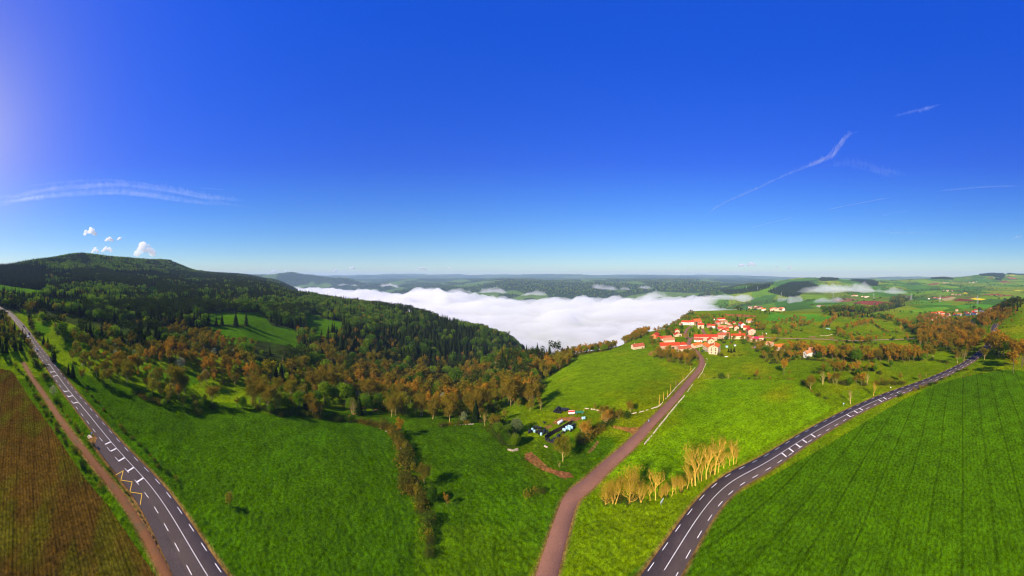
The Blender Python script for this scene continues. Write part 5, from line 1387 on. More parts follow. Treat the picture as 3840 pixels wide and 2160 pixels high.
# one-by-one trees read off the photograph: crop, base point, top row, kind, label
ONE = [
 ('A2', (300,1440), 985, 'gold_bushy', 'bushy golden bare tree at the mouth of the red road'), ('A2', (345,1446), 975, 'gold', 'slim golden bare tree beside the bushy one at the red road mouth'),
 ('A2', (570,1430), 790, 'gold_bushy', 'wide golden bare tree full of twigs at the road fork'), ('A2', (912,1390), 1090, 'gold', 'short crooked pollard with a bleached trunk by the direction sign'),
 ('A2', (1002,1385), 800, 'gold', 'bleached pollard taller than the crooked one by the direction sign'), ('A2', (1340,1290), 950, 'gold', 'thin pale tree in the golden row along the main road'),
 ('A2', (1520,1200), 890, 'gold', 'leaning many-stemmed golden tree in the row along the main road'), ('A2', (1605,1150), 620, 'gold', 'slender golden tree with a curled top in the roadside row'),
 ('A2', (1660,1140), 430, 'gold', 'tall golden pollard with two curled arms in the roadside row'), ('A2', (1720,1080), 850, 'gold', 'small pale tree between two tall golden pollards'),
 ('A2', (1840,1035), 380, 'gold', 'tall golden pollard forking low in the roadside row'), ('A2', (1975,970), 225, 'gold', 'tallest golden pollard of the roadside row'),
 ('A2', (2035,930), 500, 'gold', 'golden pollard close behind the tallest one'), ('A2', (2225,820), 560, 'gold', 'thin dark-twigged tree near the end of the golden row'),
 ('A2', (2290,800), 410, 'gold', 'last tall golden tree of the roadside row'), ('A2', (2325,790), 500, 'gold', 'short golden tree at the end of the roadside row'),
 ('A2', (1100,1370), 1130, 'gold_bushy', 'low golden shrubby tree just right of the bleached pollards'), ('A2', (1270,1320), 1020, 'gold', 'small golden tree left of the thin one in the row'), ('A2', (1420,1255), 960, 'gold_bushy', 'many-twigged golden tree mid-row along the main road'), ('A2', (1760,1070), 700, 'gold', 'slender golden tree squeezed between two pollards'),
 ('A2', (180,1450), 1060, 'gold_bushy', 'low golden bare tree first in line at the red road mouth'), ('A2', (760,1420), 1060, 'gold_bushy', 'scrubby golden tree left of the crooked pollard'), ('A2', (1180,1330), 1060, 'gold_bushy', 'low golden thicket between the pollards and the thin pale tree'),
 ('A2', (1440,1240), 930, 'gold', 'pale leaning tree beside the leaning golden one'), ('A2', (1900,1000), 640, 'gold', 'slim golden tree beside the tallest pollard'), ('A2', (2130,870), 640, 'gold', 'small dim tree after the tallest pollard'),
 ('A1', (692,905), 560, 'brown_near', 'spreading half-bare tree in front of the plank-walled silage bay'), ('A1', (995,590), 315, 'russet_bush', 'broad domed russet tree at the silage bay'),
 ('A1', (1280,410), 190, 'russet_bush', 'broad russet tree behind the domed one near the bales'), ('A1', (60,520), 290, 'sage', 'rounded grey-green tree left of the stacked bales'),
 ('A1', (50,700), 505, 'broad_near', 'low green tree below the grey-green one by the bales'), ('A1', (240,230), 60, 'brown_near', 'slim budding tree above the bale yard'),
 ('A1', (390,212), 70, 'pale', 'slim white-stemmed tree above the bale yard'), ('A1', (1605,250), 85, 'brown_near', 'slim dark tree at the corner of the village meadow wall'),
 ('A1', (1125,205), 110, 'yellow', 'small yellowish tree against the pale wall of the village meadow'),
 ('A1', (640,990), 900, 'pale', 'small bare sapling below the spreading half-bare tree'),
 ('B6', (322,600), 385, 'russet', 'reddish budding tree at the head of the hedge between the central meadows'), ('B6', (398,790), 665, 'pale', 'thin bare tree in the hedge between the central meadows'),
 ('B6', (630,1200), 920, 'brown_near', 'rounded yellow-brown tree casting a long shadow on the middle meadow'), ('B6', (722,1430), 1230, 'broad_near', 'rounded green tree low in the hedge between the central meadows'),
 ('B6', (910,1480), 1320, 'russet', 'small russet tree standing out from the foot of the central hedge'), ('B6', (1375,480), 290, 'pale', 'slender bare tree at the upper corner of the middle meadow'),
 ('B6', (1500,540), 330, 'brown_near', 'brown tree at the upper right corner of the middle meadow'), ('B6', (1660,620), 440, 'broad_near', 'dark green tree on the right edge of the middle meadow'),
 ('B6', (1740,740), 570, 'broad_near', 'low dark tree beside the pale stones of the middle meadow'), ('B6', (225,370), 80, 'brown_near', 'large spreading budding tree at the foot of the scrubby slope'),
 ('B6', (330,330), 110, 'russet', 'rusty tree beside the large spreading budding tree'), ('B6', (580,360), 130, 'brown_near', 'many-stemmed budding tree above the middle meadow'), ('B6', (735,400), 150, 'brown_near', 'twin-stemmed budding tree above the middle meadow'),
 ('B6', (880,350), 120, 'yellow', 'yellowish tree above the middle meadow'), ('B6', (1080,360), 120, 'yellow', 'tall yellowish tree above the middle meadow'), ('B6', (1220,370), 130, 'brown_near', 'golden brown tree above the middle meadow'),
 ('z2', (340,742), 660, 'blossom', 'rounded white-blossomed bush beside the gravel path'), ('z2', (1465,1440), 1345, 'yellow', 'small yellow-green tree alone in the big left meadow'),
 ('z2', (665,660), 550, 'yellow', 'yellowish tree at the upper left corner of the big meadow'), ('z2', (705,662), 555, 'brown', 'rusty tree at the upper left corner of the big meadow'), ('z2', (1140,775), 660, 'russet', 'rusty tree on the upper edge of the big left meadow'),
 ('z2', (1085,770), 640, 'yellow', 'yellow-green tree on the upper edge of the big left meadow'), ('z2', (1355,800), 670, 'brown_near', 'spreading budding tree on the upper edge of the big left meadow'), ('z2', (1260,860), 820, 'bush_near', 'round dark bush alone at the top of the big left meadow'),
 ('z2', (1200,848), 828, 'bush_near', 'smaller round dark bush beside the lone one at the top of the big left meadow'), ('z3', (360,910), 820, 'russet', 'low rusty tree where the big left meadow meets the slope'), ('z3', (580,905), 780, 'pale', 'bare grey tree by the red earth bank on the slope'),
 ('z3', (845,900), 750, 'brown_near', 'tall spreading tree by the red earth bank on the slope'),
 ('z5', (497,830), 728, 'pale', 'small round pale bare tree alone by the main road bend'), ('z5', (635,782), 690, 'gold', 'golden bare tree right of the lone pale tree by the main road'), ('z5', (258,745), 655, 'brown_near', 'spreading bare tree at the corner of the bright crop field'),
 ('z5', (330,712), 620, 'pale', 'tall slim pale tree behind the crop field corner'), ('z5', (395,705), 645, 'pale', 'short pale tree behind the crop field corner'), ('z5', (598,716), 628, 'pale', 'tall pale tree in the hedge behind the lone round tree'),
 ('z5', (915,686), 640, 'pale', 'slender tree beside the main road before the hedge ends'), ('z5', (955,672), 640, 'pale', 'thin small tree beside the main road near the slender one'), ('z5', (800,690), 630, 'yellow', 'rounded yellowish tree at the end of the roadside hedge'),
 ('z5', (95,655), 545, 'russet', 'narrow russet tree at the meadow corner below the orange-roofed barn'), ('z5', (460,630), 555, 'russet', 'narrow russet tree at the corner of the hedged meadow'), ('z5', (1480,640), 480, 'russet', 'large russet tree at the far edge of the right crop field'),
 ('z5', (1535,600), 420, 'russet', 'huge russet tree on the right beyond the crop field'), ('z5', (1420,540), 420, 'broad_near', 'tall green-crowned tree among the russet ones by the main road'), ('A7', (1135,865), 600, 'russet', 'russet tree at the inside of the hidden road bend'), ('A7', (1160,800), 560, 'russet', 'russet tree beyond the hidden road bend'), ('A7', (1235,760), 520, 'russet', 'russet tree screening the far stretch of road'),
 ('A7', (1100,950), 640, 'russet', 'tall russet tree hiding the main road where it enters the wood'), ('A7', (1190,985), 640, 'russet', 'tall russet tree right of the road where it enters the wood'), ('A7', (1270,985), 600, 'brown_near', 'tall brown tree at the head of the shaded verge'), ('A7', (900,930), 640, 'russet', 'tall russet tree left of the road where it enters the wood'), ('A7', (1340,975), 600, 'russet', 'russet tree with a green neighbour on the shaded verge'), ('A7', (1620,1150), 720, 'russet', 'huge spreading russet tree above the right crop field'), ('A7', (1480,1050), 700, 'russet', 'broad russet tree behind the right crop field corner'), ('A7', (1250,900), 580, 'russet', 'russet tree leaning over the hidden road bend'),
 ('A7', (1040,1030), 830, 'brown_near', 'bare tree leaning over the main road where it enters the trees'),
 ('A7', (240,1010), 850, 'brown_near', 'spreading tree in the meadow left of the main road bend'), ('A7', (625,1090), 850, 'brown_near', 'wide budding tree by the main road just before the wood'), ('A7', (718,1055), 850, 'pale', 'slim tree by the main road just before the wood'),
 ('A7', (40,810), 690, 'pale', 'clump-stemmed pale tree standing free in the shaded meadow'), ('A7', (40,1350), 1240, 'yellow', 'small roadside tree left of the main road'),
 ('A5', (955,1170), 990, 'russet', 'domed russet tree on the wall behind the bright crop field'), ('A5', (1190,1175), 1110, 'russet', 'small russet tree right of the domed one behind the crop field'), ('A5', (320,1145), 1050, 'bush_near', 'dark bush on the wall behind the bright crop field'),
 ('A5', (440,1160), 1050, 'pale', 'thin pale tree on the wall behind the bright crop field'), ('A4', (1400,560), 470, 'pale', 'pale shrub at the field gate beside the red road'),
 ('A6', (1655,480), 390, 'russet', 'small round russet tree alone in the meadow by the farm lane'), ('A6', (1305,480), 400, 'russet', 'round russet tree left of the lone one by the farm lane'), ('A6', (1550,400), 250, 'gold', 'narrow upright tree catching the light by the second village'),
 ('A6', (375,345), 245, 'russet', 'round orange tree next to the pale blue bales'), ('A6', (885,880), 620, 'broad_near', 'bright green ivy-clad tree in the russet belt'), ('A6', (1170,880), 780, 'broad_near', 'rounded bright green tree in the russet belt'),
 ('z6', (740,355), 268, 'conifer', 'narrow dark conifer before the white terrace'), ('z6', (648,345), 280, 'conifer', 'small dark conifer left of the white terrace'), ('z6', (1600,805), 705, 'conifer', 'bushy dark fir in the village meadow, widest of three'),
 ('z6', (1655,800), 700, 'conifer', 'bushy dark fir in the village meadow, right of the widest'), ('z6', (1555,800), 720, 'conifer', 'bushy dark fir in the village meadow, left of the widest'), ('z6', (1370,855), 760, 'conifer', 'dark fir against the tall cream house'),
 ('z6', (1425,865), 800, 'bush_near', 'round dark bush beside the fir at the tall cream house'), ('z6', (1710,250), 150, 'conifer', 'tall broad dark conifer behind the village'), ('z6', (1640,255), 175, 'broad', 'dark round tree beside the tall conifer behind the village'),
 ('z6', (1900,500), 440, 'broad', 'green tree in front of the long red-roofed range'), ('z6', (2025,525), 455, 'broad', 'round green tree beside the tall gabled barn'), ('z6', (1060,395), 335, 'broad', 'green tree before the cream village house'),
]
for c, b, top, kd, lab in ONE:
    p = hits(c, b)[0]
    h = (b[1] - top) * CROPS[c][2] * px_scale(p)
    gold = kd in ('gold', 'gold_bushy')
    wide = {'gold': 1.0, 'gold_bushy': 1.15, 'conifer': 1.5 if c == 'z6' and b[0] in (1600, 1655, 1555, 1710) else 1.0, 'russet_bush': 1.3, 'brown_near': 1.15, 'sage': 1.2, 'broad_near': 1.15}.get(kd, 1.0)
    plant(kd, p.x, p.y, h, '', None, True, wide, label=lab)

# farmland on the right and far wooded slopes: trees of a few pixels
FARP = []
far_poly = Z('S', (2560,1035),(3000,1035),(3900,1000),(3900,1190),(3400,1190),(3100,1185),(2700,1170),(2560,1165))
P, u, v = scatter(far_poly, 27, 740, 4300, -170, seed=7)
hd = np.abs(fbm(P[:, 0] / 260, P[:, 1] / 260, 3, 121))
wd = fbm(P[:, 0] / 210, P[:, 1] / 210, 3, 123)
for (x, y), a, w, uu, vv in zip(P, hd, wd, u, v):
    if a < .045 or w > .34: FARP.append((x, y, random.uniform(7, 13), random.choices((0, 1, 2, 3), (.25, .35, .2, .2))[0]))
for i, pg in enumerate(WOODS_FAR):
    P, u, v = scatter(pg, 17, 740, 6000, -170, seed=130 + i)
    for x, y in P: FARP.append((x, y, random.uniform(17, 26), 0 if (i not in (8, 9) or random.random() < .3) else random.choice((1, 2, 3))))
slope = Z('S', (880,1010),(1150,1020),(1400,1035),(2700,1035),(2700,1130),(2200,1130),(1600,1130),(1100,1100))
P, u, v = scatter(slope, 42, 2350, 6300, -150, seed=8)
op = fbm(P[:, 0] / 700, P[:, 1] / 700, 3, 31)
for (x, y), o_ in zip(P, op):
    if o_ < .24 and random.random() < .9: FARP.append((x, y, random.uniform(20, 34), random.choices((0, 1, 2), (.42, .5, .08))[0]))

# plant the most visible of each kind one by one, the rest as woods
BUDGET = {'conifer': 270, 'pine': 140, 'broad': 270, 'brown': 275, 'russet': 260, 'bush': 285, 'bush_brown': 220, 'yellow': 150, 'blossom': 40}
POOL.sort(key=lambda t: math.hypot(t[1], t[2]) / t[3])
used = {}
REST = {'w': [], 's': []}
WK = ['conifer', 'pine', 'broad', 'yellow', 'brown', 'russet', 'blossom', 'bush', 'bush_brown']
for kd, x, y, h, where, group in POOL:
    r = math.hypot(x, y)
    n = used.get(kd, 0)
    hidden = False
    if n < BUDGET[kd]:
        used[kd] = n + 1
        k2 = kd
        if r < 190: k2 = {'brown': 'brown_near', 'broad': 'broad_near', 'bush': 'bush_near'}.get(kd, kd)
        plant(k2, x, y, h, where, group)
    else:
        REST['w' if kd in ('conifer', 'pine', 'broad') else 's'].append((x, y, h, WK.index(kd)))
instancer('hill_forest', REST['w'], WK, 'dense wood of dark conifers and bright green leafy trees covering the hillside', 'forest')
instancer('scrub_woodland', REST['s'], WK, 'brown and russet budding trees and bushes massed in belts between the fields', 'woodland')
instancer('distant_woodland', FARP, ['conifer', 'broad', 'brown', 'bush'], 'far-off woods and hedgerows on the slopes and farmland beyond the fog', 'woodland')
print('trees', {k: v for k, v in used.items()}, len(REST['w']), len(REST['s']), len(FARP))

# ------------------------------------------------------------------ fog in the valley (real vapour in closed shapes)
vapour('fog_vapour', .0095, (.935,.942,.968), .0)
vapour('wisp_vapour', .0058, (.985,.988,.995), .0)
vapour('cloud_vapour', .03, (.997,.997,.999), .2)
vapour('trail_vapour', .0012, (.99,.99,.995), .3)
vapour('cirrus_vapour', .00020, (.99,.99,.995), .3)
FOG_Z = -125.0
def build_fog():
    us = np.arange(960, 2860, 5.0); rr = np.exp(np.arange(math.log(430), math.log(6400), .0085))
    A, R_ = np.meshgrid(np.radians((us - 1920) / 16), rr, indexing='ij')
    x = R_ * np.sin(A); y = R_ * np.cos(A); U = np.repeat(us[:, None], len(rr), 1)
    top = FOG_Z + 38 * fbm(x / 520, y / 520, 3, 201) + 62 * np.abs(fbm(x / 260, y / 260, 3, 203)) + 30 * np.abs(fbm(x / 95, y / 95, 3, 205)) - 22
    v = V0 + (HC - FOG_Z) * FPX / R_
    # billows along the far shore
    def bump(u0, r0, du, dr, h): return h * np.exp(-((U - u0) / du) ** 2 - ((np.log(R_) - math.log(r0)) / dr) ** 2)
    for b in [(1625,2500,45,.10,75), (1560,2700,40,.10,48), (1700,2350,60,.10,35), (1800,2450,60,.10,42), (1480,3000,40,.1,30), (1900,2400,60,.09,36), (2040,2300,60,.09,30), (2180,2350,55,.09,36), (2290,2400,60,.1,28), (1400,3400,50,.1,28), (2000,700,60,.2,6), (1250,3600,40,.1,30), (1340,3000,30,.08,30), (1520,2250,35,.07,36), (1850,2000,45,.08,30), (2100,1900,50,.08,26), (2350,1900,45,.08,28), (1660,2150,30,.07,44)]:
        top = top + bump(*b) * (1 + .9 * fbm(x / 150, y / 150, 3, 207))
    top = top - bump(1560,2050,40,.07,34) - bump(1760,1500,60,.08,20)      # torn gaps
    # fade out past the far shore, at the thin left end and beyond the village spur
    vs = np.interp(us, [960,1100,1200,1300,1450,1600,1750,1900,2100,2300,2450,2560,2700,2860], [1084,1072,1072,1080,1096,1102,1104,1112,1118,1112,1104,1100,1098,1098])
    rfar = (HC - FOG_Z) * FPX / (vs - V0)
    edge = (np.log(rfar)[:, None] - np.log(R_)) / .16
    edge = edge + 1.25 * fbm(x / 420, y / 420, 4, 211) + .6 * fbm(x / 130, y / 130, 3, 213)
    side = np.minimum((U - 985) / 60, (2840 - U) / 120)
    f = np.clip(np.minimum(edge, side), -1.5, 1)
    top = np.where(f < 1, top - (1 - f) ** 2 * 42, top)
    bot = -245.0
    top = np.maximum(top, bot + 2)
    nu, nr = len(us), len(rr)
    V = np.r_[np.c_[x.ravel(), y.ravel(), top.ravel()], np.c_[x.ravel(), y.ravel(), np.full(x.size, bot)]]
    i = (np.arange(nu - 1)[:, None] * nr + np.arange(nr - 1)[None, :]).ravel()
    n = nu * nr
    Q = [np.stack([i, i + nr, i + nr + 1, i + 1], -1), np.stack([n + i, n + i + 1, n + i + nr + 1, n + i + nr], -1)]
    def wall(idx, flip):
        a, b = idx[:-1], idx[1:]; q = np.stack([a, b, n + b, n + a], -1)
        Q.append(q[:, ::-1] if flip else q)
    wall(np.arange(nr), False); wall((nu - 1) * nr + np.arange(nr), True); wall(np.arange(nu) * nr, True); wall(np.arange(nu) * nr + nr - 1, False)
    me = mesh_np('fog_bank', V, np.concatenate(Q), ['fog_vapour'])
    link('fog_bank', me, label='thick white sea of fog filling the deep valley beyond the wood', cat='fog', kind='stuff')
build_fog()

def lens_cloud(name, line, width, thick, mat, seed, label, cat, nseg=90, ncr=14, group=None, lumps=.55, taper=True):
    """a strip of cloud: thick along its middle, feathering to nothing at its edges. line: world points"""
    P = np.array([tuple(p) for p in line], float)
    d = np.r_[0, np.cumsum(np.linalg.norm(np.diff(P, axis=0), axis=1))]
    s = np.linspace(0, d[-1], nseg)
    C = np.stack([np.interp(s, d, P[:, k]) for k in range(3)], 1)
    for _ in range(6): C[1:-1] = (C[:-2] + 2 * C[1:-1] + C[2:]) / 4
    T = np.gradient(C, axis=0)[:, :2]; T /= np.linalg.norm(T, axis=1)[:, None]; Nn = np.c_[T[:, 1], -T[:, 0]]
    f = s / d[-1]
    wd = width * (np.minimum(1, np.minimum(f, 1 - f) * 5 + .04) if taper else 1) * (1 + lumps * fbm(s / width * .8, s * 0 + seed, 3, seed))
    t = np.linspace(-1, 1, ncr)
    W = Nn[:, None, :] * (t[None, :, None] * wd[:, None, None] * .5)
    XY = C[:, None, :2] + W
    prof = (1 - t ** 2) ** 1.3
    nz = fbm(XY[..., 0] / (width * .40), XY[..., 1] / (width * .40), 5, seed + 5)
    th = thick * prof[None, :] * np.clip(.55 + lumps * 1.6 * nz, .03, 3) * np.minimum(1, np.minimum(f, 1 - f) * 8 + .03)[:, None]
    up = C[:, None, 2] + th * .75; dn = C[:, None, 2] - th * .25
    n = nseg * ncr
    V = np.r_[np.c_[XY.reshape(-1, 2), up.ravel()], np.c_[XY.reshape(-1, 2), dn.ravel() - .05]]
    i = (np.arange(nseg - 1)[:, None] * ncr + np.arange(ncr - 1)[None, :]).ravel()
    Q = [np.stack([i, i + ncr, i + ncr + 1, i + 1], -1), np.stack([n + i, n + i + 1, n + i + ncr + 1, n + i + ncr], -1)]
    def wall(idx, flip):
        a, b = idx[:-1], idx[1:]; q = np.stack([a, b, n + b, n + a], -1); Q.append(q[:, ::-1] if flip else q)
    wall(np.arange(ncr), False); wall((nseg - 1) * ncr + np.arange(ncr), True); wall(np.arange(nseg) * ncr, True); wall(np.arange(nseg) * ncr + ncr - 1, False)
    return link(name, mesh_np(name, V, np.concatenate(Q)[:, ::-1], [mat], smooth=False), label=label, cat=cat, group=group)
def at_r(u, v, r):
    a = math.radians((u - 1920) / 16); return (r * math.sin(a), r * math.cos(a), HC - (v - V0) * r / FPX)
def at_z(u, v, z):
    return at_r(u, v, (z - HC) * FPX / (V0 - v))
def wisp(c, pts, r, width, thick, label, seed, mat='wisp_vapour'):
    lens_cloud('fog_wisp', [at_r(u, v, r) for u, v in Z(c, *pts)], width, thick, mat, seed, label, 'fog', 140, 26, 'fog wisps over the farmland', .75)
wisp('B3', [(1690,275),(1850,295),(2010,308),(2070,310)], 3150, 170, 75, 'long thin fog streak floating before the far wooded slope', 301)
wisp('B3', [(2070,305),(2170,305),(2230,315)], 3150, 120, 45, 'short fog streak right of the long thin one', 302)
wisp('B3', [(2330,285),(2430,290),(2560,305)], 3200, 150, 60, 'fog streak above the village spur before the far slope', 303)
wisp('B3', [(1930,510),(2060,480),(2180,440)], 2500, 160, 60, 'torn fog shred rising off the fog sea', 304)
wisp('B3', [(2200,500),(2330,470),(2470,430),(2620,400),(2800,410)], 2250, 300, 110, 'fog ribbon creeping from the valley over the spur', 305)
wisp('A8', [(-200,270),(-60,260),(80,265),(200,280),(300,270)], 1650, 330, 60, 'pale fog bank behind the village skyline', 306)
wisp('A8', [(640,215),(800,205),(950,200),(1100,198),(1250,200),(1420,212),(1600,225)], 2000, 300, 120, 'broad fog bank lying across the farmland before the dark conifer hill', 307)
wisp('A8', [(560,300),(640,290),(720,285)], 1500, 170, 60, 'small fog patch over the near farmland', 308)
wisp('A8', [(760,330),(850,300),(960,290),(1060,300)], 1500, 200, 70, 'two-humped fog patch over the near farmland', 309)
wisp('A8', [(480,290),(540,285),(580,290)], 1700, 120, 45, 'faint fog puff left of the small patch', 310)
wisp('A8', [(1530,320),(1580,300),(1640,300)], 1500, 120, 45, 'faint fog puff by the far wood', 311)
wisp('B7', [(1760,200),(1850,190),(1940,205)], 3300, 110, 36, 'fog tuft clinging to the long dark ridge', 312)

for i, (pts, r, w, t) in enumerate([([(1780,205),(1850,190),(1930,215)], 3000, 120, 45), ([(2120,235),(2190,225),(2250,240)], 2700, 130, 60), ([(2300,245),(2420,235),(2520,250)], 2600, 150, 50), ([(1420,195),(1500,188),(1600,200)], 3900, 150, 40), ([(2560,250),(2700,240),(2800,255)], 2600, 170, 55), ([(2900,275),(3000,262),(3120,270)], 2500, 160, 55)]):
    wisp('B7', pts, r, w, t, ['ragged fog tuft under the long dark ridge', 'puffed fog crest in the middle of the far fog shore', 'low fog crest right of the puffed one', 'thin fog lip below the flat-topped hill', 'fog crest under the far wooded plateau', 'last fog crest before the village spur'][i], 330 + i)
# small cumulus: heaps of rounded lumps filled with vapour
def cumulus(u, v, wpx, hpx, r, seed, label):
    vm = vapour('cloud_vapour_%d' % seed, 3.6 * FPX / (hpx * r), (.997,.997,.999), .2).name
    rng = np.random.default_rng(seed)
    w = wpx * r / FPX; h = hpx * r / FPX
    c = at_r(u, v, r)
    bm = bmesh.new()
    n = 34
    for i in range(n):
        f = rng.uniform(-1, 1); top = (1 - f * f) * rng.uniform(.3, 1)
        R = min(w, h * 1.6) * rng.uniform(.07, .17)
        a = math.radians((u - 1920) / 16)
        off = Vector((math.cos(a), -math.sin(a), 0)) * (f * (w / 2 - R)) + Vector((math.sin(a), math.cos(a), 0)) * rng.uniform(-.3, .3) * w * .5
        m = Matrix.Translation(off + Vector((0, 0, -h / 2 + R * .6 + top * max(0, h - R * 1.6)))) @ Matrix.Diagonal((R, R, R * .85, 1))
        bmesh.ops.create_icosphere(bm, subdivisions=2, radius=1, matrix=m)
    V = np.array([p.co for p in bm.verts])
    s = min(w, h * 2) * .10
    d = fbm(V[:, 0] / s + seed, V[:, 2] / s + V[:, 1] / s, 3, seed) 
    nr = V - V.mean(0); nr /= np.linalg.norm(nr, axis=1)[:, None] + 1e-9
    V = V + nr * (d * s * .9)[:, None]
    for p, q in zip(bm.verts, V): p.co = q
    me = bpy.data.meshes.new('cumulus_cloud'); bm.to_mesh(me); bm.free(); me.materials.append(MATS[vm])
    o = link('cumulus_cloud', me, None, c, label=label, cat='cloud', group='small clouds over the horizon')
    md = o.modifiers.new('merge', 'REMESH'); md.mode = 'VOXEL'; md.voxel_size = min(w, h) / 26
    return o
def cu(c, box, r, seed, label):
    (x0, y0), (x1, y1) = Z(c, (box[0], box[1]), (box[2], box[3]))
    cumulus((x0 + x1) / 2, (y0 + y1) / 2, x1 - x0, y1 - y0, r, seed, label)
z1 = (0, 260, .566)
CROPS['z1'] = z1
cu('z1', (548,1038,645,1102), 6500, 401, 'lumpy white cloud highest above the rounded hill')
cu('z1', (690,1106,757,1142), 6500, 402, 'small oval white cloud above the rounded hill')
cu('z1', (775,1108,812,1132), 6500, 403, 'tiny white cloud right of the small oval one')
cu('B5', (1835,0,2170,235), 8000, 404, 'large hook-shaped white cloud rising behind the hill shoulder')
cu('B5', (1255,85,1375,180), 8000, 405, 'pale cloud just above the hill crest')
cu('B5', (1390,85,1560,165), 8000, 406, 'flat pale cloud right of the crest cloud')
cu('B7', (1520,35,1575,65), 20000, 407, 'bright small cloud over the long dark ridge')
cu('B7', (1390,62,1432,84), 20000, 408, 'little cloud left of the bright one over the ridge')
cu('B7', (885,66,960,88), 20000, 409, 'low flat cloud above the flat-topped hill')
cu('B7', (1000,64,1020,86), 20000, 410, 'tiny upright cloud above the flat-topped hill')
cu('B7', (2050,42,2148,70), 20000, 411, 'small cloud over the far blue plateau')
cu('B7', (2320,40,2345,57), 20000, 412, 'tiny cloud right of the one over the plateau')
cu('B8', (318,1322,378,1356), 20000, 413, 'small white cloud over the blue ridge right of the village')
cu('B8', (380,1315,465,1352), 20000, 414, 'wider white cloud beside it over the blue ridge')
cu('B8', (680,1342,718,1370), 20000, 415, 'tiny white cloud further along the blue ridge')
cu('B8', (590,1345,618,1358), 20000, 416, 'speck of cloud between the ridge clouds')
# high ice cloud and condensation trails
def cirrus(c, pts, z, width, thick, label, seed, name='cirrus_cloud', lumps=.8):
    rng = random.Random(seed)
    base = [at_z(u, v, z) for u, v in Z(c, *pts)]
    o = empty(name, base[0], label=label, cat='cloud', group='thin high clouds')
    k = max(2, int(width / 70)) if lumps > .5 else 1
    for i in range(min(k, 14)):
        a, b = sorted((rng.uniform(0, .75), rng.uniform(.25, 1))) if k > 2 and i else (0, 1)
        if b - a < .2: b = min(1, a + .25)
        n = len(base) - 1
        def at(f):
            x = f * n; j = min(int(x), n - 1); return Vector(base[j]).lerp(Vector(base[j+1]), x - j)
        off = Vector((rng.gauss(0, .45) * width, rng.gauss(0, .45) * width, rng.uniform(-60, 60))) if k > 1 else Vector((0, 0, 0))
        sk = Vector((rng.gauss(0, .18) * width, rng.gauss(0, .18) * width, 0)) if k > 1 else Vector((0, 0, 0))
        line = [at(a + (b - a) * t / 12) + off + sk * (t / 12) for t in range(13)]
        st = lens_cloud('streak', line, width / (1 if k == 1 else max(2.0, k * .3)) * rng.uniform(.6, 1.3), thick * (rng.uniform(.25, .8) if name == 'cirrus_cloud' else .13), 'cirrus_vapour' if name == 'cirrus_cloud' else 'trail_vapour', seed * 20 + i, None, None, 110, 14, None, lumps)
        st.data.transform(Matrix.Translation(-Vector(base[0]))); st.parent = o
cirrus('z1', [(-60,900),(120,850),(300,822),(550,798),(760,788),(950,800),(1150,830),(1320,865),(1680,885)], 4200, 1500, 420, 'long feathery ice cloud arching above the rounded hill', 501)
cirrus('z1', [(-60,890),(100,862),(250,835),(330,825)], 4150, 500, 380, 'brighter streak on the left of the long feathery ice cloud', 502)
cirrus('B8', [(90,980),(190,900),(330,840),(480,775),(600,715),(760,650),(900,600),(1000,560),(1090,430),(1200,385)], 4600, 260, 1700, 'old drifting vapour trail rising over the village', 503, 'vapour_trail', .7)
cirrus('B8', [(1450,300),(1600,260),(1800,210)], 5200, 260, 750, 'faint end of the old vapour trail high above', 504, 'vapour_trail', .7)
cirrus('B8', [(950,600),(1150,595),(1300,635),(1440,680),(1520,690)], 4700, 330, 500, 'faint curved ice cloud branching from the old vapour trail', 505)
cirrus('B8', [(950,945),(1200,895),(1460,848)], 5200, 130, 900, 'straight thin vapour trail left of the right-hand hill', 506, 'vapour_trail', .3)
cirrus('B8', [(400,1078),(560,1035),(740,993)], 5400, 120, 950, 'short straight vapour trail low over the spur', 507, 'vapour_trail', .3)
cirrus('B8', [(1750,810),(1950,790),(2150,775),(2396,772)], 4600, 90, 1300, 'straight bright vapour trail above the right-hand hill', 508, 'vapour_trail', .3)
cirrus('z1', [(1312,786),(1430,794),(1500,800)], 5200, 70, 420, 'short fresh vapour trail right of the long ice cloud', 509, 'vapour_trail', .2)
cirrus('B8', [(1330,1000),(1450,960),(1600,950)], 4300, 500, 90, 'very faint ice cloud over the farmland', 510)
cirrus('B8', [(1370,1095),(1500,1105),(1800,1105)], 4000, 900, 330, 'very faint flat ice cloud over the farmland', 511)
cirrus('B8', [(2310,1155),(2360,1135),(2400,1125)], 4000, 500, 500, 'little ice cloud above the right-hand hill', 512)

# the air: fades the far ridges to blue
def haze_mat():
    m, nt, out = nodes_of('haze_air')
    v = N(nt, 'ShaderNodeVolumePrincipled')
    v.inputs['Color'].default_value = (.50, .72, 1.0, 1)
    v.inputs['Density'].default_value = HAZE
    v.inputs['Anisotropy'].default_value = 0.0
    L(nt, v.outputs[0], out.inputs['Volume'])
    m.cycles.homogeneous_volume = True
HAZE = 7.0e-5
haze_mat()
hb = MB(); hb.box((-16500, -16500, -262), (16500, 16500, 400))
link('haze', hb.build('haze', 'haze_air'), kind='stuff')
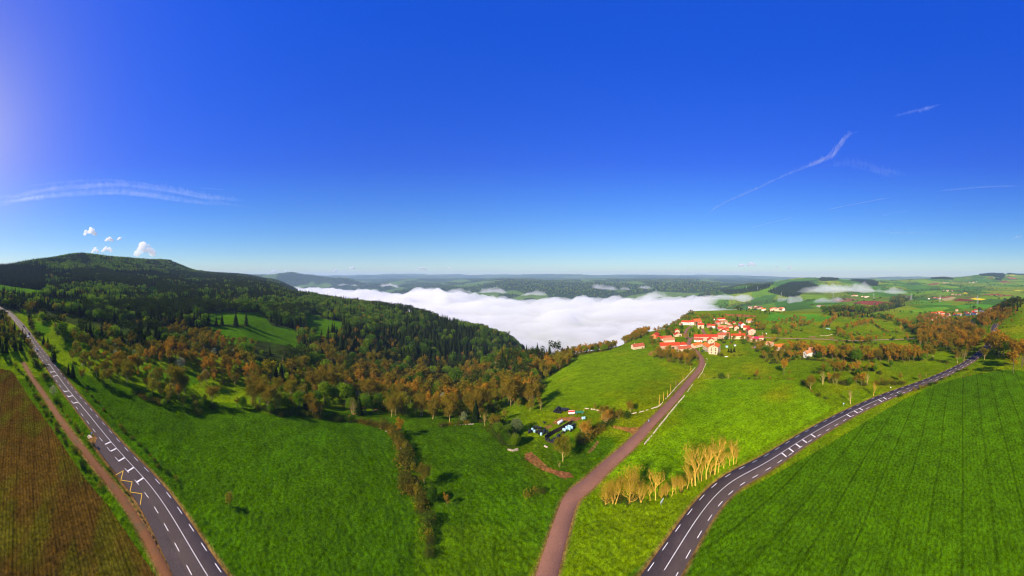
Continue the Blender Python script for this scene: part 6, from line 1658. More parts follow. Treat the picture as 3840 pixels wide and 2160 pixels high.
# ------------------------------------------------------------------ dry stone walls
def stone_wall(c, pts, label, h=.62, wd=.5, gap=0.10, mat='stone_pale', up=0):
    W = hits(c, *pts)
    rng = random.Random(int(pts[0][0]) + 7)
    mb = MB()
    for a, b in zip(W[:-1], W[1:]):
        L_ = (b - a).length; s = 0
        d = (b - a); d.z = 0; d.normalize(); nn = Vector((-d.y, d.x, 0))
        while s < L_:
            ln = rng.uniform(.4, .9)
            if rng.random() < gap: s += ln * 2; continue
            for course in range(2):
                p = a + d * (s + ln / 2 + rng.uniform(-.1, .1)) + nn * rng.uniform(-.15, .15); z = float(ground_z(p.x, p.y)) + course * h * .45 - .1 + up
                hx, hy, hz = ln * .5 * rng.uniform(.8, 1.1), wd * .5 * rng.uniform(.7, 1.1), h * .5 * rng.uniform(.6, 1.0)
                pts8 = []
                for sz in (0, 1):
                    for sx, sy in ((-1,-1),(1,-1),(1,1),(-1,1)):
                        k = .72 if sz else 1
                        q = p + d * (sx * hx * k * rng.uniform(.8, 1.1)) + nn * (sy * hy * k * rng.uniform(.8, 1.1)); pts8.append((q.x, q.y, z + sz * hz * rng.uniform(.85, 1.15)))
                mb.poly(pts8, [(0,3,2,1),(4,5,6,7),(0,1,5,4),(1,2,6,5),(2,3,7,6),(3,0,4,7)])
            s += ln
    o = empty('stone_wall', W[0], label=label, cat='wall')
    me = mb.build('stones', mat)
    me.transform(Matrix.Translation(-W[0]))
    link('stones', me, o, kind='stuff')
stone_wall('A4', [(90,1218),(240,1190),(390,1150)], 'pale dry stone wall at the lower corner of the village meadow')
stone_wall('A4', [(440,1130),(540,1100),(600,1070),(660,1000)], 'pale dry stone wall beside the first dead trunk of the meadow', .7, .6, .15)
stone_wall('A4', [(690,960),(770,880),(860,780),(930,700),(1040,600),(1100,540),(1180,450),(1235,385)], 'long pale dry stone wall between the village meadow and the red road', .62)
stone_wall('A4', [(585,1449),(680,1335),(780,1205),(860,1110),(950,1000),(1045,890)], 'long dry stone wall between the red road and the bright crop field', .8, .6, .05)
stone_wall('A4', [(1090,835),(1130,770),(1200,680)], 'broken dry stone wall right of the red road', .6, .5, .3)
stone_wall('A4', [(1290,570),(1370,465),(1400,385),(1440,300)], 'dry stone wall right of the red road below the village', .62)
stone_wall('A4', [(1455,270),(1460,230),(1440,215)], 'tumbled stones at the last road bend before the village', .6, .5, .3)
stone_wall('A4', [(1290,572),(1400,574),(1530,578),(1787,585)], 'low stone line along the far edge of the bright crop field', .35, .4, .4)
stone_wall('A2', [(820,460),(900,370),(1000,250),(1110,110),(1215,0)], 'dry stone wall beside the crop field opposite the bale yard track', .8)
stone_wall('A1', [(985,190),(1120,205),(1260,235)], 'pale stone wall behind the red trailer', .8)
stone_wall('A6', [(310,455),(420,455),(500,432)], 'pale stone wall in the meadow by the farm lane', .9, .7, .1)
stone_wall('A6', [(1240,516),(1430,510),(1500,503)], 'pale stone wall along the farm lane', .8, .6, .3)
stone_wall('B6', [(0,490),(130,530),(240,620),(290,690),(370,810)], 'half-buried stone wall at the edge of the big left meadow', .5, .5, .45)
stone_wall('B6', [(800,488),(950,482),(1230,463)], 'half-buried stone wall along the top of the middle meadow', .5, .5, .5)
stone_wall('B6', [(1660,780),(1720,800),(1790,780)], 'heap of pale stones at the corner of the middle meadow', .9, .9, .1)
stone_wall('z3', [(550,912),(600,890),(640,860),(660,845)], 'bank of reddish stones on the scrubby slope', .9, 1.2, .2, 'wall_orange')
stone_wall('z3', [(700,875),(735,865)], 'short heap of reddish stones on the scrubby slope', .8, 1.0, .2, 'wall_orange')
stone_wall('A1', [(415,690),(480,720)], 'rubble heap below the silage bay', .7, 1.0, .1, 'stone_pale')

# ------------------------------------------------------------------ dead trunks along the village meadow
def snag(c, b, top, label, r=.2, mat='bark_gold', seed=0):
    p = hits(c, b)[0]; h = (b[1] - top) * CROPS[c][2] * px_scale(p)
    rng = np.random.default_rng(seed + 900)
    o = empty('dead_tree', p - Vector((0, 0, .1)), label=label, cat='tree')
    mb = MB(); q = Vector((0, 0, 0)); pts = [q]
    for i in range(6):
        q = q + Vector((rng.normal() * .06, rng.normal() * .06, h / 6)); pts.append(q)
    for i in range(6): mb.tube(pts[i], pts[i+1], r * (1 - .1 * i), r * (1 - .1 * (i + 1)), 7)
    link('trunk', mb.build('trunk', mat), o)
    for i in range(5):
        k = rng.integers(2, 7); a = rng.uniform(0, 6.28); ln = rng.uniform(.3, .9)
        b2 = MB(); b2.tube(pts[k], pts[k] + Vector((math.cos(a) * ln, math.sin(a) * ln, ln * .6)), r * .35, r * .12, 5)
        link('branch_stub', b2.build('branch_stub', mat), o)
for i, (b, top, lab, mt) in enumerate([((588,1062), 875, 'tallest pale dead trunk at the lower end of the meadow wall', 'bark_gold'), ((668,978), 815, 'slim pale dead trunk second along the meadow wall', 'bark_gold'), ((742,892), 785, 'short stubby dead trunk third along the meadow wall', 'bark_gold'),
        ((800,838), 688, 'straight pale dead trunk fourth along the meadow wall', 'bark_gold'), ((840,775), 710, 'thin dark dead trunk between two pale ones', 'bark_dark'), ((890,742), 620, 'knobbly ivy-clad dead trunk on the meadow wall', 'bark'), ((920,700), 612, 'dark dead trunk beside the knobbly one', 'bark_dark'),
        ((1023,614), 515, 'golden dead trunk at the upper end of the meadow wall', 'bark_gold'), ((1163,462), 330, 'forked golden dead trunk below the copse', 'bark_gold')]):
    snag('A4', b, top, lab, .24 if i in (0, 5, 7) else .17, mt, i)

# ------------------------------------------------------------------ poles and pylons
def pole(c, b, top, label):
    p = hits(c, b)[0]; h = (b[1] - top) * CROPS[c][2] * px_scale(p)
    o = empty('utility_pole', p, math.atan2(p.x, p.y), label=label, cat='pole', group='utility poles of the village')
    mb = MB(); mb.tube((0, 0, -.5), (0, 0, h), .16, .10, 8); link('post', mb.build('post', 'stone_pale'), o)
    mb = MB(); mb.box((-.7, -.06, h - .5), (.7, .06, h - .38)); link('crossarm', mb.build('crossarm', 'metal_grey'), o)
    for x in (-.6, 0, .6):
        mb = MB(); mb.tube((x, 0, h - .38), (x, 0, h - .2), .06, .04, 6); link('insulator', mb.build('insulator', 'tank_white'), o)
for b, t, l in [((418,582), 492, 'utility pole beside the low cream house'), ((853,530), 445, 'utility pole on the village green by the lane'), ((904,500), 420, 'middle utility pole on the village green'), ((924,392), 330, 'utility pole by the terrace lane'), ((914,432), 378, 'utility pole at the top of the village green'),
                ((1042,800), 682, 'utility pole beside the tall gabled house'), ((2152,522), 447, 'utility pole beside the magenta-roofed barn'), ((1613,432), 366, 'utility pole before the cream gabled house'), ((1086,452), 400, 'utility pole at the fork of the village lanes'), ((1732,480), 420, 'utility pole beside the tiny red shed')]: pole('z6', b, t, l)
pole('A5', (1060,395), 318, 'utility pole at the start of the farm lane')
def pylon(c, b, h, label):
    p = hits(c, b)[0]
    o = empty('power_pylon', p, math.atan2(p.x, p.y), label=label, cat='pylon', group='power pylons across the farmland')
    mb = MB(); w0, w1 = h * .11, h * .02
    lv = [0, .22, .42, .6, .76, .9, 1.0]
    def cor(f): w = w0 + (w1 - w0) * min(1, f * 1.15); return [Vector((sx * w, sy * w, f * h)) for sx, sy in ((-1,-1),(1,-1),(1,1),(-1,1))]
    for f0, f1 in zip(lv[:-1], lv[1:]):
        A, B = cor(f0), cor(f1)
        for i in range(4):
            mb.tube(A[i], B[i], .16, .16, 4); mb.tube(A[i], B[(i+1) % 4], .10, .10, 3); mb.tube(A[(i+1) % 4], B[i], .10, .10, 3)
    link('tower', mb.build('tower', 'metal_grey'), o)
    for f, ln in ((.62, .20), (.76, .24), (.9, .17)):
        for s in (-1, 1):
            a = MB(); a.tube((0, 0, f * h), (s * ln * h, 0, f * h + .5), .16, .10, 4); a.tube((0, 0, f * h + h * .05), (s * ln * h, 0, f * h + .5), .10, .08, 4)
            link('arm', a.build('arm', 'metal_grey'), o)
for b, h, l in [((225,198), 40, 'power pylon on the ridge left of the conifer hill'), ((320,203), 40, 'power pylon on the slope left of the conifer hill'), ((520,258), 40, 'power pylon at the foot of the conifer hill'), ((960,265), 40, 'power pylon in front of the broad fog bank'), ((1303,276), 40, 'power pylon by the brown ploughed field'),
                ((1620,278), 40, 'power pylon beside the far wood'), ((1865,302), 40, 'power pylon in the meadow below the stubble field'), ((2183,320), 42, 'largest power pylon, below the yellow rape field')]: pylon('A8', b, h, l)

# ------------------------------------------------------------------ road signs, bench
def rot_to_cam(p): return math.atan2(-p.x, p.y) 
def sign(c, b, top, label, kind):
    p = hits(c, b)[0]; h = (b[1] - top) * CROPS[c][2] * px_scale(p)
    if kind == 'direction':
        o = empty('direction_sign', p, rot_to_cam(p) + 1.0, label=label, cat='sign')
        for x in (-.55, .55):
            mb = MB(); mb.tube((x, .05, -.2), (x, .05, 2.0), .05, .05, 8); link('post', mb.build('post', 'metal_grey'), o)
        mb = MB(); mb.poly([(-1.0, -.03, 1.35), (.8, -.03, 1.35), (1.15, -.03, 1.65), (.8, -.03, 1.95), (-1.0, -.03, 1.95), (-1.0, .03, 1.35), (.8, .03, 1.35), (1.15, .03, 1.65), (.8, .03, 1.95), (-1.0, .03, 1.95)],
                           [(0,1,2,3,4),(9,8,7,6,5),(0,5,6,1),(1,6,7,2),(2,7,8,3),(3,8,9,4),(4,9,5,0)]); link('panel', mb.build('panel', 'tank_white'), o)
    else:
        o = empty('road_sign', p, rot_to_cam(p) + .35, label=label, cat='sign')
        mb = MB(); mb.tube((0, .05, -.2), (0, .05, 2.7), .045, .045, 8); link('post', mb.build('post', 'metal_grey'), o)
        mb = MB()
        if kind == 'square':
            mb.box((-.42, -.03, 1.8), (.42, .02, 2.65)); mt = 'paint_blue'
        else:
            n = 20
            ring = [(.42 * math.cos(6.283 * i / n), 2.2 + .42 * math.sin(6.283 * i / n)) for i in range(n)]
            mb.poly([(x, -.03, z) for x, z in ring] + [(x, .02, z) for x, z in ring], [tuple(range(n)), tuple(reversed(range(n, 2*n)))] + [(i, n + i, n + (i+1) % n, (i+1) % n) for i in range(n)]); mt = 'tank_white'
        link('panel', mb.build('panel', mt), o)
        if kind == 'square':
            mb = MB(); mb.box((-.25, -.045, 1.95), (.25, -.032, 2.5)); link('pictogram', mb.build('pictogram', 'tank_white'), o)
sign('A2', (1110,1470), 1340, 'white direction sign at the fork of the main and red roads', 'direction')
sign('B4', (346,530), 460, 'blue road sign beside the bus bay', 'square')
sign('A6', (1410,1300), 1258, 'small round sign beside the main road by the hedge', 'round')
sign('z5', (457,848), 828, 'small blue sign at the corner of the bright crop field', 'square')
p = hits('B4', (320,528))[0]
o = empty('picnic_table', p, .6, label='weathered wooden picnic table beside the bus bay', cat='table')
mb = MB(); mb.box((-1.1, -.4, .68), (1.1, .4, .76)); link('table_top', mb.build('table_top', 'wall_cream'), o)
for s in (-1, 1):
    mb = MB(); mb.box((-1.1, s * .75 - .15, .40), (1.1, s * .75 + .15, .46)); link('seat', mb.build('seat', 'wall_cream'), o)
    mb = MB(); mb.tube((s * .8, -.75, -.1), (s * .8, -.2, .69), .06, .06, 4); mb.tube((s * .8, .75, -.1), (s * .8, .2, .69), .06, .06, 4); mb.tube((s * .8, -.8, .38), (s * .8, .8, .38), .05, .05, 4); link('leg', mb.build('leg', 'wood_brown'), o)

# guard rail on the outer bend of the main road
gp = hits('A3', (0,278), (60,305), (120,340), (190,395), (250,440), (305,470))
gl = resample(catmull(gp, 2), 2.0)
go_ = empty('guard_rail', (gl[0][0], gl[0][1], float(ground_z(*gl[0]))), label='pale guard rail along the outer bend of the main road', cat='guard rail')
off = Vector((gl[0][0], gl[0][1], float(ground_z(*gl[0]))))
mb = MB(); zg = ground_z(gl[:, 0], gl[:, 1]) + .1
for i in range(len(gl) - 1):
    for z0, z1 in ((.45, .75),):
        a = Vector((*gl[i], zg[i])) - off; b = Vector((*gl[i+1], zg[i+1])) - off; d = (b - a).normalized(); nn = Vector((-d.y, d.x, 0)) * .05
        mb.poly([a + nn + Vector((0,0,z0)), b + nn + Vector((0,0,z0)), b + nn + Vector((0,0,z1)), a + nn + Vector((0,0,z1)), a - nn + Vector((0,0,z0)), b - nn + Vector((0,0,z0)), b - nn + Vector((0,0,z1)), a - nn + Vector((0,0,z1))], [(0,1,2,3),(5,4,7,6),(3,2,6,7),(1,0,4,5)])
link('rail', mb.build('rail', 'wall_cream'), go_)
for i in range(0, len(gl), 2):
    mb = MB(); a = Vector((*gl[i], zg[i])) - off; mb.tube(a + Vector((0,0,-.4)), a + Vector((0,0,.6)), .06, .06, 5); link('post', mb.build('post', 'metal_grey'), go_)

# ------------------------------------------------------------------ silage yard
def bale_mesh(mat):
    mb = MB(); n = 14; R = .62
    prof = [(0, -.60), (.50, -.60), (.60, -.52), (R, -.3), (R, .3), (.60, .52), (.50, .60), (0, .60)]
    pts = []
    for r, z in prof[1:-1]:
        for i in range(n):
            a = 6.283 * i / n; k = 1 + .03 * math.sin(5 * a + z * 3); pts.append((r * k * math.cos(a), r * k * math.sin(a), z + .6))
    m = len(prof) - 2
    fs = [(j * n + i, j * n + (i+1) % n, (j+1) * n + (i+1) % n, (j+1) * n + i) for j in range(m - 1) for i in range(n)]
    fs += [tuple(reversed(range(n))), tuple(range((m-1) * n, m * n))]
    mb.poly(pts, fs); return mb.build('silage_bale', mat, True)
BALE = {'plastic_black': bale_mesh('plastic_black'), 'plastic_blue': bale_mesh('plastic_blue')}
def bale(c, pt, mat, label, group, lift=0.0, lie=None):
    p = hits(c, pt)[0]
    o = link('silage_bale', BALE[mat], None, (p.x, p.y, p.z + lift + (.6 if lie is not None else 0)), label=label, cat='bale', group=group)
    o.rotation_euler = (0, 0, random.uniform(0, 6)) if lie is None else (math.radians(90), 0, lie)
    if lie is not None: o.location += Vector((math.sin(lie) * .6, -math.cos(lie) * -.6, 0))
for pt in [(572,240),(600,250),(628,252),(655,255),(590,225),(618,228),(650,232),(680,225),(605,212),(640,210),(672,215),(700,222),(720,225),(745,215),(690,205),(662,200),(712,208),(735,205),(760,210)]: bale('A1', pt, 'plastic_black', 'black-wrapped bale in the heap behind the red trailer', 'black bales behind the red trailer')
for pt in [(602,235),(632,238),(618,215),(650,218)]: bale('A1', pt, 'plastic_black', 'black-wrapped bale on top of the heap behind the red trailer', 'upper black bales behind the red trailer', 1.15)
bale('A1', (632,228), 'plastic_black', 'topmost black-wrapped bale of the heap behind the red trailer', None, 2.3)
for pt in [(235,500),(232,520),(262,510),(305,455),(335,460),(330,520),(360,505),(362,535),(392,505),(430,510),(435,530),(480,525),(445,500)]: bale('A1', pt, 'plastic_black', 'black-wrapped bale in the loose group left of the plank wall', 'black bales left of the plank wall')
for pt in [(338,480),(362,490),(392,495)]: bale('A1', pt, 'plastic_black', 'black-wrapped bale stacked on the loose group left of the plank wall', 'stacked black bales left of the plank wall', 1.1)
bale('A1', (277,485), 'plastic_blue', 'pale blue bale at the back of the loose group', None); bale('A1', (306,510), 'plastic_blue', 'pale blue bale in the middle of the loose group', None); bale('A1', (397,550), 'plastic_blue', 'pale blue bale in front of the loose group', None)
for pt in [(465,618),(502,632),(535,650),(567,622),(590,610),(560,655),(625,590),(640,565),(620,575),(678,540),(700,520),(730,505),(640,605),(800,500),(820,480),(840,460),(815,440),(850,420),(830,425)]: bale('A1', pt, 'plastic_black', 'black-wrapped bale inside the plank-walled bay', 'black bales in the plank-walled bay')
for i, pt in enumerate([(720,515),(745,500),(770,490),(795,470),(815,485),(740,480),(770,465),(700,510),(785,500),(960,352),(985,348)]): bale('A1', pt, 'plastic_blue', 'pale blue sheeted bale inside the plank-walled bay', 'pale blue bales in the plank-walled bay', .9)
bale('A1', (797,378), 'plastic_black', 'single black bale lying at the end of the plank wall', None, 0, .6); bale('A1', (433,385), 'plastic_black', 'black bale half buried by the earth heap', None, -.3, .2)
for pt in [(1,0),(14,-6),(26,4),(34,-4),(45,3),(52,8),(62,5)]: bale('A6', (405 + pt[0], 345 + pt[1]), 'plastic_blue', 'pale blue bale in the row by the round orange tree', 'pale blue bales in the far meadow')
# plank wall around the bay
def plank_wall(c, pts, h, label):
    W = hits(c, *pts)
    o = empty('plank_wall', W[0], label=label, cat='wall')
    for a, b in zip(W[:-1], W[1:]):
        d = (b - a); d.z = 0; L_ = d.length; d.normalize(); n = int(L_ / .55)
        for i in range(n):
            q = a + d * ((i + .5) * L_ / n) - W[0]; z = float(ground_z(a.x + d.x * (i + .5) * L_ / n, a.y + d.y * (i + .5) * L_ / n)) - W[0].z
            mb = MB(); hh = h + random.uniform(-.06, .06)
            nn = Vector((-d.y, d.x, 0)) * (.05 + random.uniform(0, .02)); e = d * (.5 * L_ / n * .94)
            base = [q - e - nn, q + e - nn, q + e + nn, q - e + nn]
            mb.poly([(v.x, v.y, z - .2) for v in base] + [(v.x, v.y, z + hh) for v in base], [(0,3,2,1),(4,5,6,7),(0,1,5,4),(1,2,6,5),(2,3,7,6),(3,0,4,7)])
            link('plank', mb.build('plank', 'wood_dark'), o)
plank_wall('A1', [(447,612),(560,540),(690,470),(812,400)], 2.3, 'tall dark plank wall along the back of the silage bay')
plank_wall('A1', [(447,615),(520,655),(610,700)], .5, 'low board edge across the front of the silage bay')
# tank on its chassis
p = hits('A1', (655,400))[0]; a = .55
o = empty('water_tank', p, a, label='white cylindrical tank on a small chassis in the bale yard', cat='tank')
mb = MB(); n = 16
ring = [(math.cos(6.283 * i / n), math.sin(6.283 * i / n)) for i in range(n)]
xs = [(-1.75, .45), (-1.6, .72), (-1.4, .78), (1.4, .78), (1.6, .72), (1.75, .45)]
pts = [(x, r * cy_, 1.35 + r * cz_) for x, r in xs for cy_, cz_ in ring]
mb.poly(pts, [(j*n + i, j*n + (i+1) % n, (j+1)*n + (i+1) % n, (j+1)*n + i) for j in range(5) for i in range(n)] + [tuple(reversed(range(n))), tuple(range(5*n, 6*n))]); link('barrel', mb.build('barrel', 'tank_white', True), o)
mb = MB(); mb.box((-1.7, -.5, .45), (1.9, .5, .58)); mb.box((1.9, -.06, .46), (2.9, .06, .56)); link('chassis', mb.build('chassis', 'metal_grey'), o)
def wheel(o, x, y, z, R=.42, w=.24):
    mb = MB(); mb.tube((x, y - w/2, z), (x, y + w/2, z), R, R, 14); t = link('tyre', mb.build('tyre', 'rubber'), o)
    mb = MB(); mb.tube((x, y - w/2 - .01, z), (x, y + w/2 + .01, z), R * .55, R * .55, 10); link('rim', mb.build('rim', 'metal_grey'), t)
for s in (-1, 1): wheel(o, -.2, s * .62, .42)
# red farm trailer and the green wagon beside it
p = hits('A1', (808,268))[0]
o = empty('farm_trailer', p, -.12, label='grey-sided farm trailer with a red inside beside the black bales', cat='trailer')
mb = MB(); mb.box((-2.1, -1.1, .85), (2.1, 1.1, 1.0)); link('bed', mb.build('bed', 'paint_red'), o)
for nm, lo, hi in (('side_panel', (-2.1, -1.14, 1.0), (2.1, -1.08, 2.0)), ('side_panel', (-2.1, 1.08, 1.0), (2.1, 1.14, 2.0))):
    mb = MB(); mb.box(lo, hi); link(nm, mb.build(nm, 'tank_white'), o)
for x in (-2.13, 2.07):
    mb = MB(); mb.box((x, -1.08, 1.0), (x + .06, 1.08, 2.0)); link('end_panel', mb.build('end_panel', 'paint_red'), o)
mb = MB(); mb.poly([(-2.05, -1.07, 1.3), (2.05, -1.07, 1.3), (2.05, 1.07, 1.85), (-2.05, 1.07, 1.85)], [(0, 1, 2, 3)]); link('load', mb.build('load', 'paint_red'), o)
for x in (-.7, .7):
    for s in (-1, 1): wheel(o, x, s * 1.0, .45, .45)
mb = MB(); mb.box((2.1, -.06, .8), (3.6, .06, .92)); link('drawbar', mb.build('drawbar', 'metal_grey'), o)
p = hits('A1', (915,255))[0]
o = empty('flat_wagon', p, -.2, label='green flat wagon with an orange end frame beside the red trailer', cat='wagon')
mb = MB(); mb.box((-3.0, -1.1, .9), (3.0, 1.1, 1.05)); link('deck', mb.build('deck', 'paint_green'), o)
mb = MB()
for y in (-1.05, 0, 1.05): mb.tube((2.95, y, 1.05), (2.95, y, 2.2), .05, .05, 5)
for z in (1.6, 2.15): mb.tube((2.95, -1.05, z), (2.95, 1.05, z), .05, .05, 5)
link('end_frame', mb.build('end_frame', 'paint_yellow'), o)
for x in (-1.8, 1.8):
    for s in (-1, 1): wheel(o, x, s * .95, .42)
# hives, sheds and small garden things in the village meadow
def hutch(c, pt, mat, label, sx=1.6, sy=1.2, h=1.4):
    p = hits(c, pt)[0]
    o = empty('hen_hut', p, random.uniform(-.4, .4) + rot_to_cam(p), label=label, cat='hut')
    mb = MB(); mb.box((-sx, -sy, -.1), (sx, sy, h)); link('wall', mb.build('wall', mat), o)
    mb = MB(); mb.poly([(-sx - .2, -sy - .2, h), (sx + .2, -sy - .2, h), (sx + .2, sy + .2, h + .5), (-sx - .2, sy + .2, h + .5), (-sx - .2, -sy - .2, h + .1), (sx + .2, -sy - .2, h + .1), (sx + .2, sy + .2, h + .6), (-sx - .2, sy + .2, h + .6)], [(0,3,2,1),(4,5,6,7),(0,1,5,4),(1,2,6,5),(2,3,7,6),(3,0,4,7)]); link('roof', mb.build('roof', 'metal_grey'), o)
hutch('z6', (1525,712), 'plastic_blue', 'pale blue hut in the meadow by the three firs'); hutch('z6', (1668,690), 'tank_white', 'white hut in the meadow above the three firs', 1.2); hutch('z6', (1598,638), 'paint_red', 'red hut below the garden trees'); hutch('z6', (2218,482), 'tank_white', 'white field hut in the meadow beyond the magenta barn', .9, .8)
hutch('z6', (2040,720), 'tank_white', 'white polytunnel-like hut by the earth patch', 2.0, 1.2)
p = hits('z6', (1515,880))[0]
o = empty('boat', p, rot_to_cam(p) + .2, label='upturned white boat lying on the village meadow', cat='boat')
mb = MB(); secs = [(-2.0, .1, .15), (-1.4, .55, .45), (0, .75, .55), (1.2, .6, .45), (2.0, .15, .2)]
pts = [(x, y, z) for x, w, h in secs for y, z in ((-w, 0), (-w * .7, h * .7), (0, h), (w * .7, h * .7), (w, 0))]
mb.poly(pts, [(j*5 + i, j*5 + i + 1, (j+1)*5 + i + 1, (j+1)*5 + i) for j in range(4) for i in range(4)]); link('hull', mb.build('hull', 'tank_white', True), o)
mb = MB(); mb.tube((-2.0, 0, .17), (2.0, 0, .22), .04, .04, 5); link('keel', mb.build('keel', 'metal_grey'), o)

# ------------------------------------------------------------------ cars
def car(s, off, mat, label, rev=False):
    pos, t = main_at(s, off)
    a = math.atan2(t[1], t[0]) + (math.pi if rev else 0)
    o = empty('car', (pos[0], pos[1], pos[2] + .10), a, label=label, cat='car')
    # hull lofted along x: (x, half width, sill, shoulder)
    secs = [(-2.10, .70, .38, .80), (-1.95, .80, .28, .92), (-1.2, .86, .24, .95), (0, .87, .22, .93), (1.0, .86, .24, .90), (1.75, .80, .28, .78), (2.08, .64, .36, .66)]
    pts = [(x, y * w, z) for x, w, lo, hi in secs for y, z in ((-.96, lo), (-1, (lo + hi) / 2), (-.92, hi), (.92, hi), (1, (lo + hi) / 2), (.96, lo))]
    mb = MB(); mb.poly(pts, [(j*6 + i, j*6 + (i+1) % 6, (j+1)*6 + (i+1) % 6, (j+1)*6 + i) for j in range(6) for i in range(6)] + [tuple(reversed(range(6))), tuple(range(36, 42))]); link('body', mb.build('body', mat, False), o)
    cab = [(-1.85, .74, .90), (-1.35, .62, 1.40), (.15, .62, 1.44), (.95, .74, .90)]
    mb = MB(); mb.poly([(x, s_ * w, z) for x, w, z in cab for s_ in (-1, 1)], [(0,1,3,2),(4,5,7,6),(0,2,4,6),(1,7,5,3),(0,6,7,1)]); link('windows', mb.build('windows', 'glass_dark'), o)
    mb = MB(); mb.poly([(x, s_ * .63, z + dz) for dz in (0.0, .05) for x, z in ((-1.38, 1.40), (.18, 1.44)) for s_ in (-1, 1)], [(0,2,3,1),(4,5,7,6),(0,4,6,2),(1,3,7,5),(0,1,5,4),(2,6,7,3)]); link('roof', mb.build('roof', mat), o)
    for x in (-1.3, 1.3):
        for sg in (-1, 1):
            m2 = MB(); m2.tube((x, sg * .70, .31), (x, sg * .89, .31), .31, .31, 14); tt = link('wheel', m2.build('wheel', 'rubber'), o)
            m2 = MB(); m2.tube((x, sg * .80, .31), (x, sg * .90, .31), .19, .19, 10); link('rim', m2.build('rim', 'metal_grey'), tt)
    for sg in (-1, 1):
        m2 = MB(); m2.box((1.98, sg * .50 - .14, .52), (2.10, sg * .50 + .14, .66)); link('headlight', m2.build('headlight', 'lamp_glass'), o)
        m2 = MB(); m2.box((-2.13, sg * .55 - .12, .62), (-2.02, sg * .55 + .12, .78)); link('tail_light', m2.build('tail_light', 'tail_red'), o)
def car_at(c, pt, off, mat, label, rev): car(s_near(hits(c, pt)[0]), off, mat, label, rev)
car_at('A3', (585,985), 1.7, 'car_silver', 'silver car nearest the cross bars on the main road', False)
car_at('A3', (440,775), 1.7, 'car_white', 'white car following the silver one on the main road', False)
car_at('A3', (462,735), -1.7, 'car_dark', 'dark car passing beside the white car', True)
car_at('A3', (370,620), -1.7, 'car_dark', 'dark car furthest up the main road', True)
def parked(c, pt, label, mat, a):
    p = hits(c, pt)[0]
    global MAIN_SAVE
    n0 = set(bpy.data.objects)
    car(10, 0, mat, label)
    for ob in set(bpy.data.objects) - n0:
        if ob.parent is None: ob.location = p; ob.rotation_euler = (0, 0, a)
parked('z6', (1098,790), 'small dark car parked at the tall gabled house', 'car_dark', .3)
parked('z6', (380,530), 'dark car parked beside the brick-red barn', 'car_dark', 1.2)
parked('z6', (1275,452), 'dark car parked behind the stone barns', 'car_dark', .1)
parked('z6', (1160,790), 'grey car under a lean-to at the tall gabled house', 'car_silver', 1.3)

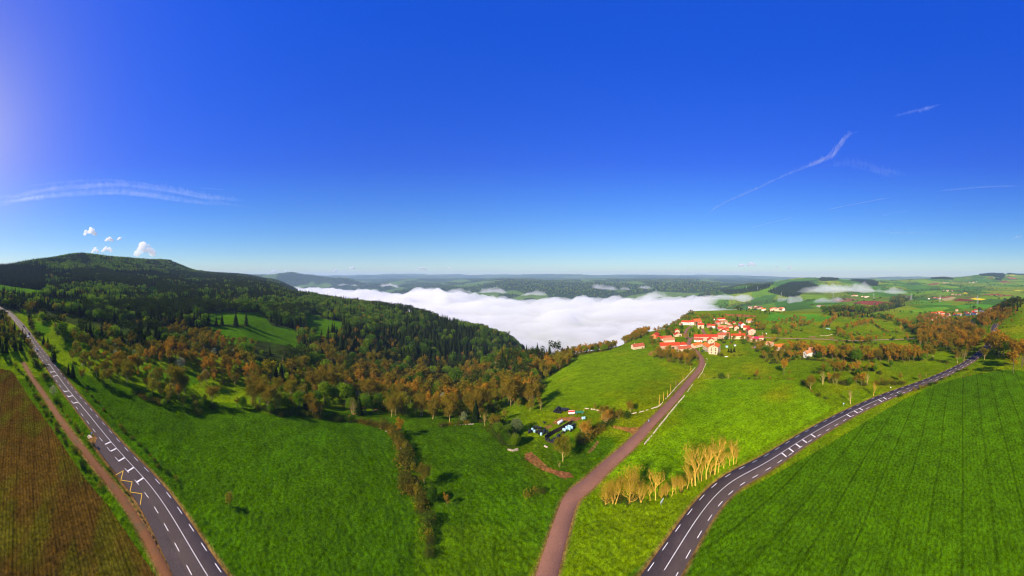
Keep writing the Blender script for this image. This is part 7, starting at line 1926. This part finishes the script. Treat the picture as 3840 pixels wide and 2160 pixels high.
# ------------------------------------------------------------------ cyclists
def skin_body(name, chains, radii, mat):
    me = bpy.data.meshes.new(name)
    verts = list(chains['v']); me.from_pydata([tuple(v) for v in verts], chains['e'], []); me.update()
    o = bpy.data.objects.new(name, me); COL.objects.link(o)
    sk = o.modifiers.new('skin', 'SKIN'); ss = o.modifiers.new('sub', 'SUBSURF'); ss.levels = 1; ss.render_levels = 1
    lay = me.skin_vertices[0].data if me.skin_vertices else None
    for i, r in enumerate(radii): lay[i].radius = (r, r)
    lay[0].use_root = True
    dg = bpy.context.evaluated_depsgraph_get(); dg.update()
    m2 = bpy.data.meshes.new_from_object(o.evaluated_get(dg)); bpy.data.objects.remove(o)
    m2.materials.clear(); m2.materials.append(MATS[mat])
    return m2
def cyclist(c, pt, heading, shirt, label, blabel, standing=False):
    p = hits(c, pt)[0]; p.z += .12
    b = empty('bicycle', p, heading, label=blabel, cat='bicycle')
    for x in (-.52, .52):
        mb = MB(); n = 18
        for i in range(n):
            a0, a1 = 6.283 * i / n, 6.283 * (i + 1) / n
            mb.tube((x + .34 * math.cos(a0), 0, .34 + .34 * math.sin(a0)), (x + .34 * math.cos(a1), 0, .34 + .34 * math.sin(a1)), .018, .018, 4)
        for i in range(6):
            a0 = 6.283 * i / 6; mb.tube((x, 0, .34), (x + .33 * math.cos(a0), 0, .34 + .33 * math.sin(a0)), .006, .006, 3)
        link('wheel', mb.build('wheel', 'rubber'), b)
    mb = MB()
    for q in (((-.52,0,.34),(-.1,0,.30)), ((-.1,0,.30),(-.22,0,.80)), ((-.22,0,.78),(.38,0,.82)), ((-.1,0,.30),(.40,0,.76)), ((-.52,0,.34),(-.2,0,.74)), ((.52,0,.34),(.38,0,.92))): mb.tube(*q, .022, .022, 6)
    link('frame', mb.build('frame', 'paint_red'), b)
    mb = MB(); mb.tube((.38, -.22, .96), (.38, .22, .96), .018, .018, 6); mb.tube((.38, 0, .9), (.38, 0, .97), .02, .02, 6); link('handlebar', mb.build('handlebar', 'metal_grey'), b)
    mb = MB(); mb.box((-.36, -.07, .82), (-.10, .07, .88)); link('saddle', mb.build('saddle', 'rubber'), b)
    v = [(-.20,0,.95),(-.10,0,1.12),(.02,0,1.30),(.06,0,1.40),(.08,0,1.46),
         (.0,.19,1.34),(.20,.23,1.15),(.36,.20,1.00), (.0,-.19,1.34),(.20,-.23,1.15),(.36,-.20,1.00),
         (-.16,.10,.92),(.12,.11,.74),(-.02,.10,.34),(.12,.10,.30), (-.16,-.10,.92),(.08,-.11,.62),(-.14,-.10,.22),(.0,-.10,.17)]
    e = [(0,1),(1,2),(2,3),(3,4),(2,5),(5,6),(6,7),(2,8),(8,9),(9,10),(0,11),(11,12),(12,13),(13,14),(0,15),(15,16),(16,17),(17,18)]
    rd = [.15,.15,.16,.07,.06,.075,.055,.04,.075,.055,.04,.10,.08,.05,.04,.10,.08,.05,.04]
    po = empty('person', p, heading, label=label, cat='person')
    link('body', skin_body('body', {'v': v, 'e': e}, rd, shirt), po)
    bm = bmesh.new(); bmesh.ops.create_uvsphere(bm, u_segments=14, v_segments=10, radius=.11, matrix=Matrix.Translation((.12, 0, 1.58)) @ Matrix.Diagonal((1.05, .85, 1.2, 1)))
    me = bpy.data.meshes.new('head'); bm.to_mesh(me); bm.free(); me.materials.append(MATS['skin']); link('head', me, po)
    bm = bmesh.new(); bmesh.ops.create_uvsphere(bm, u_segments=14, v_segments=8, radius=.125, matrix=Matrix.Translation((.10, 0, 1.63)) @ Matrix.Diagonal((1.15, .9, .85, 1)))
    me = bpy.data.meshes.new('helmet'); bm.to_mesh(me); bm.free(); me.materials.append(MATS['cloth_blue']); link('helmet', me, po)
def heading_at(P, p):
    k = int(np.argmin(np.hypot(P[:, 0] - p.x, P[:, 1] - p.y))); a, b = P[max(0, k - 3)], P[min(len(P) - 1, k + 3)]
    return math.atan2(b[1] - a[1], b[0] - a[0])
q = hits('A4', (402,1378))[0]
cyclist('A4', (402,1378), heading_at(VILL, q) + math.pi, 'cloth_blue', 'cyclist in a pale blue top riding on the red road by the bale yard track', 'bicycle ridden by the cyclist in pale blue')
q = hits('A4', (1338,402))[0]
cyclist('A4', (1338,402), heading_at(VILL, q) + math.pi, 'cloth_red', 'cyclist in red riding on the red road just below the village', 'bicycle ridden by the cyclist in red')
